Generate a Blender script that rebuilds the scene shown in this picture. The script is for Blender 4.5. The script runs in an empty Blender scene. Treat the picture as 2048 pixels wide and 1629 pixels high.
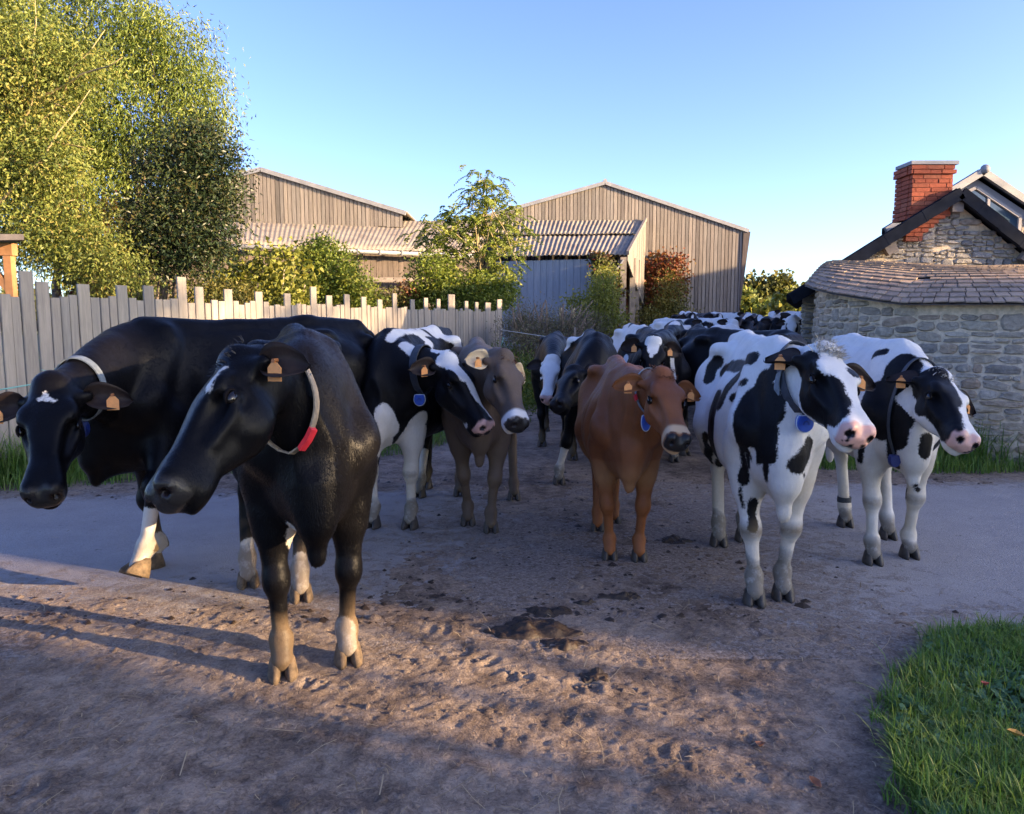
import bpy, math, random, time
import numpy as np
from math import radians, sin, cos, tan, pi, sqrt
from mathutils import Vector, Matrix

T0 = time.time()
scene = bpy.context.scene
col = scene.collection
R = random.Random(7)
NR = np.random.RandomState(11)

# ------------------------------------------------------------------ camera
FPX, CX, CY = 1500.0, 1024.0, 814.5          # focal length and centre in photo pixels
CAM_H = 1.5
PITCH = math.atan((CY - 645.0) / FPX)         # looking slightly down
cam_d = bpy.data.cameras.new('camera')
cam = bpy.data.objects.new('camera', cam_d)
col.objects.link(cam)
cam.location = (0, 0, CAM_H)
cam.rotation_euler = (pi / 2 - PITCH, 0, 0)
cam_d.sensor_width = 36.0
cam_d.lens = 36.0 * FPX / 2048.0
cam_d.clip_end = 3000
scene.camera = cam

# ------------------------------------------------------------------ light
SUN_EL = 10.5                                   # degrees above the horizon
SUN_DIR = Vector((0.945, -0.327, 0)).normalized()   # horizontal direction towards the sun
S3 = Vector((SUN_DIR.x * cos(radians(SUN_EL)), SUN_DIR.y * cos(radians(SUN_EL)), sin(radians(SUN_EL))))
sun_d = bpy.data.lights.new('sun', 'SUN')
sun_d.energy = 4.9
sun_d.angle = radians(0.5)
sun_d.color = (1.0, 0.70, 0.40)
sun = bpy.data.objects.new('sun', sun_d)
col.objects.link(sun)
sun.rotation_euler = S3.to_track_quat('Z', 'Y').to_euler()
sun.location = (30, -10, 30)

world = bpy.data.worlds.new('World')
scene.world = world
world.use_nodes = True
wn = world.node_tree.nodes
wl = world.node_tree.links
bg = wn['Background']
sky = wn.new('ShaderNodeTexSky')
sky.sky_type = 'NISHITA'
sky.sun_disc = False
sky.sun_elevation = radians(SUN_EL)
sky.sun_rotation = math.atan2(SUN_DIR.x, SUN_DIR.y)
sky.altitude = 50
sky.air_density = 0.7
sky.dust_density = 1.6
sky.ozone_density = 2.0
hsv = wn.new('ShaderNodeHueSaturation')
hsv.inputs['Saturation'].default_value = 1.12
hsv.inputs['Hue'].default_value = 0.523
wl.new(sky.outputs[0], hsv.inputs['Color'])
wl.new(hsv.outputs[0], bg.inputs[0])
bg.inputs[1].default_value = 0.15

scene.view_settings.view_transform = 'Standard'
scene.view_settings.look = 'None'
scene.view_settings.gamma = 1.0
scene.view_settings.exposure = 2.08
scene.view_settings.use_curve_mapping = False
scene.render.engine = 'CYCLES'
scene.cycles.max_bounces = 6
scene.cycles.diffuse_bounces = 3
scene.cycles.transparent_max_bounces = 8

def ray(u, v):
    """direction of the sight line through photo pixel (u, v); y component 1"""
    x, z = (u - CX) / FPX, -(v - CY) / FPX
    c, s = cos(PITCH), sin(PITCH)
    d = Vector((x, c + s * z, -s + c * z))
    return d / d.y
def at(u, v, depth):
    d = ray(u, v)
    return Vector((d.x * depth, depth, CAM_H + d.z * depth))
def gp(u, v, z=0.0):
    d = ray(u, v)
    t = (z - CAM_H) / d.z
    return Vector((d.x * t, t, z))
def px(p):
    """photo pixel of a world point"""
    c, s = cos(PITCH), sin(PITCH)
    x, y, z = p[0], p[1], p[2] - CAM_H
    f = c * y - s * z
    up = s * y + c * z
    return (CX + FPX * x / f, CY - FPX * up / f)

# ------------------------------------------------------------------ helpers
def tag(o, label=None, cat=None, group=None, kind=None):
    if label: o['label'] = label
    if cat: o['category'] = cat
    if group: o['group'] = group
    if kind: o['kind'] = kind
    return o
def link(o, parent=None):
    col.objects.link(o)
    if parent is not None: o.parent = parent
    return o
def empty(name, loc=(0, 0, 0), rz=0.0, **kw):
    o = bpy.data.objects.new(name, None)
    o.empty_display_size = 0.2
    o.location = loc
    o.rotation_euler = (0, 0, rz)
    link(o)
    return tag(o, **kw)
def mesh_np(name, v, f, mat=None, parent=None, smooth=False, mats=None, mi=None, attrs=None):
    """v (n,3); f list of tuples or an (m,k) array; attrs {name: ('FLOAT'|'FLOAT_COLOR', array)} per point"""
    me = bpy.data.meshes.new(name)
    v = np.asarray(v, dtype=np.float32)
    if isinstance(f, np.ndarray):
        k = f.shape[1]; m = f.shape[0]
        me.vertices.add(len(v)); me.vertices.foreach_set('co', v.ravel())
        me.loops.add(m * k); me.loops.foreach_set('vertex_index', f.astype(np.int32).ravel())
        me.polygons.add(m); me.polygons.foreach_set('loop_start', np.arange(0, m * k, k, dtype=np.int32))
        me.update(calc_edges=True)
    else:
        me.from_pydata([tuple(map(float, p)) for p in v], [], f)
        me.update()
    for mm in (mats or ([mat] if mat else [])): me.materials.append(mm)
    if mi is not None: me.polygons.foreach_set('material_index', np.asarray(mi, dtype=np.int32))
    if smooth: me.polygons.foreach_set('use_smooth', np.ones(len(me.polygons), dtype=bool))
    for an, (ty, arr) in (attrs or {}).items():
        a = me.attributes.new(an, ty, 'POINT')
        a.data.foreach_set('color' if ty == 'FLOAT_COLOR' else 'value', np.asarray(arr, dtype=np.float32).ravel())
    o = bpy.data.objects.new(name, me)
    link(o, parent)
    return o

class MB:
    """collects faces of several shapes into one mesh"""
    def __init__(self): self.v = []; self.f = []
    def add(self, vs, fs):
        n = len(self.v); self.v += [tuple(p) for p in vs]
        self.f += [tuple(i + n for i in q) for q in fs]
    def box(self, c, d, M=None):
        x, y, z = d[0] / 2, d[1] / 2, d[2] / 2
        vs = [Vector((sx * x, sy * y, sz * z)) for sx in (-1, 1) for sy in (-1, 1) for sz in (-1, 1)]
        if M is not None: vs = [M @ p for p in vs]
        vs = [p + Vector(c) for p in vs]
        self.add(vs, [(0, 1, 3, 2), (4, 6, 7, 5), (0, 4, 5, 1), (2, 3, 7, 6), (0, 2, 6, 4), (1, 5, 7, 3)])
    def bar(self, a, b, w, h=None, up=(0, 0, 1), w2=None):
        """a straight bar of rectangular section from a to b"""
        a, b = Vector(a), Vector(b); h = h or w
        t = (b - a).normalized(); s = t.cross(Vector(up))
        if s.length < 1e-4: s = t.cross(Vector((1, 0, 0)))
        s.normalize(); u = s.cross(t)
        k = (w2 / w) if w2 else 1
        vs = [a + s * (i * w / 2) + u * (j * h / 2) for i, j in ((-1, -1), (1, -1), (1, 1), (-1, 1))]
        vs += [b + s * (i * w * k / 2) + u * (j * h * k / 2) for i, j in ((-1, -1), (1, -1), (1, 1), (-1, 1))]
        self.add(vs, [(3, 2, 1, 0), (4, 5, 6, 7), (0, 1, 5, 4), (1, 2, 6, 5), (2, 3, 7, 6), (3, 0, 4, 7)])
    def tube(self, pts, rad, n=6, cap=True):
        pts = [Vector(p) for p in pts]
        if not hasattr(rad, '__len__'): rad = [rad] * len(pts)
        prev = None; vs = []; fs = []
        for i, p in enumerate(pts):
            t = (pts[min(i + 1, len(pts) - 1)] - pts[max(i - 1, 0)]).normalized()
            s = prev - t * prev.dot(t) if prev is not None else t.cross(Vector((0.13, 0.31, 0.94)))
            if s.length < 1e-4: s = t.cross(Vector((1, 0, 0)))
            s.normalize(); prev = s; u = s.cross(t)
            vs += [p + (s * cos(a) + u * sin(a)) * rad[i] for a in [2 * pi * k / n for k in range(n)]]
        for i in range(len(pts) - 1):
            for k in range(n):
                a, b = i * n + k, i * n + (k + 1) % n
                fs.append((a, b, b + n, a + n))
        if cap:
            fs.append(tuple(range(n - 1, -1, -1))); fs.append(tuple(range((len(pts) - 1) * n, len(pts) * n)))
        self.add(vs, fs)
    def build(self, name, mat, parent=None, smooth=False):
        return mesh_np(name, self.v, self.f, mat, parent, smooth)

# ------------------------------------------------------------------ node helpers
def new_mat(name):
    m = bpy.data.materials.new(name); m.use_nodes = True
    nt = m.node_tree
    return m, nt, nt.nodes['Principled BSDF']
def N(nt, t, **kw):
    n = nt.nodes.new('ShaderNode' + t)
    for k, v in kw.items(): setattr(n, k, v)
    return n
def setin(n, **kw):
    for k, v in kw.items(): n.inputs[k.replace('_', ' ')].default_value = v
def noise(nt, scale, detail=4, rough=0.55, coord=None, dist=0.0, dim='3D'):
    n = N(nt, 'TexNoise', noise_dimensions=dim)
    n.inputs['Scale'].default_value = scale; n.inputs['Detail'].default_value = detail
    n.inputs['Roughness'].default_value = rough; n.inputs['Distortion'].default_value = dist
    if coord is not None: nt.links.new(coord, n.inputs['Vector'])
    return n
def ramp(nt, fac, stops, interp='LINEAR'):
    r = N(nt, 'ValToRGB'); r.color_ramp.interpolation = interp
    el = r.color_ramp.elements
    while len(el) < len(stops): el.new(0.5)
    for e, (p, c) in zip(el, stops):
        e.position = p; e.color = tuple(c) + ((1,) if len(c) == 3 else ())
    nt.links.new(fac, r.inputs[0])
    return r
def mixc(nt, fac, a, b, mode='MIX'):
    m = N(nt, 'Mix', data_type='RGBA', blend_type=mode)
    for s, x in ((m.inputs[0], fac), (m.inputs[6], a), (m.inputs[7], b)):
        if isinstance(x, bpy.types.NodeSocket): nt.links.new(x, s)
        elif isinstance(x, (int, float)): s.default_value = x
        else: s.default_value = tuple(x) + ((1,) if len(x) == 3 else ())
    return m.outputs[2]
def math_n(nt, op, a, b=None, c=None, clamp=False):
    m = N(nt, 'Math', operation=op, use_clamp=clamp)
    for i, x in enumerate((a, b, c)):
        if x is None: continue
        if isinstance(x, bpy.types.NodeSocket): nt.links.new(x, m.inputs[i])
        else: m.inputs[i].default_value = x
    return m.outputs[0]
def bump(nt, p, height, strength=0.5, dist=0.01):
    b = N(nt, 'Bump'); b.inputs['Strength'].default_value = strength; b.inputs['Distance'].default_value = dist
    nt.links.new(height, b.inputs['Height']); nt.links.new(b.outputs[0], p.inputs['Normal'])
    return b
def coords(nt, which='Object', scale=None):
    t = N(nt, 'TexCoord'); s = t.outputs[which]
    if scale:
        m = N(nt, 'Mapping'); m.inputs['Scale'].default_value = scale
        nt.links.new(s, m.inputs[0]); s = m.outputs[0]
    return s
def simple(name, c, rough=0.6, metal=0.0, var=0.0, scale=8, bmp=0.0, spec=0.5):
    m, nt, p = new_mat(name)
    p.inputs['Roughness'].default_value = rough; p.inputs['Metallic'].default_value = metal
    p.inputs['Specular IOR Level'].default_value = spec
    if var or bmp:
        co = coords(nt); n = noise(nt, scale, 5, 0.6, co)
        lo = [x * (1 - var) for x in c]; hi = [min(1, x * (1 + var)) for x in c]
        r = ramp(nt, n.outputs[0], [(0.3, lo), (0.7, hi)])
        nt.links.new(r.outputs[0], p.inputs['Base Color'])
        if bmp: bump(nt, p, n.outputs[0], bmp, 0.01)
    else:
        p.inputs['Base Color'].default_value = (*c, 1)
    return m

def gz(x, y):
    """ground height: the lane climbs gently behind the road"""
    t = min(1.0, max(0.0, (y - 9.0) / 13.0)); t = t * t * (3 - 2 * t)
    return 0.46 * t
def gpz(u, v):
    p = gp(u, v)
    for _ in range(12):
        p = gp(u, v, gz(p.x, p.y))
    return p

def fbm(x, y, s, oct=5, seed=0):
    """value noise on arrays"""
    r = np.zeros_like(x, dtype=float); amp = 1.0; tot = 0
    for o in range(oct):
        rs = np.random.RandomState(seed * 101 + o); g = rs.rand(257, 257)
        X = (x * s) % 256; Y = (y * s) % 256
        i = np.floor(X).astype(int); j = np.floor(Y).astype(int); fx = X - i; fy = Y - j
        fx = fx * fx * (3 - 2 * fx); fy = fy * fy * (3 - 2 * fy)
        v = g[i, j] * (1 - fx) * (1 - fy) + g[i + 1, j] * fx * (1 - fy) + g[i, j + 1] * (1 - fx) * fy + g[i + 1, j + 1] * fx * fy
        r += amp * v; tot += amp; amp *= 0.5; s *= 2.03
    return r / tot
def in_poly(x, y, P):
    x = np.asarray(x); y = np.asarray(y); c = np.zeros(x.shape, bool); n = len(P)
    for i in range(n):
        x1, y1 = P[i][0], P[i][1]; x2, y2 = P[(i + 1) % n][0], P[(i + 1) % n][1]
        m = ((y1 > y) != (y2 > y)) & (x < (x2 - x1) * (y - y1) / (y2 - y1 + 1e-12) + x1)
        c ^= m
    return c
def sphere_v(n=10, m=7):
    vs = [(0, 0, 1)]; fs = []
    for i in range(1, m):
        for k in range(n):
            a, b = pi * i / m, 2 * pi * k / n
            vs.append((sin(a) * cos(b), sin(a) * sin(b), cos(a)))
    vs.append((0, 0, -1))
    for k in range(n): fs.append((0, 1 + k, 1 + (k + 1) % n))
    for i in range(m - 2):
        for k in range(n):
            a = 1 + i * n + k; b = 1 + i * n + (k + 1) % n
            fs.append((a, a + n, b + n, b))
    q = len(vs) - 1
    for k in range(n): fs.append((q, 1 + (m - 2) * n + (k + 1) % n, 1 + (m - 2) * n + k))
    return vs, fs

# ================================================================== GROUND, ROAD
VERGE_R = [tuple(gp(u, v))[:2] for u, v in ((2700, 1215), (2060, 1262), (1960, 1272), (1855, 1288), (1838, 1330), (1800, 1400), (1775, 1470), (1790, 1560), (1850, 1660), (2000, 2000))] + [(9, 0.9)]
FENCE_A, FENCE_B = Vector((-5.6, 5.85, 0)), Vector((-0.28, 17.4, 0))
def mud_mask(x, y):
    """how far the cattle's mud covers the road (about -1 bare .. 1 thick)"""
    near = (3.95 - 0.10 * x - y) * 1.1
    mid = 1.15 - np.abs(x - 0.55 - 0.13 * (y - 4)) / 1.15
    far = (y - (6.55 + 0.07 * x)) * 2.2
    return np.clip(np.maximum(np.maximum(near, mid * 0.75), far), -1, 1)
def ground_h(x, y, fine=True):
    t = np.clip((y - 9.0) / 13.0, 0, 1); t = t * t * (3 - 2 * t)
    z = 0.46 * t
    m = mud_mask(x, y)
    big = fbm(x + 40, y + 40, 1.7, 3, 1) - 0.5
    mid = fbm(x + 40, y + 40, 7.0, 4, 2) - 0.5
    z = z + np.where(m > 0, 0.004, -0.012) * np.minimum(1, np.abs(m) * 3) + big * 0.020 + mid * 0.013 * (0.35 + 0.65 * np.clip(m + .4, 0, 1))
    if fine:
        f = fbm(x + 40, y + 40, 34.0, 3, 3) - 0.5
        f = np.sign(f) * np.abs(f) ** 0.8
        z = z + f * 0.0095 * np.clip(m + .5, 0, 1) * np.clip((9 - y) / 4, 0.2, 1)
    return z
def grid(x0, x1, nx, y0, y1, ny):
    X, Y = np.meshgrid(np.linspace(x0, x1, nx), np.linspace(y0, y1, ny), indexing='ij')
    i = np.arange(nx - 1)[:, None] * ny + np.arange(ny - 1)[None, :]
    i = i.ravel()
    return X, Y, np.stack([i, i + ny, i + ny + 1, i + 1], 1)
PR = random.Random(77); PRINTS = []
while len(PRINTS) < 190:
    x, y = PR.uniform(-3.2, 2.6), PR.uniform(1.7, 8.5)
    if float(mud_mask(np.array([x]), np.array([y]))[0]) > -.15: PRINTS.append((x, y, PR.gauss(-pi / 2, .45), PR.uniform(.003, .009), PR.uniform(.85, 1.15)))
def prints(X, Y, Z):
    """cloven hoof prints pressed into the mud"""
    x0, y0 = X[0, 0], Y[0, 0]; dx = X[1, 0] - x0; dy = Y[0, 1] - y0
    for (x, y, a, dp, sc) in PRINTS:
        i0, i1 = int((x - .16 - x0) / dx), int((x + .16 - x0) / dx) + 1; j0, j1 = int((y - .16 - y0) / dy), int((y + .16 - y0) / dy) + 1
        i0, j0 = max(0, i0), max(0, j0)
        if i1 <= i0 or j1 <= j0 or i0 >= X.shape[0] or j0 >= X.shape[1]: continue
        s = (slice(i0, i1), slice(j0, j1)); u = (X[s] - x) * cos(a) + (Y[s] - y) * sin(a); v = -(X[s] - x) * sin(a) + (Y[s] - y) * cos(a)
        d = np.minimum((u / .062) ** 2 + ((v - .033) / .029) ** 2, (u / .062) ** 2 + ((v + .033) / .029) ** 2) / sc ** 2
        Z[s] += -dp * np.clip(1.15 - d, 0, 1) + dp * .45 * np.exp(-((np.sqrt(d) - 1.35) / .28) ** 2)
    return Z
parts = []; faces = []; off = 0
for (x0, x1, nx, y0, y1, ny) in ((-4.2, 3.6, 560, 1.3, 6.0, 340), (-9, 9, 360, 5.99, 14, 170), (-40, 40, 120, 13.98, 70, 80), (-700, 700, 12, 69.5, 1500, 12),
                                 (-40, -4.19, 30, -20, 6.0, 30), (3.59, 40, 60, -20, 6.0, 60), (-4.2, 3.6, 12, -20, 1.31, 12), (-40, -8.99, 20, 5.99, 14, 10), (8.99, 40, 20, 5.99, 14, 10)):
    X, Y, F = grid(x0, x1, nx, y0, y1, ny)
    Zz = ground_h(X, Y, y0 < 10)
    if y0 < 6: Zz = prints(X, Y, Zz)
    parts.append(np.stack([X.ravel(), Y.ravel(), Zz.ravel()], 1)); faces.append(F + off); off += X.size
GV = np.concatenate(parts); GF = np.concatenate(faces)
m, nt, p = new_mat('mud')
co = coords(nt, 'Object')
n0 = noise(nt, 0.8, 5, 0.6, co); n1 = noise(nt, 6.5, 7, 0.68, co, 0.5); n2 = noise(nt, 42, 5, 0.7, co, 1.2); n3 = noise(nt, 190, 3, 0.6, co)
sp_ = coords(nt, 'Object', (1.0, 2.2, 1.0))
n4 = noise(nt, 30, 4, 0.65, sp_, 2.0)
f = math_n(nt, 'ADD', math_n(nt, 'MULTIPLY', n1.outputs[0], 0.52), math_n(nt, 'MULTIPLY', n2.outputs[0], 0.42))
f = math_n(nt, 'ADD', f, math_n(nt, 'MULTIPLY', math_n(nt, 'SUBTRACT', n0.outputs[0], 0.5), 0.45))
c1 = ramp(nt, f, [(0.30, (0.060, 0.041, 0.029)), (0.42, (0.180, 0.133, 0.100)), (0.53, (0.34, 0.262, 0.196)), (0.70, (0.50, 0.405, 0.315))])
st = ramp(nt, n4.outputs[0], [(0.60, (0, 0, 0)), (0.66, (1, 1, 1))])
dk = ramp(nt, n4.outputs[0], [(0.33, (1, 1, 1)), (0.40, (0, 0, 0))])
cc = mixc(nt, math_n(nt, 'MULTIPLY', st.outputs[0], 0.30), c1.outputs[0], (0.36, 0.27, 0.17))
cc = mixc(nt, math_n(nt, 'MULTIPLY', dk.outputs[0], 0.6), cc, (0.035, 0.024, 0.016))
cc = mixc(nt, math_n(nt, 'MULTIPLY', n3.outputs[0], 0.5), cc, mixc(nt, 1.0, cc, (0.5, 0.5, 0.5), 'MULTIPLY'))
nt.links.new(cc, p.inputs['Base Color']); p.inputs['Roughness'].default_value = 0.85
p.inputs['Specular IOR Level'].default_value = 0.25
bump(nt, p, math_n(nt, 'ADD', math_n(nt, 'MULTIPLY', n2.outputs[0], 1.0), math_n(nt, 'MULTIPLY', n3.outputs[0], 0.35)), 0.8, 0.015)
M_MUD = m
# far ground (fields) gets a grassy colour further out
m2, nt2, p2 = new_mat('field_grass')
co2 = coords(nt2, 'Object'); q = noise(nt2, 0.3, 6, 0.6, co2)
r_ = ramp(nt2, q.outputs[0], [(0.3, (0.045, 0.065, 0.02)), (0.7, (0.10, 0.12, 0.04))]); nt2.links.new(r_.outputs[0], p2.inputs['Base Color']); p2.inputs['Roughness'].default_value = 0.9
cen = GV[GF].mean(1)
mi = ((cen[:, 1] > 60) | (cen[:, 0] < -9) | (cen[:, 0] > 30)).astype(int)
ground = mesh_np('ground', GV, GF, mats=[M_MUD, m2], mi=mi, smooth=True)
tag(ground, kind='structure')

# the tarred road crossing from left to right, with mud trodden over it
m, nt, p = new_mat('asphalt')
co = coords(nt, 'Object')
a1 = noise(nt, 220, 3, 0.7, co); a2 = noise(nt, 3.0, 6, 0.65, co); a3 = noise(nt, 0.5, 3, 0.5, co)
vo = N(nt, 'TexVoronoi'); vo.inputs['Scale'].default_value = 95; nt.links.new(co, vo.inputs['Vector'])
c1 = ramp(nt, a2.outputs[0], [(0.32, (0.31, 0.274, 0.243)), (0.68, (0.42, 0.378, 0.34))])
c2 = mixc(nt, math_n(nt, 'MULTIPLY', vo.outputs['Distance'], 0.7), c1.outputs[0], (0.36, 0.35, 0.345))
c2 = mixc(nt, ramp(nt, a1.outputs[0], [(0.40, (0.5, .5, .5)), (0.55, (0, 0, 0))]).outputs[0], c2, (0.075, 0.070, 0.068))
at_ = N(nt, 'Attribute', attribute_name='dirt')
d1 = noise(nt, 9, 7, 0.72, co, 0.6); d2 = noise(nt, 48, 5, 0.7, co, 0.8)
d = math_n(nt, 'ADD', at_.outputs['Fac'], math_n(nt, 'ADD', math_n(nt, 'MULTIPLY', math_n(nt, 'SUBTRACT', d1.outputs[0], 0.5), 1.6), math_n(nt, 'MULTIPLY', math_n(nt, 'SUBTRACT', d2.outputs[0], 0.5), 1.1)))
dm = ramp(nt, d, [(0.40, (0, 0, 0)), (0.62, (1, 1, 1))])
dcol = ramp(nt, d2.outputs[0], [(0.34, (0.075, 0.056, 0.042)), (0.5, (0.215, 0.172, 0.140)), (0.66, (0.35, 0.295, 0.25))])
c3 = mixc(nt, dm.outputs[0], c2, dcol.outputs[0])
sp1 = noise(nt, 17, 5, 0.62, coords(nt, 'Object', (1, 1.8, 1)), 1.0)
c3 = mixc(nt, math_n(nt, 'MULTIPLY', ramp(nt, sp1.outputs[0], [(0.29, (1, 1, 1)), (0.35, (0, 0, 0))]).outputs[0], 0.75), c3, (0.045, 0.032, 0.022))
nt.links.new(c3, p.inputs['Base Color']); p.inputs['Roughness'].default_value = 0.78; p.inputs['Specular IOR Level'].default_value = 0.3
hh = math_n(nt, 'ADD', math_n(nt, 'MULTIPLY', a1.outputs[0], 0.5), math_n(nt, 'ADD', math_n(nt, 'MULTIPLY', vo.outputs['Distance'], 0.5), math_n(nt, 'MULTIPLY', math_n(nt, 'MULTIPLY', dm.outputs[0], d2.outputs[0]), 1.5)))
bump(nt, p, hh, 0.7, 0.010)
X, Y, F = grid(-30, 30, 301, 3.2, 6.85, 60)
sx_ = X * 0.06
Y2 = Y + sx_ * np.clip((Y - 3.2) / 2, 0, 1)
dirt = np.clip(mud_mask(X, Y2) * 0.55 + 0.46, 0, 1)
road = mesh_np('road', np.stack([X.ravel(), Y2.ravel(), np.full(X.size, 0.004) + (fbm(X + 40, Y + 40, .6, 3, 5).ravel() - .5) * .01], 1), F, m, smooth=True, attrs={'dirt': ('FLOAT', dirt.ravel())})
tag(road, kind='structure')
# ================================================================== BUILDINGS
def rnd_mat(name, cols, rough=0.8, grain=None, scale=9, bmp=0.4, bd=0.01, spec=0.25, streak=0.35, amount=1.0):
    """colour picked per object from a ramp, broken by noise"""
    m, nt, p = new_mat(name)
    oi = N(nt, 'ObjectInfo')
    rp = ramp(nt, oi.outputs['Random'], [(i / max(1, len(cols) - 1), c) for i, c in enumerate(cols)])
    co = coords(nt, 'Object', grain) if grain else coords(nt, 'Object')
    mp = N(nt, 'Vector' + 'Math', operation='ADD'); nt.links.new(co, mp.inputs[0])
    cb = N(nt, 'CombineXYZ'); 
    for i in range(3): nt.links.new(math_n(nt, 'MULTIPLY', oi.outputs['Random'], 37.0 + 11 * i), cb.inputs[i])
    nt.links.new(cb.outputs[0], mp.inputs[1])
    n = noise(nt, scale, 6, 0.65, mp.outputs[0], 0.4); n2 = noise(nt, scale * 5, 4, 0.6, mp.outputs[0])
    v = ramp(nt, n.outputs[0], [(0.28, (1 - streak,) * 3), (0.72, (1.0 + streak * .35,) * 3)])
    c = mixc(nt, 1.0, rp.outputs[0], v.outputs[0], 'MULTIPLY')
    c = mixc(nt, 0.35, c, mixc(nt, 1.0, c, n2.outputs[0], 'MULTIPLY'))
    nt.links.new(c, p.inputs['Base Color']); p.inputs['Roughness'].default_value = rough; p.inputs['Specular IOR Level'].default_value = spec
    bump(nt, p, math_n(nt, 'ADD', n.outputs[0], math_n(nt, 'MULTIPLY', n2.outputs[0], 0.5)), bmp, bd)
    return m
M_PLANK = rnd_mat('weathered_plank', [(0.20, 0.172, 0.15), (0.31, 0.268, 0.23), (0.25, 0.215, 0.185), (0.37, 0.318, 0.27), (0.29, 0.258, 0.228), (0.16, 0.142, 0.127)], grain=(6, 6, 0.5), scale=3)
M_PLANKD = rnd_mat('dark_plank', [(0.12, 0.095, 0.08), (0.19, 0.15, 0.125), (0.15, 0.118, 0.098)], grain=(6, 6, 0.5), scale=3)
M_BLUEW = rnd_mat('blue_grey_cladding', [(0.29, 0.34, 0.41), (0.33, 0.38, 0.45), (0.305, 0.36, 0.43)], grain=(4, 4, .4), scale=2, streak=.2, rough=.6)
M_ZINC = simple('zinc', (0.25, 0.25, 0.26), 0.6, metal=0.1, var=0.2, scale=3)
M_DARK = simple('interior_shade', (0.015, 0.012, 0.010), 0.9)  # near-black colour stands in for the unlit barn interior
M_RUST = simple('red_brown_boards', (0.20, 0.06, 0.03), 0.8, var=0.4, scale=6)
M_BEAM = simple('grey_beam', (0.19, 0.16, 0.135), 0.8, var=0.3, scale=5, bmp=.3)
m, nt, p = new_mat('fibre_cement_roof')
co = coords(nt, 'Object'); n1 = noise(nt, 1.3, 6, 0.7, co); n2 = noise(nt, 11, 5, 0.7, co)
f = math_n(nt, 'ADD', math_n(nt, 'MULTIPLY', n1.outputs[0], 0.6), math_n(nt, 'MULTIPLY', n2.outputs[0], 0.4))
r_ = ramp(nt, f, [(0.34, (0.13, 0.105, 0.085)), (0.5, (0.245, 0.205, 0.165)), (0.62, (0.31, 0.265, 0.20)), (0.70, (0.30, 0.275, 0.15))])
nt.links.new(r_.outputs[0], p.inputs['Base Color']); p.inputs['Roughness'].default_value = 0.9; bump(nt, p, n2.outputs[0], 0.4, 0.02)
M_ROOF = m

def corrugated(name, A, B, C, D, wl, amp, parent, thick=0.02, rows=5, sag=0.0):
    """sheet: eave A->B, top D->C, waves run up the slope"""
    A, B, C, D = map(Vector, (A, B, C, D)); L = max((B - A).length, (C - D).length); n = int(L / wl * 6) + 1
    nrm = (B - A).cross(D - A).normalized()
    if nrm.z < 0: nrm = -nrm
    vs = []; fs = []
    for r in range(rows + 1):
        v = r / rows
        for i in range(n):
            u = i / (n - 1); p0 = A.lerp(B, u).lerp(D.lerp(C, u), v)
            wob_ = 0.012 * sin(u * 17 + r * 2.1) + sag * sin(pi * u)
            lap = 0.018 if (r == 0 or r == rows // 2) else 0
            vs.append(p0 + nrm * (amp * cos(2 * pi * u * L / wl) + wob_ + lap))
    for r in range(rows):
        for i in range(n - 1):
            a = r * n + i; fs.append((a, a + 1, a + n + 1, a + n))
    k = len(vs); vs += [p - nrm * thick for p in vs]
    fs += [tuple(x + k for x in q[::-1]) for q in fs]
    for i in range(n - 1): fs.append((i + k, i + 1 + k, i + 1, i))
    for r in range(rows):
        a = r * n; fs.append((a, a + n, a + n + k, a + k)); a = r * n + n - 1; fs.append((a + k, a + n + k, a + n, a))
    return mesh_np(name, vs, fs, M_ROOF, parent, True)

def plank_wall(parent, A, B, zbot, ztop, mat, w=0.18, gap=0.012, th=0.03, name='plank', jit=0.03, rr=None, out=(0, -1, 0)):
    """vertical boards between ground points A and B; zbot / ztop are functions of the distance"""
    A, B = Vector(A), Vector(B); L = (B - A).length; t = (B - A) / L; out = Vector(out); x = 0; rr = rr or R
    while x < L - 0.02:
        ww = min(w * rr.uniform(0.92, 1.08), L - x)
        z0, z1a, z1b = zbot(x + ww / 2) + rr.uniform(-jit, jit), ztop(x + 0.005), ztop(x + ww - 0.005)
        o = rr.uniform(0, 0.012); tl = rr.uniform(-.004, .004)
        p0 = A + t * (x + gap / 2) + out * o; p1 = A + t * (x + ww - gap / 2) + out * (o + tl)
        vs = []
        for dd in (0, th):
            for p_, z1 in ((p0, z1a), (p1, z1b)):
                vs += [Vector((p_.x, p_.y, z0)) + out * dd, Vector((p_.x, p_.y, z1)) + out * dd]
        fs = [(4, 6, 7, 5), (0, 1, 3, 2), (0, 4, 5, 1), (2, 3, 7, 6), (1, 5, 7, 3), (0, 2, 6, 4)]
        mesh_np(name, vs, fs, mat, parent)
        x += ww
RB = random.Random(21)

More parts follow.
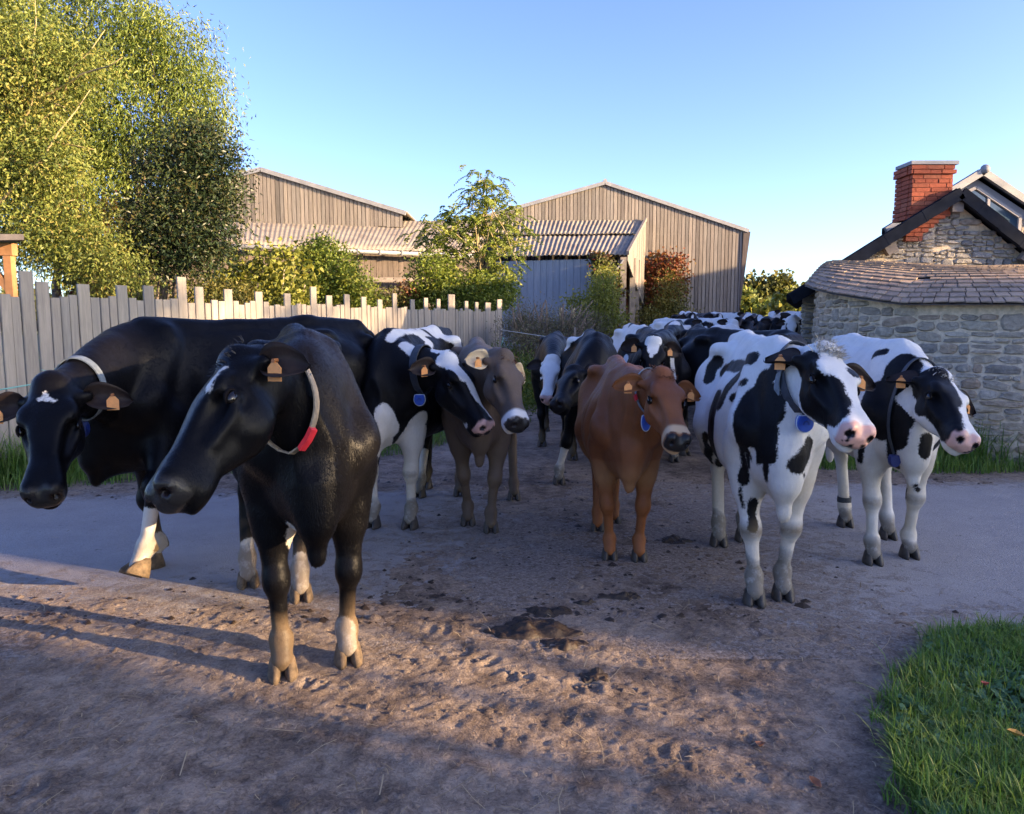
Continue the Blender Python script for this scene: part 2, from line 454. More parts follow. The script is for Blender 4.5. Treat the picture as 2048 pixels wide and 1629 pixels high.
# ---- right barn: gable wall facing the lane
Gy = 35.0
barn = empty('timber_barn', (4.2, Gy, gz(0, Gy)), label='large grey timber barn with a low gable behind the lane, ivy on its wall', cat='barn', group='timber barns of the farm')
barn.location = (0, 0, 0)
PX, PZ = 4.22, 7.75
sl_r, sl_l = 0.325, 0.275
xr, xl = 10.55, -6.5
roofz = lambda x: PZ - (sl_r * (x - PX) if x > PX else sl_l * (PX - x))
plank_wall(barn, (xl, Gy, 0), (xr, Gy, 0), lambda s: 0.3, lambda s: roofz(xl + s) - 0.06, M_PLANK, 0.165, 0.026, rr=RB)
mb = MB(); mb.box((2, Gy + 0.12, 2.9), (17.0, 0.06, 5.2)); mb.build('dark_backing', M_DARK, barn)
for a, b in (((xl - .2, roofz(xl - .2)), (PX, PZ)), ((PX, PZ), (xr + .25, roofz(xr + .25)))):
    mb = MB(); mb.bar((a[0], Gy - 0.10, a[1] + .03), (b[0], Gy - 0.10, b[1] + .03), 0.10, 0.16, up=(0, 0, 1)); mb.build('verge_board', M_ZINC, barn)
corrugated('roof', (xl, Gy, roofz(xl) + .06), (xl, Gy + 22, roofz(xl) + .06), (PX, Gy + 22, PZ + .06), (PX, Gy, PZ + .06), 0.35, .03, barn, rows=3)
corrugated('roof', (xr + .3, Gy, roofz(xr + .3) + .06), (xr + .3, Gy + 22, roofz(xr + .3) + .06), (PX, Gy + 22, PZ + .06), (PX, Gy, PZ + .06), 0.35, .03, barn, rows=3)
mb = MB(); mb.tube([(PX, Gy - .15, PZ + .12), (PX, Gy + 22, PZ + .12)], .09, 8); mb.build('ridge_cap', M_ZINC, barn)
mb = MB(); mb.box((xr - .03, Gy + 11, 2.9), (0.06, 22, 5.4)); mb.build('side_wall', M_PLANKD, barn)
mb = MB()                                                      # leaning end board under the overhang
v = [(xr + .32, Gy - .14, roofz(xr + .3)), (xr + .02, Gy - .10, roofz(xr)), (xr - 0.05, Gy - .10, 2.0), (xr + .30, Gy + .6, roofz(xr + .3)), (xr + .02, Gy + .6, roofz(xr)), (xr - 0.05, Gy + .6, 2.0)]
mb.add(v, [(0, 1, 2), (5, 4, 3), (0, 2, 5, 3), (0, 3, 4, 1), (1, 4, 5, 2)]); mb.build('end_board', M_PLANKD, barn)
# lean-to of corrugated sheets in front of it
FL, FR = Vector((-0.6, 29.0, 4.0)), Vector((4.15, 27.6, 3.93))
TL, TR = Vector((-0.6, 34.9, 6.10)), Vector((6.05, 34.9, 6.12))
ML, MR = FL.lerp(TL, .52), FR.lerp(TR, .52)
corrugated('lean_to_roof', FL, FR, MR, ML, 0.20, 0.022, barn, rows=4)
corrugated('lean_to_roof', ML - Vector((0, .15, -.03)), MR - Vector((0, .15, -.03)), TR, TL, 0.20, 0.022, barn, rows=4)
dlt = (FR - FL); dlt.z = 0
A_ = Vector((-0.6, 29.25, 0)); B_ = Vector((3.25, 28.1, 0)); Lb = (B_ - A_).length
plank_wall(barn, A_, B_, lambda s: 0.2, lambda s: 3.82, M_BLUEW, 0.25, 0.010, 0.035, 'cladding_board', 0, RB, out=((B_ - A_).cross(Vector((0, 0, 1)))).normalized())
mb = MB(); mb.bar(A_ + Vector((0, .08, 2.0)), B_ + Vector((0, .08, 2.0)), .06, 3.5); mb.build('dark_backing', M_DARK, barn)
# right side of the lean-to: boarded cheek under the roof, catching the sun
S0, S1 = Vector((FR.x + .02, FR.y + .1, 0)), Vector((TR.x, TR.y - .1, 0))
sd = (S1 - S0).normalized(); outw = sd.cross(Vector((0, 0, 1)))
LL = (S1 - S0).length
plank_wall(barn, S0, S1, lambda s: 3.75 - 1.6 * (s / LL), lambda s: FR.z - .02 + (TR.z - FR.z) * (s / LL), M_PLANK, 0.2, .012, 0.03, 'plank', 0.0, RB, out=outw)
mb = MB(); mb.bar(FR + Vector((.03, -.05, .06)), TR + Vector((.05, -.05, .06)), .10, .14); mb.build('verge_board', M_BEAM, barn)
# posts, opening and the boards inside
for q, h in (((4.05, 27.75), 3.85), ((4.75, 30.0), 4.0), ((5.25, 32.0), 4.1), ((5.75, 34.3), 4.3)):
    mb = MB(); mb.box((q[0], q[1], h / 2), (.22, .22, h)); mb.build('post', M_BEAM, barn)
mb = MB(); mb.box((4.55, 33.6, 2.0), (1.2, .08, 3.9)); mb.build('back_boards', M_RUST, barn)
mb = MB(); mb.box((3.9, 31.0, 2.0), (.08, 5.0, 3.8)); mb.build('dark_inner_panel', M_DARK, barn)
for k in range(6):                                             # slatted rack beside the opening
    mb = MB(); mb.bar((3.35 + .13 * k, 27.70, 2.75 + .16 * k), (3.35 + .13 * k, 27.70, 3.75), .05, .03); mb.build('slat', M_BEAM, barn)
mb = MB(); mb.bar((3.15, 27.66, 2.45), (4.05, 27.66, 3.75), .12, .05); mb.build('brace', M_ZINC, barn)

# ---- left barn behind the fence, with its own long lean-to
lb = empty('timber_barn', (0, 0, 0), label='left timber barn with long mossy corrugated lean-to roof behind the fence', cat='barn', group='timber barns of the farm')
Ly = 31.0; k_ = FPX / Ly
pxx = lambda u, d: (u - CX) / FPX * d
lx0, lxp, lx1 = pxx(250, Ly), pxx(537, Ly), pxx(810, Ly)
lzp, lz1 = 1.5 + (645 - 352) / k_, 1.5 + (645 - 433) / k_
s1 = (lzp - lz1) / (lx1 - lxp)
lroof = lambda x: lzp - s1 * abs(x - lxp) * (1 if x > lxp else 0.85)
lzb = 1.5 + (645 - 447) / k_
plank_wall(lb, (lx0, Ly, 0), (lx1, Ly, 0), lambda s: lzb - .25, lambda s: lroof(lx0 + s) - .05, M_PLANK, 0.165, .024, rr=RB)
mb = MB(); mb.box(((lx0 + lx1) / 2, Ly + .15, lzb * .5), (lx1 - lx0, .06, lzb)); mb.build('dark_backing', M_DARK, lb)
for a, b in (((lx0 - .2, lroof(lx0 - .2)), (lxp, lzp)), ((lxp, lzp), (lx1 + .15, lroof(lx1 + .15)))):
    mb = MB(); mb.bar((a[0], Ly - .1, a[1] + .03), (b[0], Ly - .1, b[1] + .03), .10, .17); mb.build('verge_board', M_ZINC, lb)
corrugated('roof', (lx1 + .2, Ly, lroof(lx1 + .2) + .07), (lx1 + .2, Ly + 20, lroof(lx1 + .2) + .07), (lxp, Ly + 20, lzp + .07), (lxp, Ly, lzp + .07), .35, .03, lb, rows=3)
corrugated('roof', (lx0 - .2, Ly, lroof(lx0 - .2) + .07), (lx0 - .2, Ly + 20, lroof(lx0 - .2) + .07), (lxp, Ly + 20, lzp + .07), (lxp, Ly, lzp + .07), .35, .03, lb, rows=3)
e0 = at(250, 478, 24.6); e1 = at(950, 508, 28.6)
t0 = at(250, 440, 30.9); t1 = at(1010, 443, 33.0)
corrugated('lean_to_roof', e0, e1, t1, t0, 0.20, 0.009, lb, rows=6)
mb = MB(); mb.tube([e0 + Vector((0, -.12, -.10)), e1 + Vector((0, -.12, -.10))], .075, 8); g_ = mb.build('gutter', M_ZINC, lb, True)
for k in range(15):
    q = e0.lerp(e1, (k + .5) / 15) + Vector((0, -.12, -.1)); mb = MB(); mb.box(q, (.05, .19, .19)); mb.build('gutter_bracket', M_ZINC, g_)
wa, wb = Vector((e0.x, e0.y + .5, 0)), Vector((e1.x, e1.y + .5, 0)); Lw = (wb - wa).length
o_ = (wb - wa).cross(Vector((0, 0, 1))).normalized()
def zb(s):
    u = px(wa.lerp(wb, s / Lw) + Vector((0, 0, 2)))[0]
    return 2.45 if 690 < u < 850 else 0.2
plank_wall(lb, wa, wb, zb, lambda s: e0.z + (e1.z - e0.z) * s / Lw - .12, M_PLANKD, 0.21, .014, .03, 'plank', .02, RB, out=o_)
mb = MB(); mb.bar(wa + Vector((0, 1.2, 1.9)), wb + Vector((0, 1.2, 1.9)), .06, 3.4); mb.build('dark_backing', M_DARK, lb)
mb = MB(); mb.bar(at(690, 560, 26.9) , at(850, 560, 27.7), .14, .16); mb.build('lintel_beam', M_BEAM, lb)
print('barns', round(time.time() - T0, 1))

# ================================================================== STONE HOUSE AND BREAD OVEN
M_STONE = rnd_mat('rubble_stone', [(0.45, 0.385, 0.30), (0.59, 0.49, 0.36), (0.52, 0.455, 0.365), (0.62, 0.49, 0.33), (0.48, 0.42, 0.34), (0.56, 0.40, 0.26), (0.66, 0.565, 0.43), (0.34, 0.30, 0.25), (0.59, 0.51, 0.39)], scale=14, bmp=.9, bd=.02, streak=.45)
M_MORTAR = simple('lime_mortar', (0.60, 0.49, 0.345), 0.9, var=0.25, scale=22, bmp=.8)
M_STONEG = rnd_mat('grey_rubble_stone', [(0.29, 0.28, 0.265), (0.41, 0.385, 0.35), (0.49, 0.445, 0.38), (0.37, 0.36, 0.345), (0.53, 0.49, 0.42), (0.26, 0.25, 0.24)], scale=14, bmp=.9, bd=.02, streak=.5)
M_SLATE = rnd_mat('old_slate', [(0.29, 0.215, 0.155), (0.44, 0.32, 0.215), (0.36, 0.265, 0.19), (0.52, 0.375, 0.245), (0.31, 0.24, 0.18)], scale=16, bmp=.5, streak=.4, rough=.7)
M_SLATED = simple('blue_slate', (0.018, 0.021, 0.029), 0.9, var=.25, scale=6, spec=.02)
M_BRICK = rnd_mat('red_brick', [(0.36, 0.088, 0.047), (0.46, 0.118, 0.060), (0.40, 0.098, 0.052), (0.32, 0.078, 0.042), (0.43, 0.14, 0.078)], scale=20, bmp=.5, streak=.3)
M_GLASS_, nt, p = new_mat('window_glass'); p.inputs['Base Color'].default_value = (0.05, 0.08, 0.11, 1); p.inputs['Roughness'].default_value = 0.04; p.inputs['Specular IOR Level'].default_value = 0.9
M_RENDER = simple('grey_render', (0.33, 0.31, 0.31), 0.85, var=.08, scale=6)
RS = random.Random(5)
def rubble(x0, z0, x1, z1, wmax, hmax, rr, out):
    """split a rectangle into irregular stones"""
    w, h = x1 - x0, z1 - z0
    if w <= wmax * rr.uniform(.35, 1.15) and h <= hmax * rr.uniform(.55, 1.25): out.append((x0, z0, x1, z1)); return
    if h / hmax > w / wmax * 0.8 if rr.random() < .85 else w < h:
        c = z0 + h * rr.uniform(.36, .64); rubble(x0, z0, x1, c, wmax, hmax, rr, out); rubble(x0, c, x1, z1, wmax, hmax, rr, out)
    else:
        c = x0 + w * rr.uniform(.34, .66); rubble(x0, z0, c, z1, wmax, hmax, rr, out); rubble(c, z0, x1, z1, wmax, hmax, rr, out)
def stone_mesh(cells, fmap, rr, parent, mat, limit, name='stone', joint=0.010, depth=0.024):
    """each cell becomes a rough faced stone; fmap(x, z, d) gives world points with d outwards"""
    sv = []; sf = []; made = 0
    for (x0, z0, x1, z1) in cells:
        cx_, cz_ = (x0 + x1) / 2, (z0 + z1) / 2
        hw, hh = (x1 - x0) / 2 - joint * rr.uniform(.3, 1.0), (z1 - z0) / 2 - joint * rr.uniform(.3, 1.0)
        if hw < .012 or hh < .012: continue
        n = 11; ph = rr.uniform(0, .6); ex = rr.uniform(3.0, 9.0); rag = [rr.uniform(.86, 1.06) for _ in range(n)]
        rot = rr.gauss(0, .07); cr, sr = cos(rot), sin(rot)
        d1 = depth * rr.uniform(.35, 1.25); sk = rr.uniform(-.3, .3); vs = []
        for ring, (sc_, dd) in enumerate(((1.06, -0.012), (1.0, d1 * .45), (0.80, d1))):
            for k in range(n):
                a = 2 * pi * k / n + ph; c_, s_ = cos(a), sin(a)
                r = (abs(c_) ** ex + abs(s_) ** ex) ** (-1 / ex) * rag[k] * sc_
                ax_, az_ = hw * r * c_, hh * r * s_
                vs.append(fmap(cx_ + ax_ * cr - az_ * sr, cz_ + (ax_ * sr + az_ * cr), dd + (sk * d1 * s_ + rr.uniform(-.006, .006) if ring else 0)))
        vs.append(fmap(cx_, cz_, d1 * rr.uniform(.9, 1.3)))
        fs = []
        for g in range(2):
            for k in range(n):
                a, b = g * n + k, g * n + (k + 1) % n
                fs.append((a, b, b + n, a + n))
        for k in range(n): fs.append((2 * n + k, 2 * n + (k + 1) % n, 3 * n))
        if made < limit: mesh_np(name, vs, fs, mat, parent, False)
        else:
            o = len(sv); sv += vs; sf += [tuple(i + o for i in q) for q in fs]
        made += 1
    if sv: tag(mesh_np(name, sv, sf, mat, parent), kind='stuff')
    return made

GYH = 11.2
house = empty('stone_house', (0, 0, 0), label='grey stone cottage gable with slate verges behind the oven', cat='house')
hk = FPX / GYH
hx = lambda u: (u - CX) / FPX * GYH
hz = lambda v: 1.5 + (645 - v) / hk * 1.0
pkx, pkz = hx(1886), hz(389)
rz_ = lambda x: pkz - (.636 * (pkx - x) if x < pkx else .744 * (x - pkx))
HL, HR = hx(1602), 8.9
hz0 = 0.0
# mortared core of the walls
mb = MB()
prof = [(HL, hz0), (HR, hz0), (HR, rz_(HR) - .12), (pkx, pkz - .14), (HL, rz_(HL) - .12)]
SH = .40
vs = [(x, GYH + .02, z) for x, z in prof] + [(x + SH * 6.5, GYH + 6.5, z) for x, z in prof]; n = 5
mb.add(vs, [tuple(range(n)), tuple(range(2 * n - 1, n - 1, -1))] + [(k, k + n, (k + 1) % n + n, (k + 1) % n) for k in range(n)])
mb.build('wall', M_MORTAR, house)
cells = []; rubble(HL, 0.05, HR, pkz, .34, .15, RS, cells)
cells = [c for c in cells if max(c[1], 0) > -1 and c[3] < rz_((c[0] + c[2]) / 2) - .10 and (c[3] > 1.95 or c[2] < hx(1690)) and not (hx(1788) < (c[0] + c[2]) / 2 < hx(1880) and (c[1] + c[3]) / 2 > hz(482) + ((c[0] + c[2]) / 2 - hx(1788)) * 0.62)]
stone_mesh(cells, lambda x, z, d: Vector((x, GYH - d, z)), RS, house, M_STONEG, 300)
cells = []; rubble(GYH, 0.05, GYH + 3.0, rz_(HL) - .16, .4, .17, RS, cells)
stone_mesh(cells, lambda x, z, d: Vector((HL - d + SH * (x - GYH), x, z)), RS, house, M_STONEG, 60)
# roof slopes with dark slate verges
eL, eR = hx(1568), 9.3
for xa in (eL, eR):
    mb = MB(); za = rz_(xa)
    q = [(xa, za), (pkx, pkz)]
    vs = [(x + SH * (y - GYH), y, z + dz) for y in (GYH - .16, GYH + 6.6) for (x, z) in q for dz in (-.10, .0)]
    mb.add(vs, [(0, 1, 3, 2), (4, 6, 7, 5), (1, 5, 7, 3), (0, 2, 6, 4), (0, 4, 5, 1), (2, 3, 7, 6)]); mb.build('roof', M_SLATED, house)
    mb = MB(); nb = 9                                         # overlapping verge slates
    for k in range(nb):
        a, b = k / nb, (k + 1.12) / nb
        P0, P1 = Vector((xa + (pkx - xa) * a, GYH - .19 - .003 * (k % 2), za + (pkz - za) * a + .012)), Vector((xa + (pkx - xa) * min(1, b), GYH - .19 - .003 * (k % 2), za + (pkz - za) * min(1, b) + .012))
        mb2 = MB(); mb2.bar(P0 - Vector((0, 0, .075)), P1 - Vector((0, 0, .075 + .012)), .055, .165, w2=.055); mb2.build('verge_slate', M_SLATED, house)
for u, v, dx, dz in ((1752, 502, .10, -.14), (2034, 520, -.10, -.14), (1884, 425, 0.0, -.14)):
    a = Vector((hx(u), GYH - .10, hz(v) + .08)); mb = MB(); mb.bar(a, a + Vector((dx, 0, dz)), .11, .16); mb.build('purlin_end', M_BEAM, house)
# brick chimney standing on the gable
ch = empty('chimney_stack', (0, 0, 0)); ch.parent = house
mb = MB(); cxl, cxr = hx(1797), hx(1876)
zt = hz(340); zb_ = hz(488)
mb.box(((cxl + cxr) / 2 + .01, GYH + .12, (zt + hz(440)) / 2), (cxr - cxl - .03, .40, zt - hz(440))); mb.box((hx(1806), GYH + .02, (hz(440) + zb_) / 2), (.12, .18, hz(440) - zb_ - .03))
mb.build('mortar_core', simple('red_mortar', (0.22, 0.075, 0.045), .9), ch)
nr = 17; rh = (zt - .03 - zb_) / nr
for r in range(nr):
    z = zb_ + rh * (r + .5)
    xa = cxl - (.05 if r < 3 else .015 if r < 8 else 0); xb = min(cxr, cxl + .20 + max(0, r - 1) * .082)
    if r >= nr - 2: xa -= .035; xb += .03
    x = xa - (.13 if r % 2 else 0); first = True
    while x < xb - .02:
        w = RS.choice((.19, .22, .25, .16)); x2 = min(x + w, xb); xs = max(x, xa)
        if x2 - xs > .03:
            mb = MB(); yy = GYH - .085 - RS.uniform(0, .008) - (.03 if r >= nr - 2 else 0)
            mb.box(((xs + x2) / 2, yy + .055, z + RS.uniform(-.002, .002)), (x2 - xs - .010, .11, rh - .010)); mb.build('brick', M_BRICK, ch)
        x = x2 + 0.0
    for yk in range(2):                                        # left flank
        if r >= 5:
            mb = MB(); mb.box((xa + .052, GYH + .10 + .2 * yk, z), (.11, .19, rh - .01)); mb.build('brick', M_BRICK, ch)
mb = MB(); mb.box(((cxl + cxr) / 2, GYH + .1, zt + .0), (cxr - cxl + .09, .46, .05)); mb.build('cap', M_ZINC, ch)

# round bread oven built against the gable
OC, OR_ = Vector((6.26, 9.65, 0)), 2.23
oven = empty('bread_oven', (0, 0, 0), label='round rubble stone bread oven with curved slate roof in front of the gable', cat='oven')
th0, th1 = radians(180 - 44), radians(180 + 150)               # around the circle, left contact to the right rear
def ow(s, z, d=0.0):
    th = th0 + s / OR_
    r = OR_ + d - 0.03 * (z - 1)                               # slight batter
    return Vector((OC.x + r * cos(th), OC.y + r * sin(th), z))
def eave_z(th):
    k = (th - th0) / (th1 - th0)
    return float(np.interp(k, [0, .16, .40, .6, .8, 1], [2.04, 1.99, 1.70, 1.68, 1.70, 1.90]))
LS = (th1 - th0) * OR_
vs = []; fs = []; n = 60
for i in range(n + 1):
    th = th0 + (th1 - th0) * i / n
    vs += [ow((th - th0) * OR_, 0.0), ow((th - th0) * OR_, eave_z(th) + .02)]
    if i: fs.append((2 * i - 2, 2 * i, 2 * i + 1, 2 * i - 1))
mesh_np('wall', vs, fs, M_MORTAR, oven, True)
cells = []; rubble(0.02, 0.0, LS * .80, 2.05, .46, .17, RS, cells)
cells = [c for c in cells if c[3] < eave_z(th0 + (c[0] + c[2]) / 2 / OR_) - .02]
cells.sort(key=lambda c: abs(c[0] - LS * .4))
stone_mesh(cells, lambda x, z, d: ow(x, z, d), RS, oven, M_STONE, 300, depth=.026)
# slates: rows from the eave to the line on the gable
def roof_pt(k, v, lift=0.0):
    th = th0 + (th1 - th0) * k; r = OR_ + .14
    e = Vector((OC.x + r * cos(th), OC.y + r * sin(th), eave_z(th)))
    t_ = Vector((4.62 + (8.6 - 4.62) * float(np.interp(k, [0, .12, .9, 1], [0, .04, 1, 1])), GYH - .04, 2.36 + .03 * sin(k * 9) - .04 * k))
    q = e.lerp(t_, v); q.z += 0.10 * sin(pi * v) + lift
    return q
vs = []; fs = []; nk, nv = 50, 8
for i in range(nk + 1):
    for j in range(nv + 1): vs.append(roof_pt(i / nk, j / nv, -.012))
for i in range(nk):
    for j in range(nv): a = i * (nv + 1) + j; fs.append((a, a + nv + 1, a + nv + 2, a + 1))
mesh_np('roof_deck', vs, fs, M_BEAM, oven, True)
rows = 15; cnt = 0; sv = []; sf = []
for r in range(rows):
    v0, v1 = r / rows, min(1.0, (r + 1.45) / rows); k = RS.uniform(0, .01)
    while k < .86:
        circ = (roof_pt(min(1, k + .01), v0) - roof_pt(k, v0)).length / .01
        w = RS.uniform(.10, .16) / max(1.2, circ); k2 = min(k + w, .9)
        a_, b_ = roof_pt(k + .0006, v0), roof_pt(k2 - .0006, v0); c_, d_ = roof_pt(k2 - .0006, v1), roof_pt(k + .0006, v1)
        j1, j2 = RS.uniform(-.004, .006), RS.uniform(-.004, .006); dr = Vector((0, 0, 1))
        out_ = (a_ - d_).normalized() * RS.uniform(-.006, .014)
        top = [a_ + dr * (.026 + j1) + out_, b_ + dr * (.026 + j2) + out_, c_ + dr * .004, d_ + dr * .004]
        vs = top + [q - dr * .014 for q in top]
        fs = [(0, 1, 2, 3), (7, 6, 5, 4), (0, 4, 5, 1), (1, 5, 6, 2), (2, 6, 7, 3), (3, 7, 4, 0)]
        if RS.random() > .012:
            if cnt < 300: mesh_np('slate', vs, fs, M_SLATE, oven)
            else: o = len(sv); sv += vs; sf += [tuple(i + o for i in q) for q in fs]
            cnt += 1
        k = k2
if sv: tag(mesh_np('slate', sv, sf, M_SLATE, oven), kind='stuff')
print('slates', cnt)

# rendered house behind, with a glazed gable
rh_ = empty('rendered_house', (0, 0, 0), label='grey rendered gable with triangular window rising behind the stone cottage', cat='house')
D2 = 15.0; k2_ = FPX / D2; X2 = lambda u: (u - CX) / FPX * D2; Z2 = lambda v: 1.5 + (645 - v) / k2_
ax, az = X2(1930), Z2(357)
r2 = lambda x: az - .62 * abs(x - ax)
prof = [(ax - 1.6, 0), (ax + 3.2, 0), (ax + 3.2, r2(ax + 3.2) - .1), (ax, az - .12), (ax - 1.6, r2(ax - 1.6) - .1)]
mb = MB(); vs = [(x, D2, z) for x, z in prof] + [(x + 3.6, D2 + 6, z) for x, z in prof]; n = 5
mb.add(vs, [tuple(range(n)), tuple(range(2 * n - 1, n - 1, -1))] + [(k, k + n, (k + 1) % n + n, (k + 1) % n) for k in range(n)]); mb.build('wall', M_RENDER, rh_)
for xa in (ax - 1.8, ax + 3.5):
    mb = MB(); mb.bar((xa, D2 - .12, r2(xa)), (ax, D2 - .12, az), .14, .13); mb.build('verge_board', M_ZINC, rh_)
    za = r2(xa); vs = [(x + .6 * (y - D2), y, z + dz) for y in (D2 - .1, D2 + 6.2) for (x, z) in ((xa, za), (ax, az)) for dz in (-.06, .05)]
    mb = MB(); mb.add(vs, [(0, 1, 3, 2), (4, 6, 7, 5), (1, 5, 7, 3), (0, 2, 6, 4), (0, 4, 5, 1), (2, 3, 7, 6)]); mb.build('roof', M_SLATED, rh_)
mb = MB(); mb.tube([(ax, D2 - .22, az + .04), (ax + 3.6, D2 + 6, az + .04)], .085, 10); mb.build('ridge_tile', M_ZINC, rh_, True)
Wn = [(X2(1905), Z2(395)), (X2(1925), Z2(385)), (X2(2014), Z2(441)), (X2(2014), Z2(500)), (X2(1905), Z2(500))]
vs = [(x, D2 - .03, z) for x, z in Wn] + [(x, D2 + .05, z) for x, z in Wn]; n = 5
mb = MB(); mb.add(vs, [tuple(range(n)), tuple(range(2 * n - 1, n - 1, -1))] + [(k, k + n, (k + 1) % n + n, (k + 1) % n) for k in range(n)]); wn_ = mb.build('window', M_GLASS_, rh_)
mb = MB()
for k in range(n): mb.bar((Wn[k][0], D2 - .05, Wn[k][1]), (Wn[(k + 1) % n][0], D2 - .05, Wn[(k + 1) % n][1]), .06, .06)
mb.bar((X2(1951), D2 - .045, Z2(400)), (X2(1951), D2 - .045, Z2(500)), .05, .05); mb.build('window_frame', M_RENDER, wn_)
cells = []; rubble(X2(2018), Z2(520), X2(2075), Z2(425), .32, .16, RS, cells)
cells = [c for c in cells if c[3] < r2((c[0] + c[2]) / 2) - .16]
stone_mesh(cells, lambda x, z, d: Vector((x, D2 - d, z)), RS, rh_, M_STONE, 80)

# ---- farm buildings to the right of the picture; the row is added to shade the herd
def plain_house(name, label, x0, x1, y0, y1, zw, zr, wall, roofm):
    o = empty(name, (0, 0, 0), label=label, cat='building')
    mb = MB(); mb.box(((x0 + x1) / 2, (y0 + y1) / 2, zw / 2), (x1 - x0, y1 - y0, zw)); mb.build('wall', wall, o)
    xm = (x0 + x1) / 2
    for y in (y0, y1):
        mb = MB(); mb.add([(x0, y, zw), (x1, y, zw), (xm, y, zr - .05)], [(0, 1, 2)] if y == y0 else [(0, 2, 1)]); mb.build('gable', wall, o)
    for xa in (x0 - .25, x1 + .25):
        zz = zw - .25 * (zr - zw) / (xm - x0)
        vs = [(x, y, z + dz) for y in (y0 - .2, y1 + .2) for (x, z) in ((xa, zz), (xm, zr)) for dz in (0, .08)]
        mb = MB(); mb.add(vs, [(0, 1, 3, 2), (4, 6, 7, 5), (1, 5, 7, 3), (0, 2, 6, 4), (0, 4, 5, 1), (2, 3, 7, 6)]); mb.build('roof', roofm, o)
    return o
SUNROT = math.atan2(SUN_DIR.y, SUN_DIR.x)       # unseen row added square to the low sun, ridges stepped to shape its shade
for args in (('shade_house', 'tall unseen stone house added at right to shade the herd', 31.0, 36.0, 3.35, 6.9, 8.6, 9.9),
             ('shade_annex', 'unseen stone block added beside the tall house to shade cows and fence', 31.1, 35.8, 6.6, 9.7, 7.4, 8.5),
             ('shade_low_house', 'lower unseen stone block added at the end of the shading row', 31.2, 35.6, 9.3, 15.5, 5.4, 6.4),
             ('shade_long_house', 'long unseen stone block added to shade the foreground', 31.0, 36.0, -22.0, 2.3, 7.2, 8.2),
             ('shade_shed', 'low unseen shed added in the gap to limit the sun strip', 31.0, 35.0, 2.35, 3.3, 5.2, 6.05)):
    plain_house(*args, M_MORTAR, M_SLATED).rotation_euler = (0, 0, SUNROT)
plain_house('hay_barn', 'big hay barn far to the right of the lane', 28.0, 40.0, 17.0, 36.0, 6.2, 8.6, M_PLANK, M_SLATED)
t = empty('filter_birch', (0, 0, 0), label="thin leaved birch added outside the frame to dapple the sun strip", cat='tree'); FILTER_BIRCH = t  # unseen tree added to break up and weaken the sun strip
print('houses', round(time.time() - T0, 1))
# ================================================================== PLANK FENCE
M_FENCE = rnd_mat('grey_fence_board', [(0.32, 0.28, 0.24), (0.41, 0.355, 0.295), (0.36, 0.315, 0.27), (0.44, 0.38, 0.31), (0.37, 0.33, 0.285), (0.29, 0.265, 0.24)], grain=(9, 9, 0.7), scale=2.2, streak=.28, bmp=.25)
fence = empty('plank_fence', (0, 0, 0), label='tall weathered plank fence with uneven board tops behind the cows', cat='fence')
TALL = [(-70, 560), (-20, 585), (59, 545), (90, 565), (168, 570), (246, 572), (302, 573), (368, 556), (395, 575), (459, 580), (520, 585), (576, 588), (630, 575), (657, 592), (694, 590), (728, 595), (757, 600), (787, 588), (825, 600), (852, 597), (876, 599), (902, 590), (932, 603), (952, 605), (975, 606), (998, 600)]
RF = random.Random(3)
ft = (FENCE_B - FENCE_A); FLn = ft.length; ft.normalize(); fo = Vector((ft.y, -ft.x, 0))
s = 0; alt = 0
while s < FLn:
    def proj(ss): return px(FENCE_A + ft * ss + Vector((0, 0, 1.6)))
    u0 = proj(s)[0]; wide = None
    for (uc, vt) in TALL:
        ub = proj(s + .145)[0]
        if u0 - 2 <= uc <= ub + 1: wide = vt
    w = .142 if wide else RF.choice((.098, .105, .112))
    c = FENCE_A + ft * (s + w / 2); g = gz(c.x, c.y)
    u, _ = px(c); k = FPX / c.y
    if wide: zt_ = 1.5 + (645 - wide) / k
    else: zt_ = 1.76 + RF.uniform(-.03, .03)
    zt_ = max(zt_, 1.70)
    d = RF.uniform(0, .014); b0 = FENCE_A + ft * (s + .005) + fo * d; b1 = FENCE_A + ft * (s + w - .004) + fo * (d + RF.uniform(-.004, .004)); ln = RF.uniform(-.006, .006)
    zb2 = g + .02; ch_ = .006
    vs = []
    for off_, z in ((0, zb2), (0, zt_ - RF.uniform(0, .004))):
        l_ = ft * (ln if z > 1 else 0)
        vs += [Vector((b0.x, b0.y, z)) + l_, Vector((b1.x, b1.y, z)) + l_, Vector((b1.x, b1.y, z)) + l_ + fo * .018, Vector((b1.x, b1.y, z)) + l_ - ft * ch_ + fo * .024, Vector((b0.x, b0.y, z)) + l_ + ft * ch_ + fo * .024, Vector((b0.x, b0.y, z)) + l_ + fo * .018]
    fs = [(0, 5, 4, 3, 2, 1), (6, 7, 8, 9, 10, 11)] + [(i, (i + 1) % 6, (i + 1) % 6 + 6, i + 6) for i in range(6)]
    mesh_np('board', vs, [q[::-1] for q in fs], M_FENCE, fence)
    s += w + .002
for z in (.45, 1.35):
    mb = MB(); mb.bar(FENCE_A - fo * .035 + Vector((0, 0, z + .1)), FENCE_B - fo * .035 + Vector((0, 0, z + .2)), .05, .10); mb.build('rail', M_BEAM, fence)
for k in range(7):
    q = FENCE_A.lerp(FENCE_B, (k + .3) / 7) - fo * .11; mb = MB(); mb.box((q.x, q.y, .8), (.09, .09, 1.7)); mb.build('post', M_BEAM, fence)
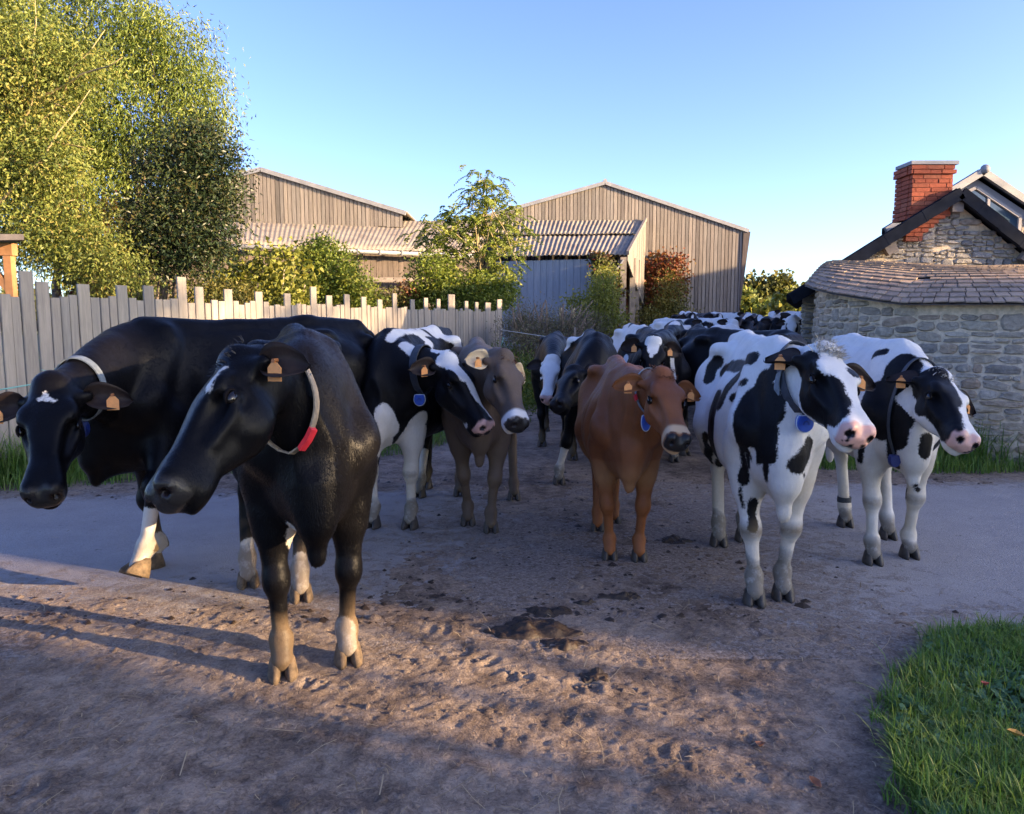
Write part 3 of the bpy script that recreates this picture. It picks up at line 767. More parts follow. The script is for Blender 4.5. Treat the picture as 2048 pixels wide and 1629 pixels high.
# ================================================================== COW BUILDER
# every body is one continuous surface: a distance field of anatomical masses, meshed by surface nets
def smin(a, b, k):
    h = np.maximum(k - np.abs(a - b), 0.0) / k
    return np.minimum(a, b) - h * h * k * 0.25
def tab(xs, ys):
    """smooth table lookup"""
    xs = np.array(xs, float); ys = np.array(ys, float)
    q = np.linspace(xs[0], xs[-1], 160); r = np.interp(q, xs, ys)
    ker = np.ones(9) / 9
    r = np.convolve(np.pad(r, 4, mode='edge'), ker, 'valid')
    return q, r
class Field:
    def __init__(self, lo, hi, h):
        self.h = h
        self.ax = [np.arange(lo[i], hi[i] + h, h, dtype=np.float32) for i in range(3)]
        self.D = np.full([len(a) for a in self.ax], 1.0, dtype=np.float32)
    def put(self, fn, lo, hi, k=0.04, op='add', m=None):
        m = (k + 0.04) if m is None else m
        sl = []
        for i in range(3):
            a = self.ax[i]
            i0 = max(0, int((lo[i] - m - a[0]) / self.h)); i1 = min(len(a), int((hi[i] + m - a[0]) / self.h) + 2)
            if i1 <= i0: return
            sl.append(slice(i0, i1))
        X = self.ax[0][sl[0]][:, None, None]; Y = self.ax[1][sl[1]][None, :, None]; Z = self.ax[2][sl[2]][None, None, :]
        d = fn(X, Y, Z).astype(np.float32)
        s = tuple(sl)
        if op == 'add': self.D[s] = smin(self.D[s], d, k)
        else: self.D[s] = -smin(-self.D[s], d, k)
    def cone(self, a, b, ra, rb, k=0.04, flat=None):
        a = np.array(a, float); b = np.array(b, float); ba = b - a; L2 = max(1e-9, ba @ ba)
        def fn(X, Y, Z):
            px_, py_, pz_ = X - a[0], Y - a[1], Z - a[2]
            t = np.clip((px_ * ba[0] + py_ * ba[1] + pz_ * ba[2]) / L2, 0, 1)
            return np.sqrt((px_ - t * ba[0]) ** 2 + (py_ - t * ba[1]) ** 2 + (pz_ - t * ba[2]) ** 2) - (ra + (rb - ra) * t)
        r = max(ra, rb)
        self.put(fn, np.minimum(a, b) - r, np.maximum(a, b) + r, k)
    def ell(self, c, r, M=None, k=0.04, op='add'):
        """ellipsoid; columns of M are its axes"""
        M = np.eye(3) if M is None else np.array(M, float)
        c = np.array(c, float); r = np.array(r, float)
        def fn(X, Y, Z):
            qx, qy, qz = X - c[0], Y - c[1], Z - c[2]
            u = [(qx * M[0, i] + qy * M[1, i] + qz * M[2, i]) / r[i] for i in range(3)]
            k0 = np.sqrt(u[0] ** 2 + u[1] ** 2 + u[2] ** 2) + 1e-6
            k1 = np.sqrt((u[0] / r[0]) ** 2 + (u[1] / r[1]) ** 2 + (u[2] / r[2]) ** 2) + 1e-6
            return k0 * (k0 - 1) / k1
        e = np.abs(M) @ r
        self.put(fn, c - e, c + e, k, op)
    def sample(self, p):
        p = np.asarray(p, float); idx = []
        for i in range(3):
            q = np.clip((p[..., i] - self.ax[i][0]) / self.h, 0, len(self.ax[i]) - 1.001); idx.append(q)
        i0 = [q.astype(int) for q in idx]; f = [q - i for q, i in zip(idx, i0)]
        r = 0
        for dx in (0, 1):
            for dy in (0, 1):
                for dz in (0, 1):
                    w = (f[0] if dx else 1 - f[0]) * (f[1] if dy else 1 - f[1]) * (f[2] if dz else 1 - f[2])
                    r = r + w * self.D[i0[0] + dx, i0[1] + dy, i0[2] + dz]
        return r
    def cast(self, o, d, tmax, tmin=0.0):
        """distance from o along d to where the surface is left last"""
        t = np.linspace(tmin, tmax, 60)
        s = self.sample(np.array(o)[None] + t[:, None] * np.array(d)[None])
        ins = np.where(s < 0)[0]
        if len(ins) == 0: return tmin
        i = ins[-1]
        if i == len(t) - 1: return tmax
        return t[i] + (t[i + 1] - t[i]) * (-s[i]) / (s[i + 1] - s[i] + 1e-9)
    def first(self, o, d, tmax):
        """distance from o (outside) along d to where the surface is entered"""
        t = np.linspace(0, tmax, 80)
        s = self.sample(np.array(o)[None] + t[:, None] * np.array(d)[None])
        ins = np.where(s < 0)[0]
        return t[ins[0]] if len(ins) else None
    def mesh(self):
        D = self.D; ins = D < 0; n = D.shape
        c = [ins[dx:n[0] - 1 + dx, dy:n[1] - 1 + dy, dz:n[2] - 1 + dz] for dx in (0, 1) for dy in (0, 1) for dz in (0, 1)]
        a_or = c[0].copy(); a_and = c[0].copy()
        for q in c[1:]: a_or |= q; a_and &= q
        act = a_or & ~a_and
        I, J, K = np.nonzero(act)
        vid = -np.ones(act.shape, dtype=np.int32); vid[I, J, K] = np.arange(len(I))
        val = {}
        for dx in (0, 1):
            for dy in (0, 1):
                for dz in (0, 1): val[dx, dy, dz] = D[I + dx, J + dy, K + dz]
        P = np.zeros((len(I), 3)); cnt = np.zeros(len(I))
        keys = list(val)
        for a in keys:
            for ax in range(3):
                if a[ax]: continue
                b = list(a); b[ax] = 1; b = tuple(b)
                va, vb = val[a], val[b]; m = (va < 0) != (vb < 0)
                t = np.where(m, va / np.where(m, va - vb, 1), 0)
                pt = np.zeros((len(I), 3)); pt[:] = a; pt[:, ax] = t
                P[m] += pt[m]; cnt[m] += 1
        P /= cnt[:, None]
        P += np.stack([I, J, K], 1)
        V = P * self.h + np.array([a[0] for a in self.ax])
        F = []
        for ax in range(3):
            sl0 = [slice(None)] * 3; sl1 = [slice(None)] * 3
            sl0[ax] = slice(0, n[ax] - 1); sl1[ax] = slice(1, n[ax])
            s0 = ins[tuple(sl0)]; s1 = ins[tuple(sl1)]
            E = np.nonzero(s0 != s1); E = list(E)
            o1, o2 = [(1, 2), (2, 0), (0, 1)][ax]
            ok = (E[o1] > 0) & (E[o2] > 0) & (E[o1] < n[o1] - 1) & (E[o2] < n[o2] - 1)
            E = [e[ok] for e in E]
            fl = s0[tuple(E)]
            def g(d1, d2):
                q = list(E); q[o1] = q[o1] + d1; q[o2] = q[o2] + d2
                return vid[tuple(q)]
            q = np.stack([g(-1, -1), g(0, -1), g(0, 0), g(-1, 0)], 1)
            q[~fl] = q[~fl][:, ::-1]
            F.append(q)
        F = np.concatenate(F); F = F[(F >= 0).all(1)]
        # relax a little
        for it, lam in ((0, 0.5), (1, -0.35), (2, 0.5)):
            S = np.zeros_like(V); C = np.zeros(len(V))
            for a, b in ((0, 1), (1, 2), (2, 3), (3, 0)):
                for p, q in ((a, b), (b, a)):
                    np.add.at(S, F[:, p], V[F[:, q]]) if False else None
                    for d in range(3): S[:, d] += np.bincount(F[:, p], V[F[:, q], d], len(V))
                    C += np.bincount(F[:, p], minlength=len(V))
            V = V + lam * (S / np.maximum(C, 1)[:, None] - V)
        return V, F

def loft_curve(fld, P, T, U, S, w, ht, hb, k, ex=2.0):
    """soft tube of varying elliptical section through the points P (frames T,U,S)"""
    n = len(P)
    def fn(X, Y, Z):
        best = None
        for i in range(n):
            qx, qy, qz = X - P[i][0], Y - P[i][1], Z - P[i][2]
            c = qx * T[i][0] + qy * T[i][1] + qz * T[i][2]
            a = (qx * S[i][0] + qy * S[i][1] + qz * S[i][2]) / w[i]
            b = qx * U[i][0] + qy * U[i][1] + qz * U[i][2]
            b = np.where(b > 0, b / ht[i], b / hb[i])
            ln = 0.5 * (np.linalg.norm(P[min(i + 1, n - 1)] - P[max(i - 1, 0)])) * 0.8
            cc = np.maximum(np.abs(c) - ln * 0.5, 0)
            r = min(w[i], 0.5 * (ht[i] + hb[i]))
            d = (np.sqrt(a * a + b * b + (cc / r) ** 2) - 1) * r
            best = d if best is None else smin(best, d, 0.014)
        return best
    R_ = np.maximum(np.maximum(ht, hb), w)[:, None]
    fld.put(fn, (np.array(P) - R_).min(0), (np.array(P) + R_).max(0), k)

def wob(p, s, seed=0.0):
    """cheap smooth noise, about -1..1"""
    x, y, z = p[:, 0] * s, p[:, 1] * s, p[:, 2] * s
    return (np.sin(x * 1.3 + 1.7 * np.sin(y * 1.1 + seed) + seed) + np.sin(y * 1.7 + 1.3 * np.sin(z * 0.9 + 2 * seed) + 1.3)
            + np.sin(z * 1.5 + 1.9 * np.sin(x * 1.2 + 0.7 * seed) + 2.1)) / 3

HX = [-0.07, -0.03, 0.03, 0.11, 0.19, 0.25, 0.32, 0.39, 0.45, 0.50, 0.545, 0.575]
HT = [-0.05, -0.005, 0.012, 0.022, 0.024, 0.018, 0.006, -0.002, 0.002, -0.004, -0.030, -0.055]
HB = [-0.11, -0.150, -0.190, -0.222, -0.238, -0.232, -0.200, -0.168, -0.155, -0.150, -0.130, -0.095]
HW = [0.040, 0.080, 0.092, 0.101, 0.108, 0.096, 0.077, 0.064, 0.070, 0.080, 0.074, 0.040]

class Cow: pass

def cow_field(sp):
    """distance field of a cow in its own frame: x forward, y left, z up, withers over the origin"""
    c = Cow(); c.sp = sp
    fat = sp.get('fat', 1.0); h = sp.get('res', 0.014)
    head, hd, hu = np.array(sp['poll'], float), np.array(sp['hdir'], float), np.array(sp['hup'], float)
    hs = sp.get('hscale', 1.0)
    hd = hd / np.linalg.norm(hd); hu = hu - hd * (hu @ hd); hu /= np.linalg.norm(hu); hl = np.cross(hu, hd)
    c.HM = np.stack([hd, hl, hu], 1) * hs; c.HO = head
    muz = head + hd * 0.6 * hs
    pts = np.array([head, muz, head + hl * .2, head - hl * .2, head - hu * 0.3] + [np.array(q, float) for q in sp['feet']])
    lo = np.minimum(pts.min(0) - 0.16, [-1.62, -0.46, -0.03]); hi = np.maximum(pts.max(0) + 0.16, [0.52, 0.46, 1.62])
    F = Field(lo, hi, h); c.F = F
    # ---- trunk
    tx = [-1.50, -1.44, -1.36, -1.22, -1.05, -0.92, -0.75, -0.50, -0.25, -0.05, 0.08, 0.20, 0.30, 0.36]
    tt = [1.18, 1.34, 1.39, 1.41, 1.415, 1.41, 1.395, 1.385, 1.385, 1.40, 1.395, 1.33, 1.22, 1.08]
    tb = [1.08, 0.94, 0.84, 0.76, 0.72, 0.68, 0.62, 0.575, 0.575, 0.60, 0.625, 0.66, 0.72, 0.86]
    tw = [0.03, 0.10, 0.150, 0.205, 0.240, 0.255, 0.280, 0.315, 0.295, 0.235, 0.205, 0.175, 0.13, 0.05]
    tc = [1.13, 1.14, 1.12, 1.08, 1.06, 1.03, 0.99, 0.95, 0.93, 0.95, 0.98, 1.00, 1.00, 0.98]
    tabs = [tab(tx, q) for q in (tt, tb, tw, tc)]
    def trunk(X, Y, Z):
        x = X.ravel(); top, bot, w, zc = [np.interp(x, q, r).reshape(X.shape) for q, r in tabs]
        w = w * fat
        rz = np.where(Z > zc, top - zc, zc - bot)
        v = (Z - zc) / rz
        ws = w * (1 - 0.42 * np.clip(v, 0, 1.2) ** 1.3) * (1 + 0.05 * np.clip(-v, 0, 1))
        ey, ez = np.abs(Y) / ws, np.abs(v)
        k0 = (ey ** 2.25 + ez ** 2.25 + 1e-9) ** (1 / 2.25)
        d = (k0 - 1) * np.minimum(ws, rz)
        # cap the ends
        e = np.maximum(X - 0.36, -1.50 - X)
        rib = 0.0034 * np.sin((X + 0.16 * Z + 0.02 * np.sin(9 * X)) * 2 * pi / 0.105) * np.exp(-((X + 0.38) / 0.24) ** 2) * np.exp(-((Z - 1.02) / 0.2) ** 2)
        return np.maximum(d, e * 0.8) + rib * sp.get('bony', 1.0)
    F.put(trunk, (-1.5, -.42, .5), (.4, .42, 1.46), 0.02, m=0.5)
    b = sp.get('bony', 1.0)
    # spine ridge, hip and pin bones, hollow of the flank
    F.cone((-1.36, 0, 1.365), (-0.95, 0, 1.385), 0.034, 0.036, 0.06)
    F.cone((-1.0, 0, 1.385), (-0.45, 0, 1.362), 0.036, 0.032, 0.06)
    F.cone((-0.5, 0, 1.36), (0.04, 0, 1.372), 0.032, 0.036, 0.06)
    for q in range(6): F.ell((-1.02 + 0.115 * q, 0, 1.412 - 0.006 * q), (0.030, 0.014, 0.016 * b), k=0.03)
    for s in (1, -1):
        F.ell((-0.96, s * 0.205 * fat, 1.315), (0.10, 0.048, 0.045), k=0.12)
        F.ell((-1.40, s * 0.105, 1.27), (0.06, 0.04, 0.05), k=0.07)
        F.ell((-0.77, s * 0.325 * fat, 1.22), (0.15, 0.10 * b, 0.13), k=0.14, op='sub')
        F.ell((-0.28, s * 0.30 * fat, 1.31), (0.26, 0.09 * b, 0.08), k=0.12, op='sub')
        F.ell((-1.18, s * 0.30 * fat, 1.27), (0.12, 0.065, 0.08), k=0.12, op='sub')
        # shoulder blade and point of shoulder
        F.cone((-0.02, s * 0.085, 1.335), (0.15, s * 0.172 * fat, 0.99), 0.045, 0.080, 0.075)
        F.cone((-0.04, s * 0.125 * fat, 1.30), (0.10, s * 0.215 * fat, 1.04), 0.014, 0.020, 0.06)
        F.ell((-0.145, s * 0.30 * fat, 1.0), (0.040, 0.07, 0.22), k=0.08, op='sub')
        F.ell((0.205, s * 0.205 * fat, 1.16), (0.045, 0.065, 0.17), M=np.array([[.95, 0, -.3], [0, 1, 0], [.3, 0, .95]]), k=0.07, op='sub')
        F.ell((0.205, s * 0.15 * fat, 0.93), (0.055, 0.05, 0.06), k=0.05)
        F.cone((0.14, s * 0.165 * fat, 0.98), (-0.02, s * 0.175 * fat, 0.82), 0.092, 0.080, 0.08)
    # ---- neck
    N0 = np.array([-0.02, 0, 1.10]); N1 = head - hu * 0.105 * hs - hd * 0.02
    L = np.linalg.norm(N1 - N0)
    t0 = np.array([0.85, 0, 0.35]) * L * 0.45
    t1 = (hd * 0.25 - hu * 0.55); t1 = t1 / np.linalg.norm(t1) * L * sp.get('ncurve', 0.22)
    P = []; n = 16
    for i in range(n):
        t = i / (n - 1); a = (1 - t) ** 3; bb = 3 * t * (1 - t) ** 2; cc = 3 * t * t * (1 - t); d = t ** 3
        P.append(N0 * a + (N0 + t0) * bb + (N1 + t1 * -0.2 - (N1 - N0) * 0.33) * cc + N1 * d)
    P = np.array(P); T = np.gradient(P, axis=0); T /= np.linalg.norm(T, axis=1)[:, None]
    U = []; S = []
    for i in range(n):
        k = i / (n - 1)
        ref = np.array([0, 0, 1.0]) * (1 - k) + (hu * 0.6 + np.array([0, 0, .4]) - hd * 0.5) * k
        u = ref - T[i] * (ref @ T[i]); u /= np.linalg.norm(u); U.append(u); S.append(np.cross(u, T[i]))
    k = np.linspace(0, 1, n)
    w = np.interp(k, [0, .3, .6, .85, 1], [0.16, 0.140, 0.105, 0.088, 0.080]) * (0.5 + 0.5 * fat) * sp.get('nw', 1)
    ht = np.interp(k, [0, .3, .6, .85, 1], [0.24, 0.20, 0.145, 0.105, 0.095])
    hb = np.interp(k, [0, .3, .6, .85, 1], [0.32, 0.28, 0.185, 0.125, 0.11])
    loft_curve(F, P, T, U, S, w, ht, hb, 0.07)
    c.neck = tuple(np.stack([np.interp(np.linspace(0, 15, 10), np.arange(16), np.array(q)[:, d]) for d in range(3)], 1) if np.ndim(q) == 2 else np.interp(np.linspace(0, 15, 10), np.arange(16), q) for q in (P, T, U, S, w, ht, hb))
    P, T, U, S, w, ht, hb = c.neck
    # dewlap: a thin fold from the throat to the brisket
    dl = sp.get('dewlap', 1.0)
    q = [P[7] - U[7] * hb[7] * 0.75, P[5] - U[5] * hb[5] * 0.92, P[3] - U[3] * hb[3] * 0.95, np.array([0.33, P[2][1] * .6, 0.84]), np.array([0.34, 0, 0.69])]
    for i in range(4): F.cone(q[i], q[i + 1], 0.026, 0.032, 0.05)
    F.cone((0.16, 0, 0.76), (0.29, 0, 0.76), 0.10, 0.065, 0.10)
    if dl > 0:
        F.cone((0.30, 0, 0.84), (0.335, 0, 0.71), 0.085, 0.046, 0.09)
        F.cone((0.33, 0, 0.72), (0.335, 0, 0.685 - 0.10 * dl), 0.046, 0.014, 0.05)
        F.cone((0.14, 0, 0.69), (0.33, 0, 0.69 - 0.09 * dl), 0.05, 0.014, 0.06)
    # belly line and udder
    F.ell((-1.08, 0, 0.70), (0.19, 0.15, 0.15), k=0.10)
    # ---- legs: feet = front left, front right, hind left, hind right
    c.feet = [np.array(q, float) for q in sp['feet']]; c.fdir = []
    g = sp.get('girth', 1.0)
    jl = sp.get('joints', {})
    for i, H in enumerate(c.feet):
        s = 1 if i % 2 == 0 else -1
        tw_ = sp.get('toe', [0, 0, 0, 0])[i]; fd = np.array([cos(tw_), sin(tw_), 0])
        j = jl.get(i)
        if i < 2:
            E = np.array([0.0 + 0.15 * (H[0] - 0.04), s * 0.165 * fat, 0.80])
            if j: K, Fe = np.array(j[0], float), np.array(j[1], float)
            else:
                Fe = H + np.array([0, 0, 0.145]) - fd * 0.035
                K = E + (Fe - E) * 0.60 + fd * 0.022
            F.cone(E + [0, 0, .06], E + (K - E) * 0.45, 0.098 * g, 0.070 * g, 0.07)
            F.cone(E + (K - E) * 0.3, K + (E - K) * 0.12, 0.078 * g, 0.049 * g, 0.05)
            F.ell(K + fd * 0.008, (0.060 * g, 0.058 * g, 0.070), k=0.03)
            A = K + (Fe - K) * 0.14
            F.cone(A, Fe + (K - Fe) * 0.12, 0.038 * g, 0.033 * g, 0.03)
            F.ell(Fe - fd * 0.006, (0.047 * g, 0.048 * g, 0.050), k=0.025)
        else:
            dx = H[0] + 1.16
            Hp = np.array([-1.08, s * 0.14 * fat, 1.10]); St = np.array([-0.89 + 0.2 * dx, s * 0.225 * fat, 0.84])
            if j: K, Fe = np.array(j[0], float), np.array(j[1], float)
            else:
                Fe = H + np.array([0, 0, 0.15]) - fd * 0.04
                K = np.array([H[0] - 0.115 - 0.06 * dx, H[1] * 0.9 + s * 0.02, 0.53])
            F.cone(Hp, St, 0.165 * g, 0.115 * g, 0.12)
            F.cone(Hp + [-.12, 0, 0], K * 0.45 + St * 0.55 + [-.04, 0, 0], 0.13 * g, 0.085 * g, 0.12)
            F.cone(St, K + (St - K) * 0.2, 0.100 * g, 0.052 * g, 0.08)
            F.cone(K + (St - K) * 0.35 + [-.055, 0, .02], K + [-.028, 0, .03], 0.026, 0.026, 0.05)
            F.ell(K, (0.058 * g, 0.046 * g, 0.066), k=0.035)
            F.cone(K + (Fe - K) * 0.1, Fe + (K - Fe) * 0.1, 0.042 * g, 0.038 * g, 0.03)
            F.ell(Fe - fd * 0.006, (0.050 * g, 0.048 * g, 0.052), k=0.025)
        ax = H + np.array([0, 0, 0.055]) if not j else H
        c.fdir.append((fd, j))
        d = (H - Fe); d = d / np.linalg.norm(d)
        pz = H + np.array([0, 0, 0.072]) if not j else H - d * 0.05
        F.cone(Fe, pz, 0.040 * g, 0.046 * g, 0.03)
        for ss in (1, -1):                                  # dewclaws
            sd = np.array([-fd[1], fd[0], 0])
            F.ell(Fe - fd * 0.042 + sd * ss * 0.022 + np.array([0, 0, -0.02]), (0.018, 0.016, 0.022), k=0.012)
    # ---- tail
    tl = [np.array(q, float) for q in ((-1.40, 0, 1.37), (-1.50, 0, 1.30), (-1.53, 0.01, 1.05), (-1.53, 0.02, 0.75), (-1.51, 0.02, 0.55))]
    for i, (ra, rb) in enumerate(((.045, .035), (.034, .026), (.026, .02), (.02, .035))): F.cone(tl[i], tl[i + 1], ra, rb, 0.03)
    F.ell((-1.51, 0.02, 0.48), (.04, .04, .13), k=.03)
    # ---- head
    hw = [q * sp.get('headw', 1.0) for q in HW]
    ht_, hb_, hw_ = tab(HX, HT), tab(HX, HB), tab(HX, hw)
    M = c.HM / hs
    def headfn(X, Y, Z):
        qx, qy, qz = (X - head[0]) / hs, (Y - head[1]) / hs, (Z - head[2]) / hs
        a = qx * M[0, 0] + qy * M[1, 0] + qz * M[2, 0]; y = qx * M[0, 1] + qy * M[1, 1] + qz * M[2, 1]; z = qx * M[0, 2] + qy * M[1, 2] + qz * M[2, 2]
        t = np.interp(a.ravel(), *ht_).reshape(a.shape); bt = np.interp(a.ravel(), *hb_).reshape(a.shape); w_ = np.interp(a.ravel(), *hw_).reshape(a.shape)
        zc = t - (t - bt) * 0.42; rz = np.where(z > zc, t - zc, zc - bt)
        v = (z - zc) / rz
        lowf = np.interp(a.ravel(), [0, .12, .25, .4, .5], [.55, .45, .35, .22, .1]).reshape(a.shape)
        ws = w_ * (1 - lowf * np.clip(-v, 0, 1.1))
        k0 = ((np.abs(y) / ws) ** 3.1 + np.abs(v) ** 3.1 + 1e-9) ** (1 / 3.1)
        d = (k0 - 1) * np.minimum(ws, rz)
        e = np.maximum(a - 0.572, -0.07 - a)
        return np.maximum(d, e) * hs
    e = 0.62 * hs
    F.put(headfn, np.minimum(head, muz) - 0.22 * hs, np.maximum(head, muz) + 0.22 * hs, 0.045, m=0.03)
    Hp = lambda a, y, z: head + c.HM @ np.array([a, y, z])
    c.Hp = Hp
    F.ell(Hp(-0.005, 0, 0.005), np.array([0.05, 0.06, 0.035]) * hs, M, k=0.05)
    yw = sp.get('headw', 1.0)
    for s in (1, -1):
        F.ell(Hp(0.165, s * 0.088 * yw, -0.010), np.array([0.05, 0.028, 0.024]) * hs, M, k=0.035)      # brow
        F.ell(Hp(0.215, s * 0.100 * yw, -0.098), np.array([0.05, 0.02, 0.022]) * hs, M, k=0.03, op='sub')
        F.ell(Hp(0.205, s * 0.104 * yw, -0.056), np.array([0.040, 0.018, 0.030]) * hs, M, k=0.02)        # eye bulge
        F.ell(Hp(0.30, s * 0.090, -0.045), np.array([0.10, 0.022, 0.03]) * hs, M, k=0.04, op='sub')
        F.ell(Hp(0.20, s * 0.068 * yw, -0.150), np.array([0.075, 0.032, 0.065]) * hs, M, k=0.04)         # cheek
        F.cone(Hp(0.24, s * 0.090, -0.092), Hp(0.35, s * 0.064, -0.088), 0.016 * hs, 0.012 * hs, 0.03)    # facial crest
        F.ell(Hp(0.525, s * 0.043, -0.030), np.array([0.035, 0.026, 0.026]) * hs, M, k=0.03)              # nostril wing
        F.ell(Hp(0.552, s * 0.046, -0.050), np.array([0.024, 0.011, 0.015]) * hs, M, k=0.008, op='sub')   # nostril
        F.cone(Hp(0.045, s * 0.080 * yw, -0.075), Hp(0.03, s * 0.125 * yw, -0.080), 0.036 * hs, 0.026 * hs, 0.035)   # ear root
        F.ell(Hp(0.49, s * 0.077, -0.128), np.array([0.085, 0.012, 0.006]) * hs, M, k=0.012, op='sub')    # mouth
    F.ell(Hp(0.565, 0, -0.125), np.array([0.02, 0.07, 0.006]) * hs, M, k=0.012, op='sub')
    F.ell(Hp(0.49, 0, -0.146), np.array([0.065, 0.045, 0.022]) * hs, M, k=0.03)                           # chin
    c.hs = hs
    return c

def paint(c, V):
    """signed field: > 0 where the coat shows its second colour"""
    sp = c.sp
    seed = sp.get('seed', 0)
    W = V + np.stack([wob(V, 14, seed), wob(V[:, [1, 2, 0]], 14, seed + 2), wob(V[:, [2, 0, 1]], 14, seed + 5)], 1) * 0.010
    W += np.stack([wob(V, 37, seed + 1), wob(V[:, [1, 2, 0]], 37, seed + 3), wob(V[:, [2, 0, 1]], 37, seed + 7)], 1) * 0.004
    Hl = (V - c.HO) @ (c.HM / c.hs ** 2)
    cur = np.full(len(V), 1.0 if sp.get('base') == 'w' else -1.0)
    for op in sp.get('paint', []):
        a = np.array(op[1], float); b = np.array(op[2] if op[2] is not None else op[1], float); ra, rb = op[3], op[4]
        X = Hl + (W - V) * 0.7 if (len(op) > 5 and op[5] == 'h') else W
        ba = b - a; L2 = max(1e-9, ba @ ba); q = X - a
        t = np.clip((q @ ba) / L2, 0, 1)
        d = np.linalg.norm(q - t[:, None] * ba, axis=1) - (ra + (rb - ra) * t)
        new = np.maximum(cur, -d) if op[0] == 'w' else np.minimum(cur, d)
        hm = (Hl[:, 0] > -0.03) & (Hl[:, 0] < 0.65) & (np.abs(Hl[:, 1]) < 0.17) & (Hl[:, 2] > -0.26) & (Hl[:, 2] < 0.12)
        if len(op) > 5: hm = hm if op[5] == 'h' else ~hm & (V[:, 2] < 9)
        else: hm = ~hm
        cur = np.where(hm, new, cur)
    return cur, Hl

COAT = {}
def coat_mat(key, c0, c1, rough=0.5, sheen=0.0, spec=0.2, dust=0.16):
    if key in COAT: return COAT[key]
    m, nt, p = new_mat('coat_' + key)
    A = N(nt, 'Attribute', attribute_name='pattern'); Tn = N(nt, 'Attribute', attribute_name='tint')
    co = coords(nt, 'Object')
    n1 = noise(nt, 90, 3, 0.6, co)
    f = math_n(nt, 'ADD', A.outputs['Fac'], math_n(nt, 'MULTIPLY', math_n(nt, 'SUBTRACT', n1.outputs[0], 0.5), 0.030))
    f = math_n(nt, 'MULTIPLY_ADD', f, 110, 0.5, clamp=True)
    n2 = noise(nt, 7, 5, 0.6, co)
    n3 = noise(nt, 150, 2, 0.5, coords(nt, 'Object', (1, 1, 0.25)))
    va = ramp(nt, n2.outputs[0], [(0.3, [x * 0.82 for x in c0]), (0.7, [min(1, x * 1.15) for x in c0])])
    vb = ramp(nt, n2.outputs[0], [(0.3, [x * 0.86 for x in c1]), (0.7, [min(1, x * 1.06) for x in c1])])
    cc = mixc(nt, f, va.outputs[0], vb.outputs[0])
    cc = mixc(nt, math_n(nt, 'MULTIPLY', n3.outputs[0], 0.35), cc, mixc(nt, 1.0, cc, (0.62, 0.6, 0.58), 'MULTIPLY'))
    # thin dust caught in the hair
    du = noise(nt, 3.2, 6, 0.7, co, 0.6)
    cc = mixc(nt, ramp(nt, du.outputs[0], [(0.52, (0, 0, 0)), (0.74, (dust, dust, dust))]).outputs[0], cc, (0.16, 0.115, 0.075))
    # brown dirt where the tint's alpha says so, broken up by noise
    n4 = noise(nt, 26, 5, 0.7, co)
    al = math_n(nt, 'MULTIPLY', Tn.outputs['Alpha'], math_n(nt, 'MULTIPLY_ADD', n4.outputs[0], 1.5, 0.25, clamp=True), clamp=True)
    cc = mixc(nt, al, cc, Tn.outputs['Color'])
    nt.links.new(cc, p.inputs['Base Color'])
    rr = math_n(nt, 'MULTIPLY_ADD', n2.outputs[0], 0.25, rough - 0.12)
    wt = N(nt, 'Attribute', attribute_name='wet')
    rr = math_n(nt, 'MULTIPLY', rr, math_n(nt, 'MULTIPLY_ADD', wt.outputs['Fac'], -0.35, 1.0))
    nt.links.new(rr, p.inputs['Roughness'])
    nt.links.new(math_n(nt, 'MULTIPLY_ADD', wt.outputs['Fac'], 0.2, spec), p.inputs['Specular IOR Level'])
    p.inputs['Sheen Weight'].default_value = sheen; p.inputs['Sheen Roughness'].default_value = 0.4
    n5 = noise(nt, 24, 4, 0.6, coords(nt, 'Object', (1, 1, 0.5)))
    n6 = noise(nt, 420, 2, 0.5, coords(nt, 'Object', (1, 1, 0.18)), 0.3)
    hgt = math_n(nt, 'ADD', math_n(nt, 'MULTIPLY', n3.outputs[0], 0.45), math_n(nt, 'ADD', math_n(nt, 'MULTIPLY', n2.outputs[0], 2.2), math_n(nt, 'ADD', math_n(nt, 'MULTIPLY', n5.outputs[0], 1.0), math_n(nt, 'MULTIPLY', n6.outputs[0], 0.35))))
    bump(nt, p, hgt, 0.34, 0.006)
    COAT[key] = m
    return m

_m, _nt, _p = new_mat('cow_eye')
_p.inputs['Base Color'].default_value = (0.008, 0.006, 0.005, 1); _p.inputs['Roughness'].default_value = 0.06
M_EYE = _m
M_HOOF = simple('hoof_horn', (0.05, 0.04, 0.032), 0.6, var=0.5, scale=25, bmp=0.3)
M_HOOFD = simple('dirt_caked_horn', (0.105, 0.072, 0.042), 0.85, var=0.6, scale=30, bmp=0.5)
M_STRAP = simple('worn_strap', (0.24, 0.20, 0.145), 0.7, var=0.25, scale=30, bmp=0.2)
M_STRAPD = simple('dark_strap', (0.030, 0.036, 0.046), 0.6, var=0.3, scale=30, bmp=0.2)
M_STRAPG = simple('grey_strap', (0.16, 0.19, 0.21), 0.65, var=0.3, scale=30, bmp=0.2)
M_RED = simple('red_plastic', (0.62, 0.03, 0.045), 0.4)
M_BLUE = simple('blue_plastic', (0.015, 0.075, 0.42), 0.38, var=0.12, scale=40)
M_DBLUE = simple('navy_plastic', (0.006, 0.02, 0.13), 0.4)
M_RIM = simple('pale_plastic_rim', (0.55, 0.62, 0.68), 0.4)
M_TAG = simple('orange_ear_tag', (0.78, 0.33, 0.10), 0.5, var=0.12, scale=60)
M_TAGD = simple('tag_button', (0.35, 0.13, 0.04), 0.5)
M_METAL = simple('buckle_metal', (0.45, 0.44, 0.42), 0.35, metal=0.9)
EYE_ME = None

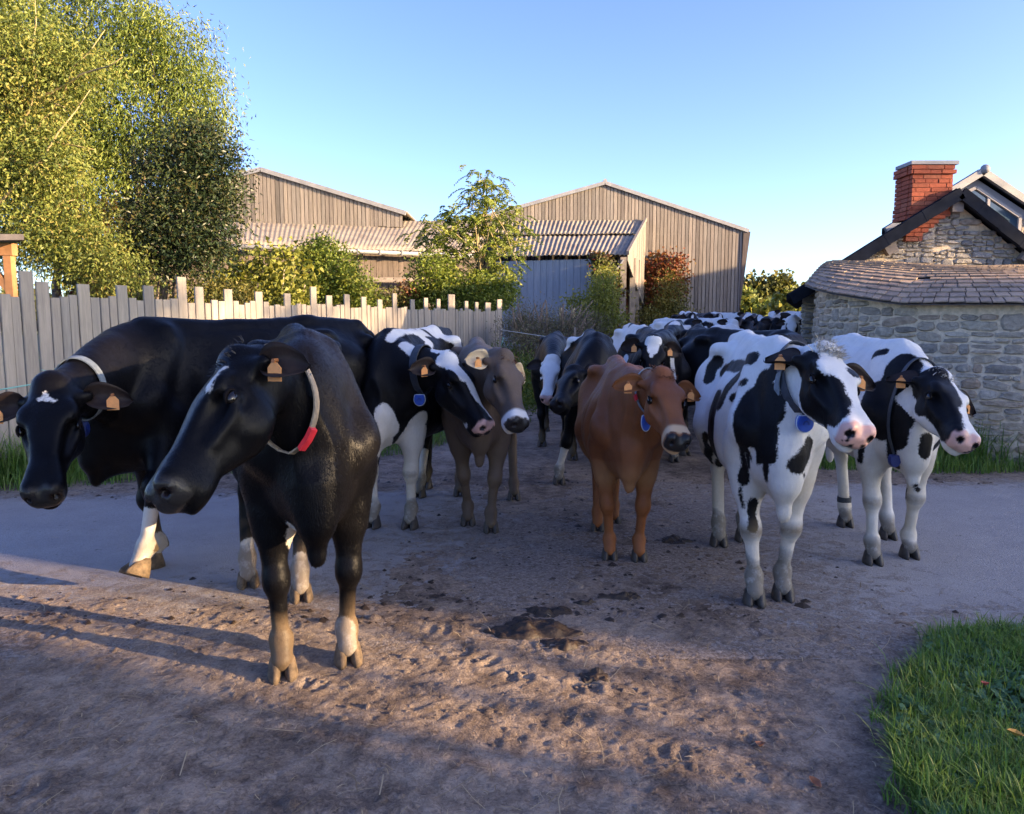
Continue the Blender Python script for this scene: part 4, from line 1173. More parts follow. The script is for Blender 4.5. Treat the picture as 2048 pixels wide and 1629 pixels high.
def hoof_mb(H, d_up, fd, sc, g):
    """two claws; H toe centre on the ground, fd forward"""
    mb = MB(); fd = Vector(fd).normalized(); up = Vector(d_up).normalized(); sd = up.cross(fd).normalized(); fd = sd.cross(up)
    H = Vector(H)
    for s in (1, -1):
        rings = []
        for z, fr, bk, w, off in ((0.0, 0.074, -0.060, 0.031, 0.031), (0.022, 0.070, -0.058, 0.031, 0.030), (0.050, 0.048, -0.052, 0.0285, 0.0275), (0.078, 0.024, -0.046, 0.026, 0.025), (0.098, 0.008, -0.040, 0.019, 0.022)):
            ring = []
            for k in range(12):
                a = 2 * pi * k / 12
                xx = cos(a); yy = sin(a)
                lx = (fr * xx if xx > 0 else -bk * xx); ly = w * g * yy * (1 - 0.35 * max(0, xx) ** 2)
                if yy * s < 0: ly *= 0.80                      # flat inner face, a cleft between the claws
                ring.append(H + (fd * lx + sd * (s * off * g + ly) + up * z) * sc)
            rings.append(ring)
        n = 12; vs = [p for r in rings for p in r]; fs = []
        for i in range(len(rings) - 1):
            for k in range(n):
                a, b = i * n + k, i * n + (k + 1) % n
                fs.append((a, b, b + n, a + n))
        fs.append(tuple(range(n - 1, -1, -1))); fs.append(tuple(range((len(rings) - 1) * n, len(rings) * n)))
        mb.add(vs, fs)
    return mb

def ear_geo(c, s):
    sp = c.sp
    hs = c.hs
    root = Vector(c.Hp(0.032, s * 0.112 * sp.get('headw', 1), -0.080))
    M = Matrix([list(r) for r in (c.HM / hs)])
    e = sp.get('ear', {}).get(s, sp.get('eardef', (-0.12, 0.97, -0.12)))
    D = (M @ Vector((e[0], s * e[1], e[2]))).normalized()
    fwd = sp.get('earface', {}).get(s, (0.50, 0.0, 0.86))
    Nn = M @ Vector((fwd[0], s * fwd[1], fwd[2])); Nn = (Nn - D * Nn.dot(D)).normalized(); B = D.cross(Nn)
    L, Wd = sp.get('earlen', 0.19) * hs, sp.get('earw', 0.060) * hs
    nu, nv = 12, 9; vs = []; inner = []
    for layer in (0, 1):
        for i in range(nu):
            u = i / (nu - 1)
            wd = Wd * (0.34 + 0.80 * sin(pi * min(1, u * 1.02) ** 0.85) ** 0.75 * (1 - 0.30 * u)) if u < 0.999 else Wd * 0.10
            cup = 0.046 * hs * (1 - 0.5 * u)
            for k in range(nv):
                v = -1 + 2 * k / (nv - 1)
                p = root + D * (L * u) + B * (wd * v) + Nn * (cup * (v * v - 0.6) + 0.012 * sin(5 * u)) - Vector((0, 0, 1)) * (0.03 * u * u * hs)
                if layer: p = p - Nn * 0.010 * hs * (1 - 0.6 * u) * (1 - 0.6 * v * v)
                vs.append(p); inner.append(1 - layer)
    fs = []
    o = nu * nv
    for i in range(nu - 1):
        for k in range(nv - 1):
            a = i * nv + k
            q = (a, a + 1, a + nv + 1, a + nv)
            fs.append(q if s > 0 else q[::-1]); q = tuple(x + o for x in q)
            fs.append(q[::-1] if s > 0 else q)
    def seam(a, b):
        q = (a, a + o, b + o, b); fs.append(q if s > 0 else q[::-1])
    for i in range(nu - 1): seam(i * nv + nv - 1, (i + 1) * nv + nv - 1); seam((i + 1) * nv, i * nv)
    for k in range(nv - 1): seam((nu - 1) * nv + nv - 1 - k, (nu - 1) * nv + nv - 2 - k)
    fr = dict(root=root, D=D, N=Nn, B=B, L=L, W=Wd)
    return vs, fs, inner, fr

def strip(mb, pts, nrm, tan_, wid, thick, closed=False):
    """a flat band along pts; nrm outward, width along tan_"""
    n = len(pts); vs = []; fs = []
    for p, nn, t in zip(pts, nrm, tan_):
        vs += [p - t * wid / 2, p + t * wid / 2, p + t * wid / 2 + nn * thick, p - t * wid / 2 + nn * thick]
    for i in range(n if closed else n - 1):
        a, b = 4 * i, 4 * ((i + 1) % n)
        for k in range(4):
            fs.append((a + k, a + (k + 1) % 4, b + (k + 1) % 4, b + k))
    if not closed: fs += [(0, 3, 2, 1), (4 * n - 4, 4 * n - 3, 4 * n - 2, 4 * n - 1)]
    mb.add(vs, fs)

def disc_mb(c0, right, up, nrm, w, h, th, shape='tag', n=18):
    mb = MB(); pr = []
    for k in range(n):
        a = 2 * pi * k / n
        x, y = cos(a), sin(a)
        if shape == 'tag': y = y if y < 0 else min(1, y * 1.6) * 0.75      # flat top, round bottom
        pr.append((x * w / 2, y * h / 2))
    vs = [c0 + right * x + up * y + nrm * th / 2 for x, y in pr] + [c0 + right * x * .93 + up * y * .93 + nrm * th for x, y in pr] + [c0 + right * x + up * y - nrm * th / 2 for x, y in pr]
    fs = [tuple(range(n, 2 * n)), tuple(range(3 * n - 1, 2 * n - 1, -1))]
    for k in range(n):
        q = (k + 1) % n
        fs.append((k, q, q + n, k + n)); fs.append((k + 2 * n, q + 2 * n, q, k))
    mb.add(vs, fs)
    return mb

def hair_coat(sp, c, V, F, pat, tint, ma, root, sc):
    """short hair lying on the skin, one thin blade per hair"""
    r = np.random.RandomState(int(sp.get('seed', 1) * 10)); n = sp['hair']
    a, b, d = V[F[:, 1]] - V[F[:, 0]], V[F[:, 3]] - V[F[:, 0]], V[F].mean(1)
    nr = np.cross(V[F[:, 2]] - V[F[:, 0]], V[F[:, 3]] - V[F[:, 1]]); ar = np.linalg.norm(nr, axis=1); nr /= ar[:, None] + 1e-12
    keep = (ma[F].max(1) < .02) & (d[:, 2] > .16)
    pr = ar * keep; pr /= pr.sum(); fi = r.choice(len(F), n, p=pr)
    u, v = r.rand(n)[:, None], r.rand(n)[:, None]
    Q = F[fi]; w4 = [(1 - u) * (1 - v), u * (1 - v), u * v, (1 - u) * v]
    P = sum(V[Q[:, k]] * w4[k] for k in range(4)); tt = sum(tint[Q[:, k]] * w4[k] for k in range(4)); pp = sum(pat[Q[:, k]] * w4[k][:, 0] for k in range(4))
    N_ = nr[fi]; Hl = (P - c.HO) @ (c.HM / c.hs ** 2)
    hd = c.HM[:, 0] / c.hs
    head = (Hl[:, 0] > 0) & (np.abs(Hl[:, 1]) < .16) & (Hl[:, 2] > -.25) & (Hl[:, 2] < .1)
    fl = np.where(head[:, None], hd[None] * .8, np.array([[-.55, 0, -.75]])) + r.normal(0, .22, (n, 3))
    fl[:, 1] += .35 * wob(P, 6, 2); fl -= N_ * (fl * N_).sum(1)[:, None]; fl /= np.linalg.norm(fl, axis=1)[:, None] + 1e-9
    L = np.where(head | (P[:, 2] < .5), .008, .0135) * r.uniform(.6, 1.3, n); wd = .0011 * sp.get('hairw', 1.0)
    sd = np.cross(N_, fl)
    base = P - N_ * .0008; tip = base + fl * L[:, None] + N_ * (L * r.uniform(.10, .34, n))[:, None]
    VV = np.stack([base - sd * wd, base + sd * wd, tip], 1).reshape(-1, 3) * sc
    o = mesh_np('hair', VV, np.arange(3 * n).reshape(n, 3), sp['mat'], root, False, attrs={'pattern': ('FLOAT', np.repeat(pp, 3)), 'tint': ('FLOAT_COLOR', np.repeat(tt, 3, 0)), 'wet': ('FLOAT', np.zeros(3 * n))})
    tag(o, kind='stuff')

def build_cow(sp):
    """sp holds world placement and pose; returns the cow's root"""
    sc = sp.get('scale', 1.0)
    hx, hy = sp['fwd']; ang = math.atan2(hy, hx)
    root = empty('cow', (sp['pos'][0], sp['pos'][1], sp.get('z', 0.0)), ang, label=sp['label'], cat='cow', group='cows of the herd on the lane')
    ca, sa = cos(ang), sin(ang)
    def loc(w):
        x, y, z = w[0] - sp['pos'][0], w[1] - sp['pos'][1], w[2] - sp.get('z', 0.0)
        return np.array([(ca * x + sa * y) / sc, (-sa * x + ca * y) / sc, z / sc])
    def locd(w): return np.array([ca * w[0] + sa * w[1], -sa * w[0] + ca * w[1], w[2]])
    if 'feet_w' in sp: sp['feet'] = [loc(q) for q in sp['feet_w']]
    if 'joints_w' in sp: sp['joints'] = {i: [loc(q) for q in v] for i, v in sp['joints_w'].items()}
    if 'poll_w' in sp:
        sp['poll'] = loc(sp['poll_w'])
        d = Vector(sp['muz_w']) - Vector(sp['poll_w'])
        sp['hdir'] = locd(d.normalized()); sp['hup'] = locd(sp.get('hup_w', (0, 0, 1)))
    c = cow_field(sp)
    V, Fc = c.F.mesh()
    V = V + (0.0018 * wob(V, 26, 3) + 0.0042 * wob(V, 11, 5))[:, None] * np.clip((V[:, 2:3] - .25) / .3, 0, 1) * np.array([[.3, 1, .5]]) * np.sign(V[:, 1:2] + 1e-6)
    # loose skin folded across the throat and brisket
    nk_ = np.clip((V[:, 0] - .12) / .1, 0, 1) * np.exp(-((V[:, 2] - .92) / .22) ** 2) * ((((V - c.HO) @ (c.HM / c.hs ** 2))[:, 0]) < -.06)
    V = V + (nk_ * .0030 * np.sin(V[:, 1] * 70 + V[:, 2] * 22 + 2.2 * wob(V, 8, 2)))[:, None] * np.array([[.7, 0, .3]])
    pat, Hl = paint(c, V)
    # tint: muzzle skin, eye rims, mud on the legs
    tint = np.zeros((len(V), 4))
    mc = sp.get('muzzle', (0.02, 0.018, 0.017))
    ma = np.clip((Hl[:, 0] - sp.get('mz0', 0.515) - .012 * wob(V, 60, 1)) / 0.035, 0, 1) * (Hl[:, 2] > -0.118) * (np.abs(Hl[:, 1]) < 0.15) * (Hl[:, 0] < 0.7) * (Hl[:, 2] < 0.2)
    if sp.get('ring'):
        rg = np.clip(1 - np.abs(Hl[:, 0] - 0.485) / 0.04, 0, 1) * (np.abs(Hl[:, 1]) < 0.15) * (np.abs(Hl[:, 2]) < 0.25)
        rg = np.maximum(rg, np.clip((Hl[:, 0] - .45) / .03, 0, 1) * (Hl[:, 2] <= -0.118) * (np.abs(Hl[:, 1]) < 0.15) * (Hl[:, 2] > -.25) * (Hl[:, 0] < .7))
        tint[:, :3] = sp['ring']; tint[:, 3] = np.clip(rg * 2.0, 0, 1.6) * (1 - ma)
    tint[ma > 0.02, :3] = mc; tint[:, 3] = np.maximum(tint[:, 3], ma * 2.5)
    nost = np.minimum(np.linalg.norm(Hl - [0.553, 0.046, -0.048], axis=1), np.linalg.norm(Hl - [0.553, -0.046, -0.048], axis=1))
    nk = nost < 0.022
    tint[nk, :3] = (0.012, 0.008, 0.008); tint[nk, 3] = 3
    for (a_, y_, z_, r_) in sp.get('spots', ()):
        k_ = np.linalg.norm(Hl - [a_, y_, z_], axis=1) < r_ * (1 + .35 * wob(V, 90, 2)); tint[k_, :3] = (.012, .009, .009); tint[k_, 3] = 3
    mud = np.clip((sp.get('mudh', 0.26) + 0.05 * wob(V, 18, sp.get('seed', 0)) - V[:, 2]) / 0.10, 0, 1) * sp.get('mud', 0.85)
    for kf in (0, 1):
        f = c.feet[kf]
    mm = mud > tint[:, 3]
    tint[mm, :3] = sp.get('mudc', (0.10, 0.075, 0.045)); tint[mm, 3] = mud[mm]
    if sp.get('knee'):
        kn = np.clip(1 - np.abs(V[:, 2] - 0.40) / 0.08, 0, 1) * (V[:, 0] > -.3) * np.clip((V[:, 0] - c.feet[0][0] + 0.0) / .06 + .5, 0, 1) * sp['knee']
        mm = kn > tint[:, 3]; tint[mm, :3] = (0.14, 0.10, 0.055); tint[mm, 3] = kn[mm]
    if 'tintfn' in sp: sp['tintfn'](V, Hl, tint)
    # splashes of dried dirt on the flanks and yellowed hair low on the body
    sd_ = sp.get('seed', 0)
    spl = np.clip((wob(V, 9, sd_ + 9) + .6 * wob(V, 23, sd_ + 4) - .62) * 2.2, 0, 1) * np.clip((1.0 - V[:, 2]) / .3, 0, 1) * .55 * (Hl[:, 0] < -.05)
    yel = np.clip((.95 - V[:, 2]) / .5, 0, .60) * np.clip(.6 + .6 * wob(V, 7, sd_), 0, 1) * (pat > 0)
    for w_, c_ in ((yel, (0.42, 0.33, 0.20)), (spl, (0.13, 0.095, 0.055))):
        mm = w_ > tint[:, 3]; tint[mm, :3] = c_; tint[mm, 3] = w_[mm]
    # ears join the body mesh
    allV = [V]; faces = [Fc]; off = len(V); pats = [pat]; tints = [tint]; c.ears = {}
    for s in (1, -1):
        vs, fs, inner, fr = ear_geo(c, s); c.ears[s] = fr
        ev = np.array([tuple(p) for p in vs]); allV.append(ev); faces.append(np.array(fs) + off); off += len(ev)
        pats.append(np.full(len(ev), sp.get('earpat', -0.5)))
        t = np.zeros((len(ev), 4)); inn = np.array(inner) > 0
        t[inn, :3] = sp.get('earin', (0.05, 0.035, 0.03)); t[inn, 3] = sp.get('earina', 0.6)
        tints.append(t)
    V2 = np.concatenate(allV) * sc
    body = mesh_np('body', V2, np.concatenate(faces), sp['mat'], root, smooth=True,
                   attrs={'pattern': ('FLOAT', np.concatenate(pats)), 'tint': ('FLOAT_COLOR', np.concatenate(tints)), 'wet': ('FLOAT', np.concatenate([ma, np.zeros(off - len(V))]))})
    det = sp.get('detail', 2)
    if sp.get('hair'): hair_coat(sp, c, V, Fc, pat, tint, ma, root, sc)
    M = Matrix([list(r) for r in (c.HM / c.hs)])
    LV = lambda p: Vector(tuple(p)) * sc
    # eyes
    if det >= 1:
        for s in (1, -1):
            vs, fs = sphere_v(14, 9)
            ya = 0.05; dirw = (c.HM / c.hs)[:, 1] * s
            ys = c.F.cast(c.Hp(0.205, s * ya, -0.056), dirw, 0.12 * c.hs) / c.hs + ya
            cc = Vector(c.Hp(0.205, s * (ys - 0.007), -0.056)); r = Vector((0.0235, 0.0140, 0.0190)) * c.hs * sp.get('eyes', 1.0)
            v = [(cc + M @ Vector((p[0] * r.x, p[1] * r.y, p[2] * r.z))) * sc for p in vs]
            mesh_np('eye', v, fs, M_EYE, root, True)
            mb = MB()                                         # upper lid
            pts = [(cc + M @ Vector((0.029 * cos(a), s * (0.004 + 0.006 * sin(a)), 0.001 + 0.0185 * sin(a))) * c.hs) * sc for a in np.linspace(0.0, pi, 11)]
            mb.tube(pts, [x * c.hs * sc for x in (0.0015, .003, .0045, .0055, .006, .006, .006, .0055, .0045, .003, .0015)], 6)
            mb.build('eyelid', sp.get('lidm', M_LID), root, True)
    # hooves
    for i, H in enumerate(c.feet):
        fd, j = c.fdir[i]
        if det < 1: 
            pass
        if j:
            Fe = np.array(sp['joints'][i][1], float); up = Fe - H; up /= np.linalg.norm(up); Hh = H
            f2 = np.cross(np.array([0, 1.0, 0]), up)
        else: up, Hh, f2 = np.array([-0.30 * fd[0], -0.30 * fd[1], 1.0]), H, fd
        if not j: up = np.array([0, 0, 1.0])
        hoof_mb(LV(Hh), up, f2, sc * sp.get('girth', 1.0), 1.0).build('hoof', M_HOOFD if sp.get('dirtyfeet') else M_HOOF, root, True)
    # ear tags
    for s in sp.get('tags', ()):
        fr = c.ears[s]
        tu = sp.get('tagu', 0.50)
        p0 = (fr['root'] + fr['D'] * fr['L'] * tu - fr['B'] * 0 + fr['N'] * 0.006)
        dn = Vector((0, 0, -1)); nrm = fr['N'] - dn * fr['N'].dot(dn)
        if nrm.length < 0.2: nrm = Vector((fr['D'].y, -fr['D'].x, 0))
        nrm.normalize(); rt = dn.cross(nrm).normalized()
        tw_ = sp.get('tagturn', {}).get(s, 0.0)
        if tw_: q = Matrix.Rotation(tw_, 3, 'Z'); nrm = q @ nrm; rt = q @ rt
        w, h = 0.049, 0.062
        pr = [(-.2, 0), (-.5, -.28), (-.5, -1), (.5, -1), (.5, -.28), (.2, 0)]
        mb = MB()
        vs = [p0 + nrm * 0.016 + rt * (x * w) - dn * ((y - 0.10) * h) for x, y in pr]
        vs = [v * sc for v in vs] + [(v - nrm * 0.004) * sc for v in vs]
        n = 6; fs = [tuple(range(n)), tuple(range(2 * n - 1, n - 1, -1))] + [(k, k + n, (k + 1) % n + n, (k + 1) % n) for k in range(n)]
        mb.add(vs, fs)
        t = mb.build('ear_tag', M_TAG, root)
        if det >= 2:
            mb = MB(); a = (p0 - nrm * 0.004) * sc; b_ = (p0 + nrm * 0.022) * sc
            mb.tube([a, b_], [0.007, 0.007], 8); mb.build('tag_button', M_TAGD, t)
    # collar
    cl = sp.get('collar')
    if cl:
        P, T, U, S, w, ht, hb = c.neck
        i = cl.get('i', 7.2); i0 = int(i); fr_ = i - i0
        L_ = lambda A: A[i0] * (1 - fr_) + A[i0 + 1] * fr_
        C, t, u, s_ = L_(P), L_(T), L_(U), L_(S)
        tilt = cl.get('tilt', 0.0); t2 = t * cos(tilt) + u * sin(tilt); u2 = u * cos(tilt) - t * sin(tilt); t, u = t2, u2
        yaw = cl.get('yaw', 0.0); t2 = t * cos(yaw) + s_ * sin(yaw); s_ = s_ * cos(yaw) - t * sin(yaw); t = t2
        pts = []; nr = []
        n = 40
        for k in range(n):
            a = 2 * pi * k / n
            d = s_ * cos(a) + u * sin(a)
            r = c.F.cast(C, d, 0.42)
            pts.append(C + d * (r + 0.006 + cl.get('slack', 0.0) * max(0, -sin(a)))); nr.append(d)
        pts = np.array(pts); q = np.linalg.norm(pts - C, axis=1)
        for _ in range(3): q = np.maximum(q, (np.roll(q, 1) + np.roll(q, -1)) / 2)
        pts = C + np.array(nr) * q[:, None]
        mb = MB()
        strip(mb, [LV(p) for p in pts], [Vector(d) for d in nr], [Vector(t)] * n, cl.get('w', 0.042) * sc, 0.006 * sc, True)
        co_ = mb.build('collar', cl.get('mat', M_STRAP), root, False)
        c.collar = (pts, nr, t)
        if cl.get('holes'):
            for a0 in cl['holes']:
                k = int(a0 / 360 * n) % n
                mb = MB(); p = LV(pts[k]); d = Vector(nr[k])
                mb.tube([p + d * 0.0045 * sc, p + d * 0.0075 * sc], 0.0045 * sc, 8); mb.build('strap_hole', M_EYE, co_)
        if cl.get('buckle') is not None:                      # a moulded block on the strap
            a0, a1, bm = cl['buckle']
            ks = [int(x / 360 * n) % n for x in np.linspace(a0, a1, max(3, int(abs(a1 - a0) / 9) + 1))]
            mb = MB(); strip(mb, [LV(pts[k] + np.array(nr[k]) * 0.002) for k in ks], [Vector(nr[k]) for k in ks], [Vector(t)] * len(ks), cl.get('w', 0.042) * 1.25 * sc, 0.016 * sc)
            mb.build('buckle', bm, co_)
        if cl.get('tail'):                                    # loose strap end
            a0, a1, ln = cl['tail']
            k = int(a0 / 360 * n) % n; p = LV(pts[k]); d = Vector(nr[k]); tt = Vector(t)
            dv = Vector(cl.get('taild', (0, 0, -1)))
            mb = MB(); strip(mb, [p + d * 0.01, p + d * 0.02 + dv * ln * 0.5, p + d * 0.015 + dv * ln], [d] * 3, [tt] * 3, cl.get('w', 0.042) * 0.85 * sc, 0.005)
            mb.build('strap_end', M_STRAPG, co_)
        pd = cl.get('pendant')
        if pd:
            k = int(pd.get('a', 270) / 360 * n) % n
            p = LV(pts[k]) + Vector(nr[k]) * 0.012
            fz = Vector(tuple(locd(pd.get('face', (0, -1, 0))))).normalized(); upv = Vector((0, 0, 1)); rt = upv.cross(fz).normalized()
            w, h = pd.get('w', 0.075), pd.get('h', 0.085)
            p = p - Vector((0, 0, h * 0.40)) + fz * pd.get('out', 0.02)
            o = disc_mb(p, rt, upv, fz, w, h, 0.022, 'tag').build('collar_tag', pd.get('mat', M_BLUE), root, False)
            if pd.get('rim', True):
                mb = MB(); rp = []
                for kk in range(20):
                    a = 2 * pi * kk / 20; x, y = cos(a), sin(a); y = y if y < 0 else min(1, y * 1.6) * .75
                    rp.append(p + rt * (x * w / 2 * 1.02) + upv * (y * h / 2 * 1.02) + fz * 0.009)
                mb.tube(rp + [rp[0]], 0.0035, 6, cap=False); mb.build('tag_rim', M_RIM, o, True)
                mb = MB()                                     # moulded mark on the tag face
                for kk in range(7):
                    a = pi * (0.05 + 0.9 * kk / 6); mb.box(p + rt * cos(a) * w * .17 + upv * (sin(a) * h * .2 - h * .1) + fz * 0.023, (0.008, 0.008, 0.002))
                mb.build('tag_mark', M_DBLUE, o)
            # link up to the strap
            mb = MB(); mb.tube([LV(pts[k]) + Vector(nr[k]) * 0.004, p + upv * h * 0.36], 0.006, 6); mb.build('tag_link', M_STRAPD, root)
    # tuft of hair between the ears
    tf = sp.get('tuft')
    if tf:
        rr = random.Random(sp.get('seed', 1)); mb = MB()
        for q in range(tf.get('n', 260)):
            a, y = rr.uniform(-0.05, tf.get('down', 0.06)), rr.gauss(0, 0.030) * tf.get('spread', 1)
            base = Vector(c.Hp(a, y, 0.004)); L_ = tf.get('len', 0.055) * rr.uniform(.6, 1.2)
            dr = M @ Vector((rr.gauss(tf.get('fwd', 0.25), .35), rr.gauss(0, .35) + y * 6, 1.0 + rr.gauss(0, .2))); dr.normalize()
            bend = M @ Vector((rr.uniform(0.1, 0.8), rr.gauss(0, .6), -.3))
            m1 = base + dr * L_ * .5 + bend * L_ * .10; m2 = base + dr * L_ * .85 + bend * L_ * .4
            sd = dr.cross(Vector((rr.random(), rr.random(), rr.random()))).normalized() * 0.0026
            vs = [base - sd, base + sd, m1 + sd * .8, m1 - sd * .8, m2]
            mb.add([v * sc for v in vs], [(0, 1, 2, 3), (3, 2, 4)])
        tag(mb.build('forelock', tf['mat'], root), kind='stuff')
    # bands of dried dirt or cloth on a leg
    for (fi, z, hgt, rad, bm) in sp.get('bands', ()):
        H = c.feet[fi]; s = 1 if fi % 2 == 0 else -1
        n = 16; cen = H + np.array([-0.045, 0, z]) if True else H
        o = cen; pts = []; nr = []
        for k in range(n):
            a = 2 * pi * k / n; d = np.array([cos(a), sin(a), 0]); r = c.F.cast(o, d, 0.12)
            pts.append(LV(o + d * (r + .004))); nr.append(Vector(d))
        mb = MB(); strip(mb, pts, nr, [Vector((0, 0, 1))] * n, hgt * sc, 0.006, True); mb.build('leg_band', bm, root)
    c.root = root
    c.field = c.F
    return root, c
M_LID = simple('dark_eyelid', (0.010, 0.008, 0.008), 0.8, spec=.05)
# ================================================================== THE HERD
BW = coat_mat('holstein', (0.007, 0.0068, 0.0078), (0.74, 0.715, 0.67), 0.46, 0, .11, dust=.05)
BLK = coat_mat('black', (0.0048, 0.0046, 0.0054), (0.66, 0.63, 0.58), 0.36, 0.0, 0.10, dust=.0)
SWISS = coat_mat('brown_swiss', (0.112, 0.078, 0.055), (0.42, 0.34, 0.26), 0.55, dust=.1)
def tint_jersey(V, Hl, t):
    face = np.clip((Hl[:, 0] + .05) / .1, 0, 1) * (Hl[:, 0] < .65) * (np.abs(Hl[:, 1]) < .17) * (Hl[:, 2] > -.26) * (Hl[:, 2] < .15)
    dark = face * np.clip(1 - np.abs(Hl[:, 0] - .10) / .22, 0, 1) * np.clip((Hl[:, 2] + .12) / .1, 0, 1) * .55
    pale = np.clip((.80 - V[:, 2]) / .15, 0, 1) * np.clip((V[:, 2] - .5) / .1, 0, 1) * (1 - face) * .5
    shoulder = np.exp(-((V[:, 0] - .1) / .22) ** 2 - ((V[:, 2] - 1.0) / .25) ** 2) * (1 - face) * .45
    for w, c in ((pale, (.40, .22, .10)), (shoulder, (.11, .034, .012)), (dark, (.10, .028, .012))):
        m = w > t[:, 3]; t[m, :3] = c; t[m, 3] = w[m]
def tint_swiss(V, Hl, t):
    pale = np.clip((.85 - V[:, 2]) / .2, 0, 1) * np.clip((V[:, 2] - .3) / .1, 0, 1) * .45
    spine = np.clip((V[:, 2] - 1.30) / .08, 0, 1) * (Hl[:, 0] < -.1) * .5
    eye = np.exp(-((Hl[:, 0] - .2) / .09) ** 2 - ((np.abs(Hl[:, 1]) - .1) / .06) ** 2 - ((Hl[:, 2] + .05) / .06) ** 2) * .5
    for w, c in ((pale, (.16, .115, .08)), (spine, (.20, .155, .12)), (eye, (.035, .024, .018))):
        m = w > t[:, 3]; t[m, :3] = c; t[m, 3] = w[m]
JERSEY = coat_mat('jersey', (0.235, 0.083, 0.029), (0.52, 0.33, 0.17), 0.5)
HAIRW = simple('pale_hair', (0.50, 0.45, 0.37), 0.8, var=0.3, scale=60)
HAIRK = simple('black_hair', (0.014, 0.012, 0.012), 0.7)
HAIRB = simple('brown_hair', (0.13, 0.045, 0.018), 0.8, var=0.3, scale=60)
PINK = (0.60, 0.36, 0.30)

def pose(sp):
    sc = sp.get('scale', 1.0)
    f = Vector((sp['fwd'][0], sp['fwd'][1], 0)).normalized(); sp['fwd'] = (f.x, f.y); left = Vector((-f.y, f.x, 0))
    fw = []
    for i, q in enumerate(sp['feetpx']):
        if q is None: fw.append(None); continue
        p = gpz(q[0], q[1]); d = Vector((p.x, p.y, 0)).normalized()
        fw.append(p + d * (q[2] if len(q) > 2 else 0.06))
    if sp.get('rootpx'):
        p = gpz(*sp['rootpx']); root = Vector((p.x, p.y, 0))
    elif sp.get('root'): root = Vector((sp['root'][0], sp['root'][1], 0))
    else:
        m = (fw[0] + fw[1]) / 2; root = Vector((m.x, m.y, 0)) - f * 0.05 * sc
    z0 = sp.get('z', gz(root.x, root.y)); sp['z'] = z0
    dflt = [(0.05, 0.14), (0.02, -0.14), (-1.18, 0.16), (-1.24, -0.16)]
    for i in range(4):
        if fw[i] is None:
            a, b = sp.get('dfeet', dflt)[i]; fw[i] = root + f * a * sc + left * b * sc
        if i not in sp.get('joints_w', {}): fw[i] = Vector((fw[i].x, fw[i].y, z0))
    for i, q in sp.get('foot_at', {}).items(): fw[i] = Vector(q)
    sp['feet_w'] = [tuple(q) for q in fw]; sp['pos'] = (root.x, root.y)
    u, v, d = sp['pollpx']; P = at(u, v, d)
    L = 0.565 * sc * sp.get('hscale', 1.0)
    u, v = sp['muzpx']; r = ray(u, v); C = Vector((0, 0, CAM_H)); w = P - C
    rl = r.length; rn = r / rl
    b = w.dot(rn); disc = b * b - (w.length_squared - L * L)
    t = b - (sqrt(disc) if disc > 0 else 0) * sp.get('near', 1)
    sp['poll_w'] = tuple(P); sp['muz_w'] = tuple(C + rn * t)
    if disc <= 0: print('head too long in px', sp['label'], sqrt(-disc))
    return sp
HERD = []
exec_specs = None
def H_(op, a, b, ra, rb): return (op, a, b, ra, rb, 'h')
LIFT = at(270, 1152, 3.96)
HERD.append(dict(label='black cow at far left with lowered head, white star and one raised foot', mat=BLK, res=0.011, scale=1.07,
    fwd=(-0.62, -0.78), root=(-2.06, 4.32), feetpx=[(283, 1176), (306, 1141), (690, 1085), (705, 1052)],
    foot_at={0: LIFT}, joints_w={0: [at(310, 975, 3.98), at(291, 1092, 4.04)]},
    pollpx=(100, 766, 3.45), muzpx=(74, 988), hup_w=(0.28, -1, 0.05), near=1, dirtyfeet=1, hair=110000, seed=3.1, tags=(1, -1), mudh=.36, mud=.6, mudc=(.15, .11, .068),
    eardef=(-0.02, 0.98, -0.1), tagu=.6,
    collar=dict(i=7.0, mat=M_STRAPG, pendant=dict(a=262, mat=M_DBLUE, rim=False, w=.09, h=.10), buckle=(330, 345, M_RED))))
HERD.append(dict(label='largest black cow in front, head turned left, beige collar with red buckle', mat=BLK, res=0.010, scale=1.03, hscale=1.01, bony=1.4,
    fwd=(0.32, -0.95), feetpx=[(697, 1337), (566, 1367), (603, 1208), (497, 1180)],
    pollpx=(462, 722, 2.62), muzpx=(284, 985), near=1, hup_w=(-0.82, -.30, .65), dirtyfeet=1, hair=170000, seed=1.2, tags=(1,), mudh=.30, mudc=(.135, .095, .058), dewlap=1.3, ear={1: (-.18, .80, -.55)}, earlen=.165, tuft=dict(mat=HAIRK, len=.05, n=260), tagu=.35,
    collar=dict(i=6.3, mat=M_STRAP, w=.042, slack=.028, tilt=-.1, buckle=(284, 300, M_RED), holes=(5, 18, 31))))
HERD.append(dict(label='black and white cow in front of the plank fence turning its head right', mat=BW, res=0.012, scale=1.02,
    fwd=(-0.2, -0.98), feetpx=[(820, 1062), (745, 1060), (838, 998), None],
    pollpx=(902, 716, 5.0), muzpx=(985, 850), near=1, hup_w=(.6, -.3, .8), hair=70000, hairw=1.4, spots=((.565, .02, -.08, .03), (.56, -.03, -.10, .02)), seed=2.2, tags=(-1,), muzzle=PINK, knee=.7, dewlap=1.2,
    collar=dict(i=6.6, mat=M_STRAPD, w=.055, pendant=dict(a=268))))
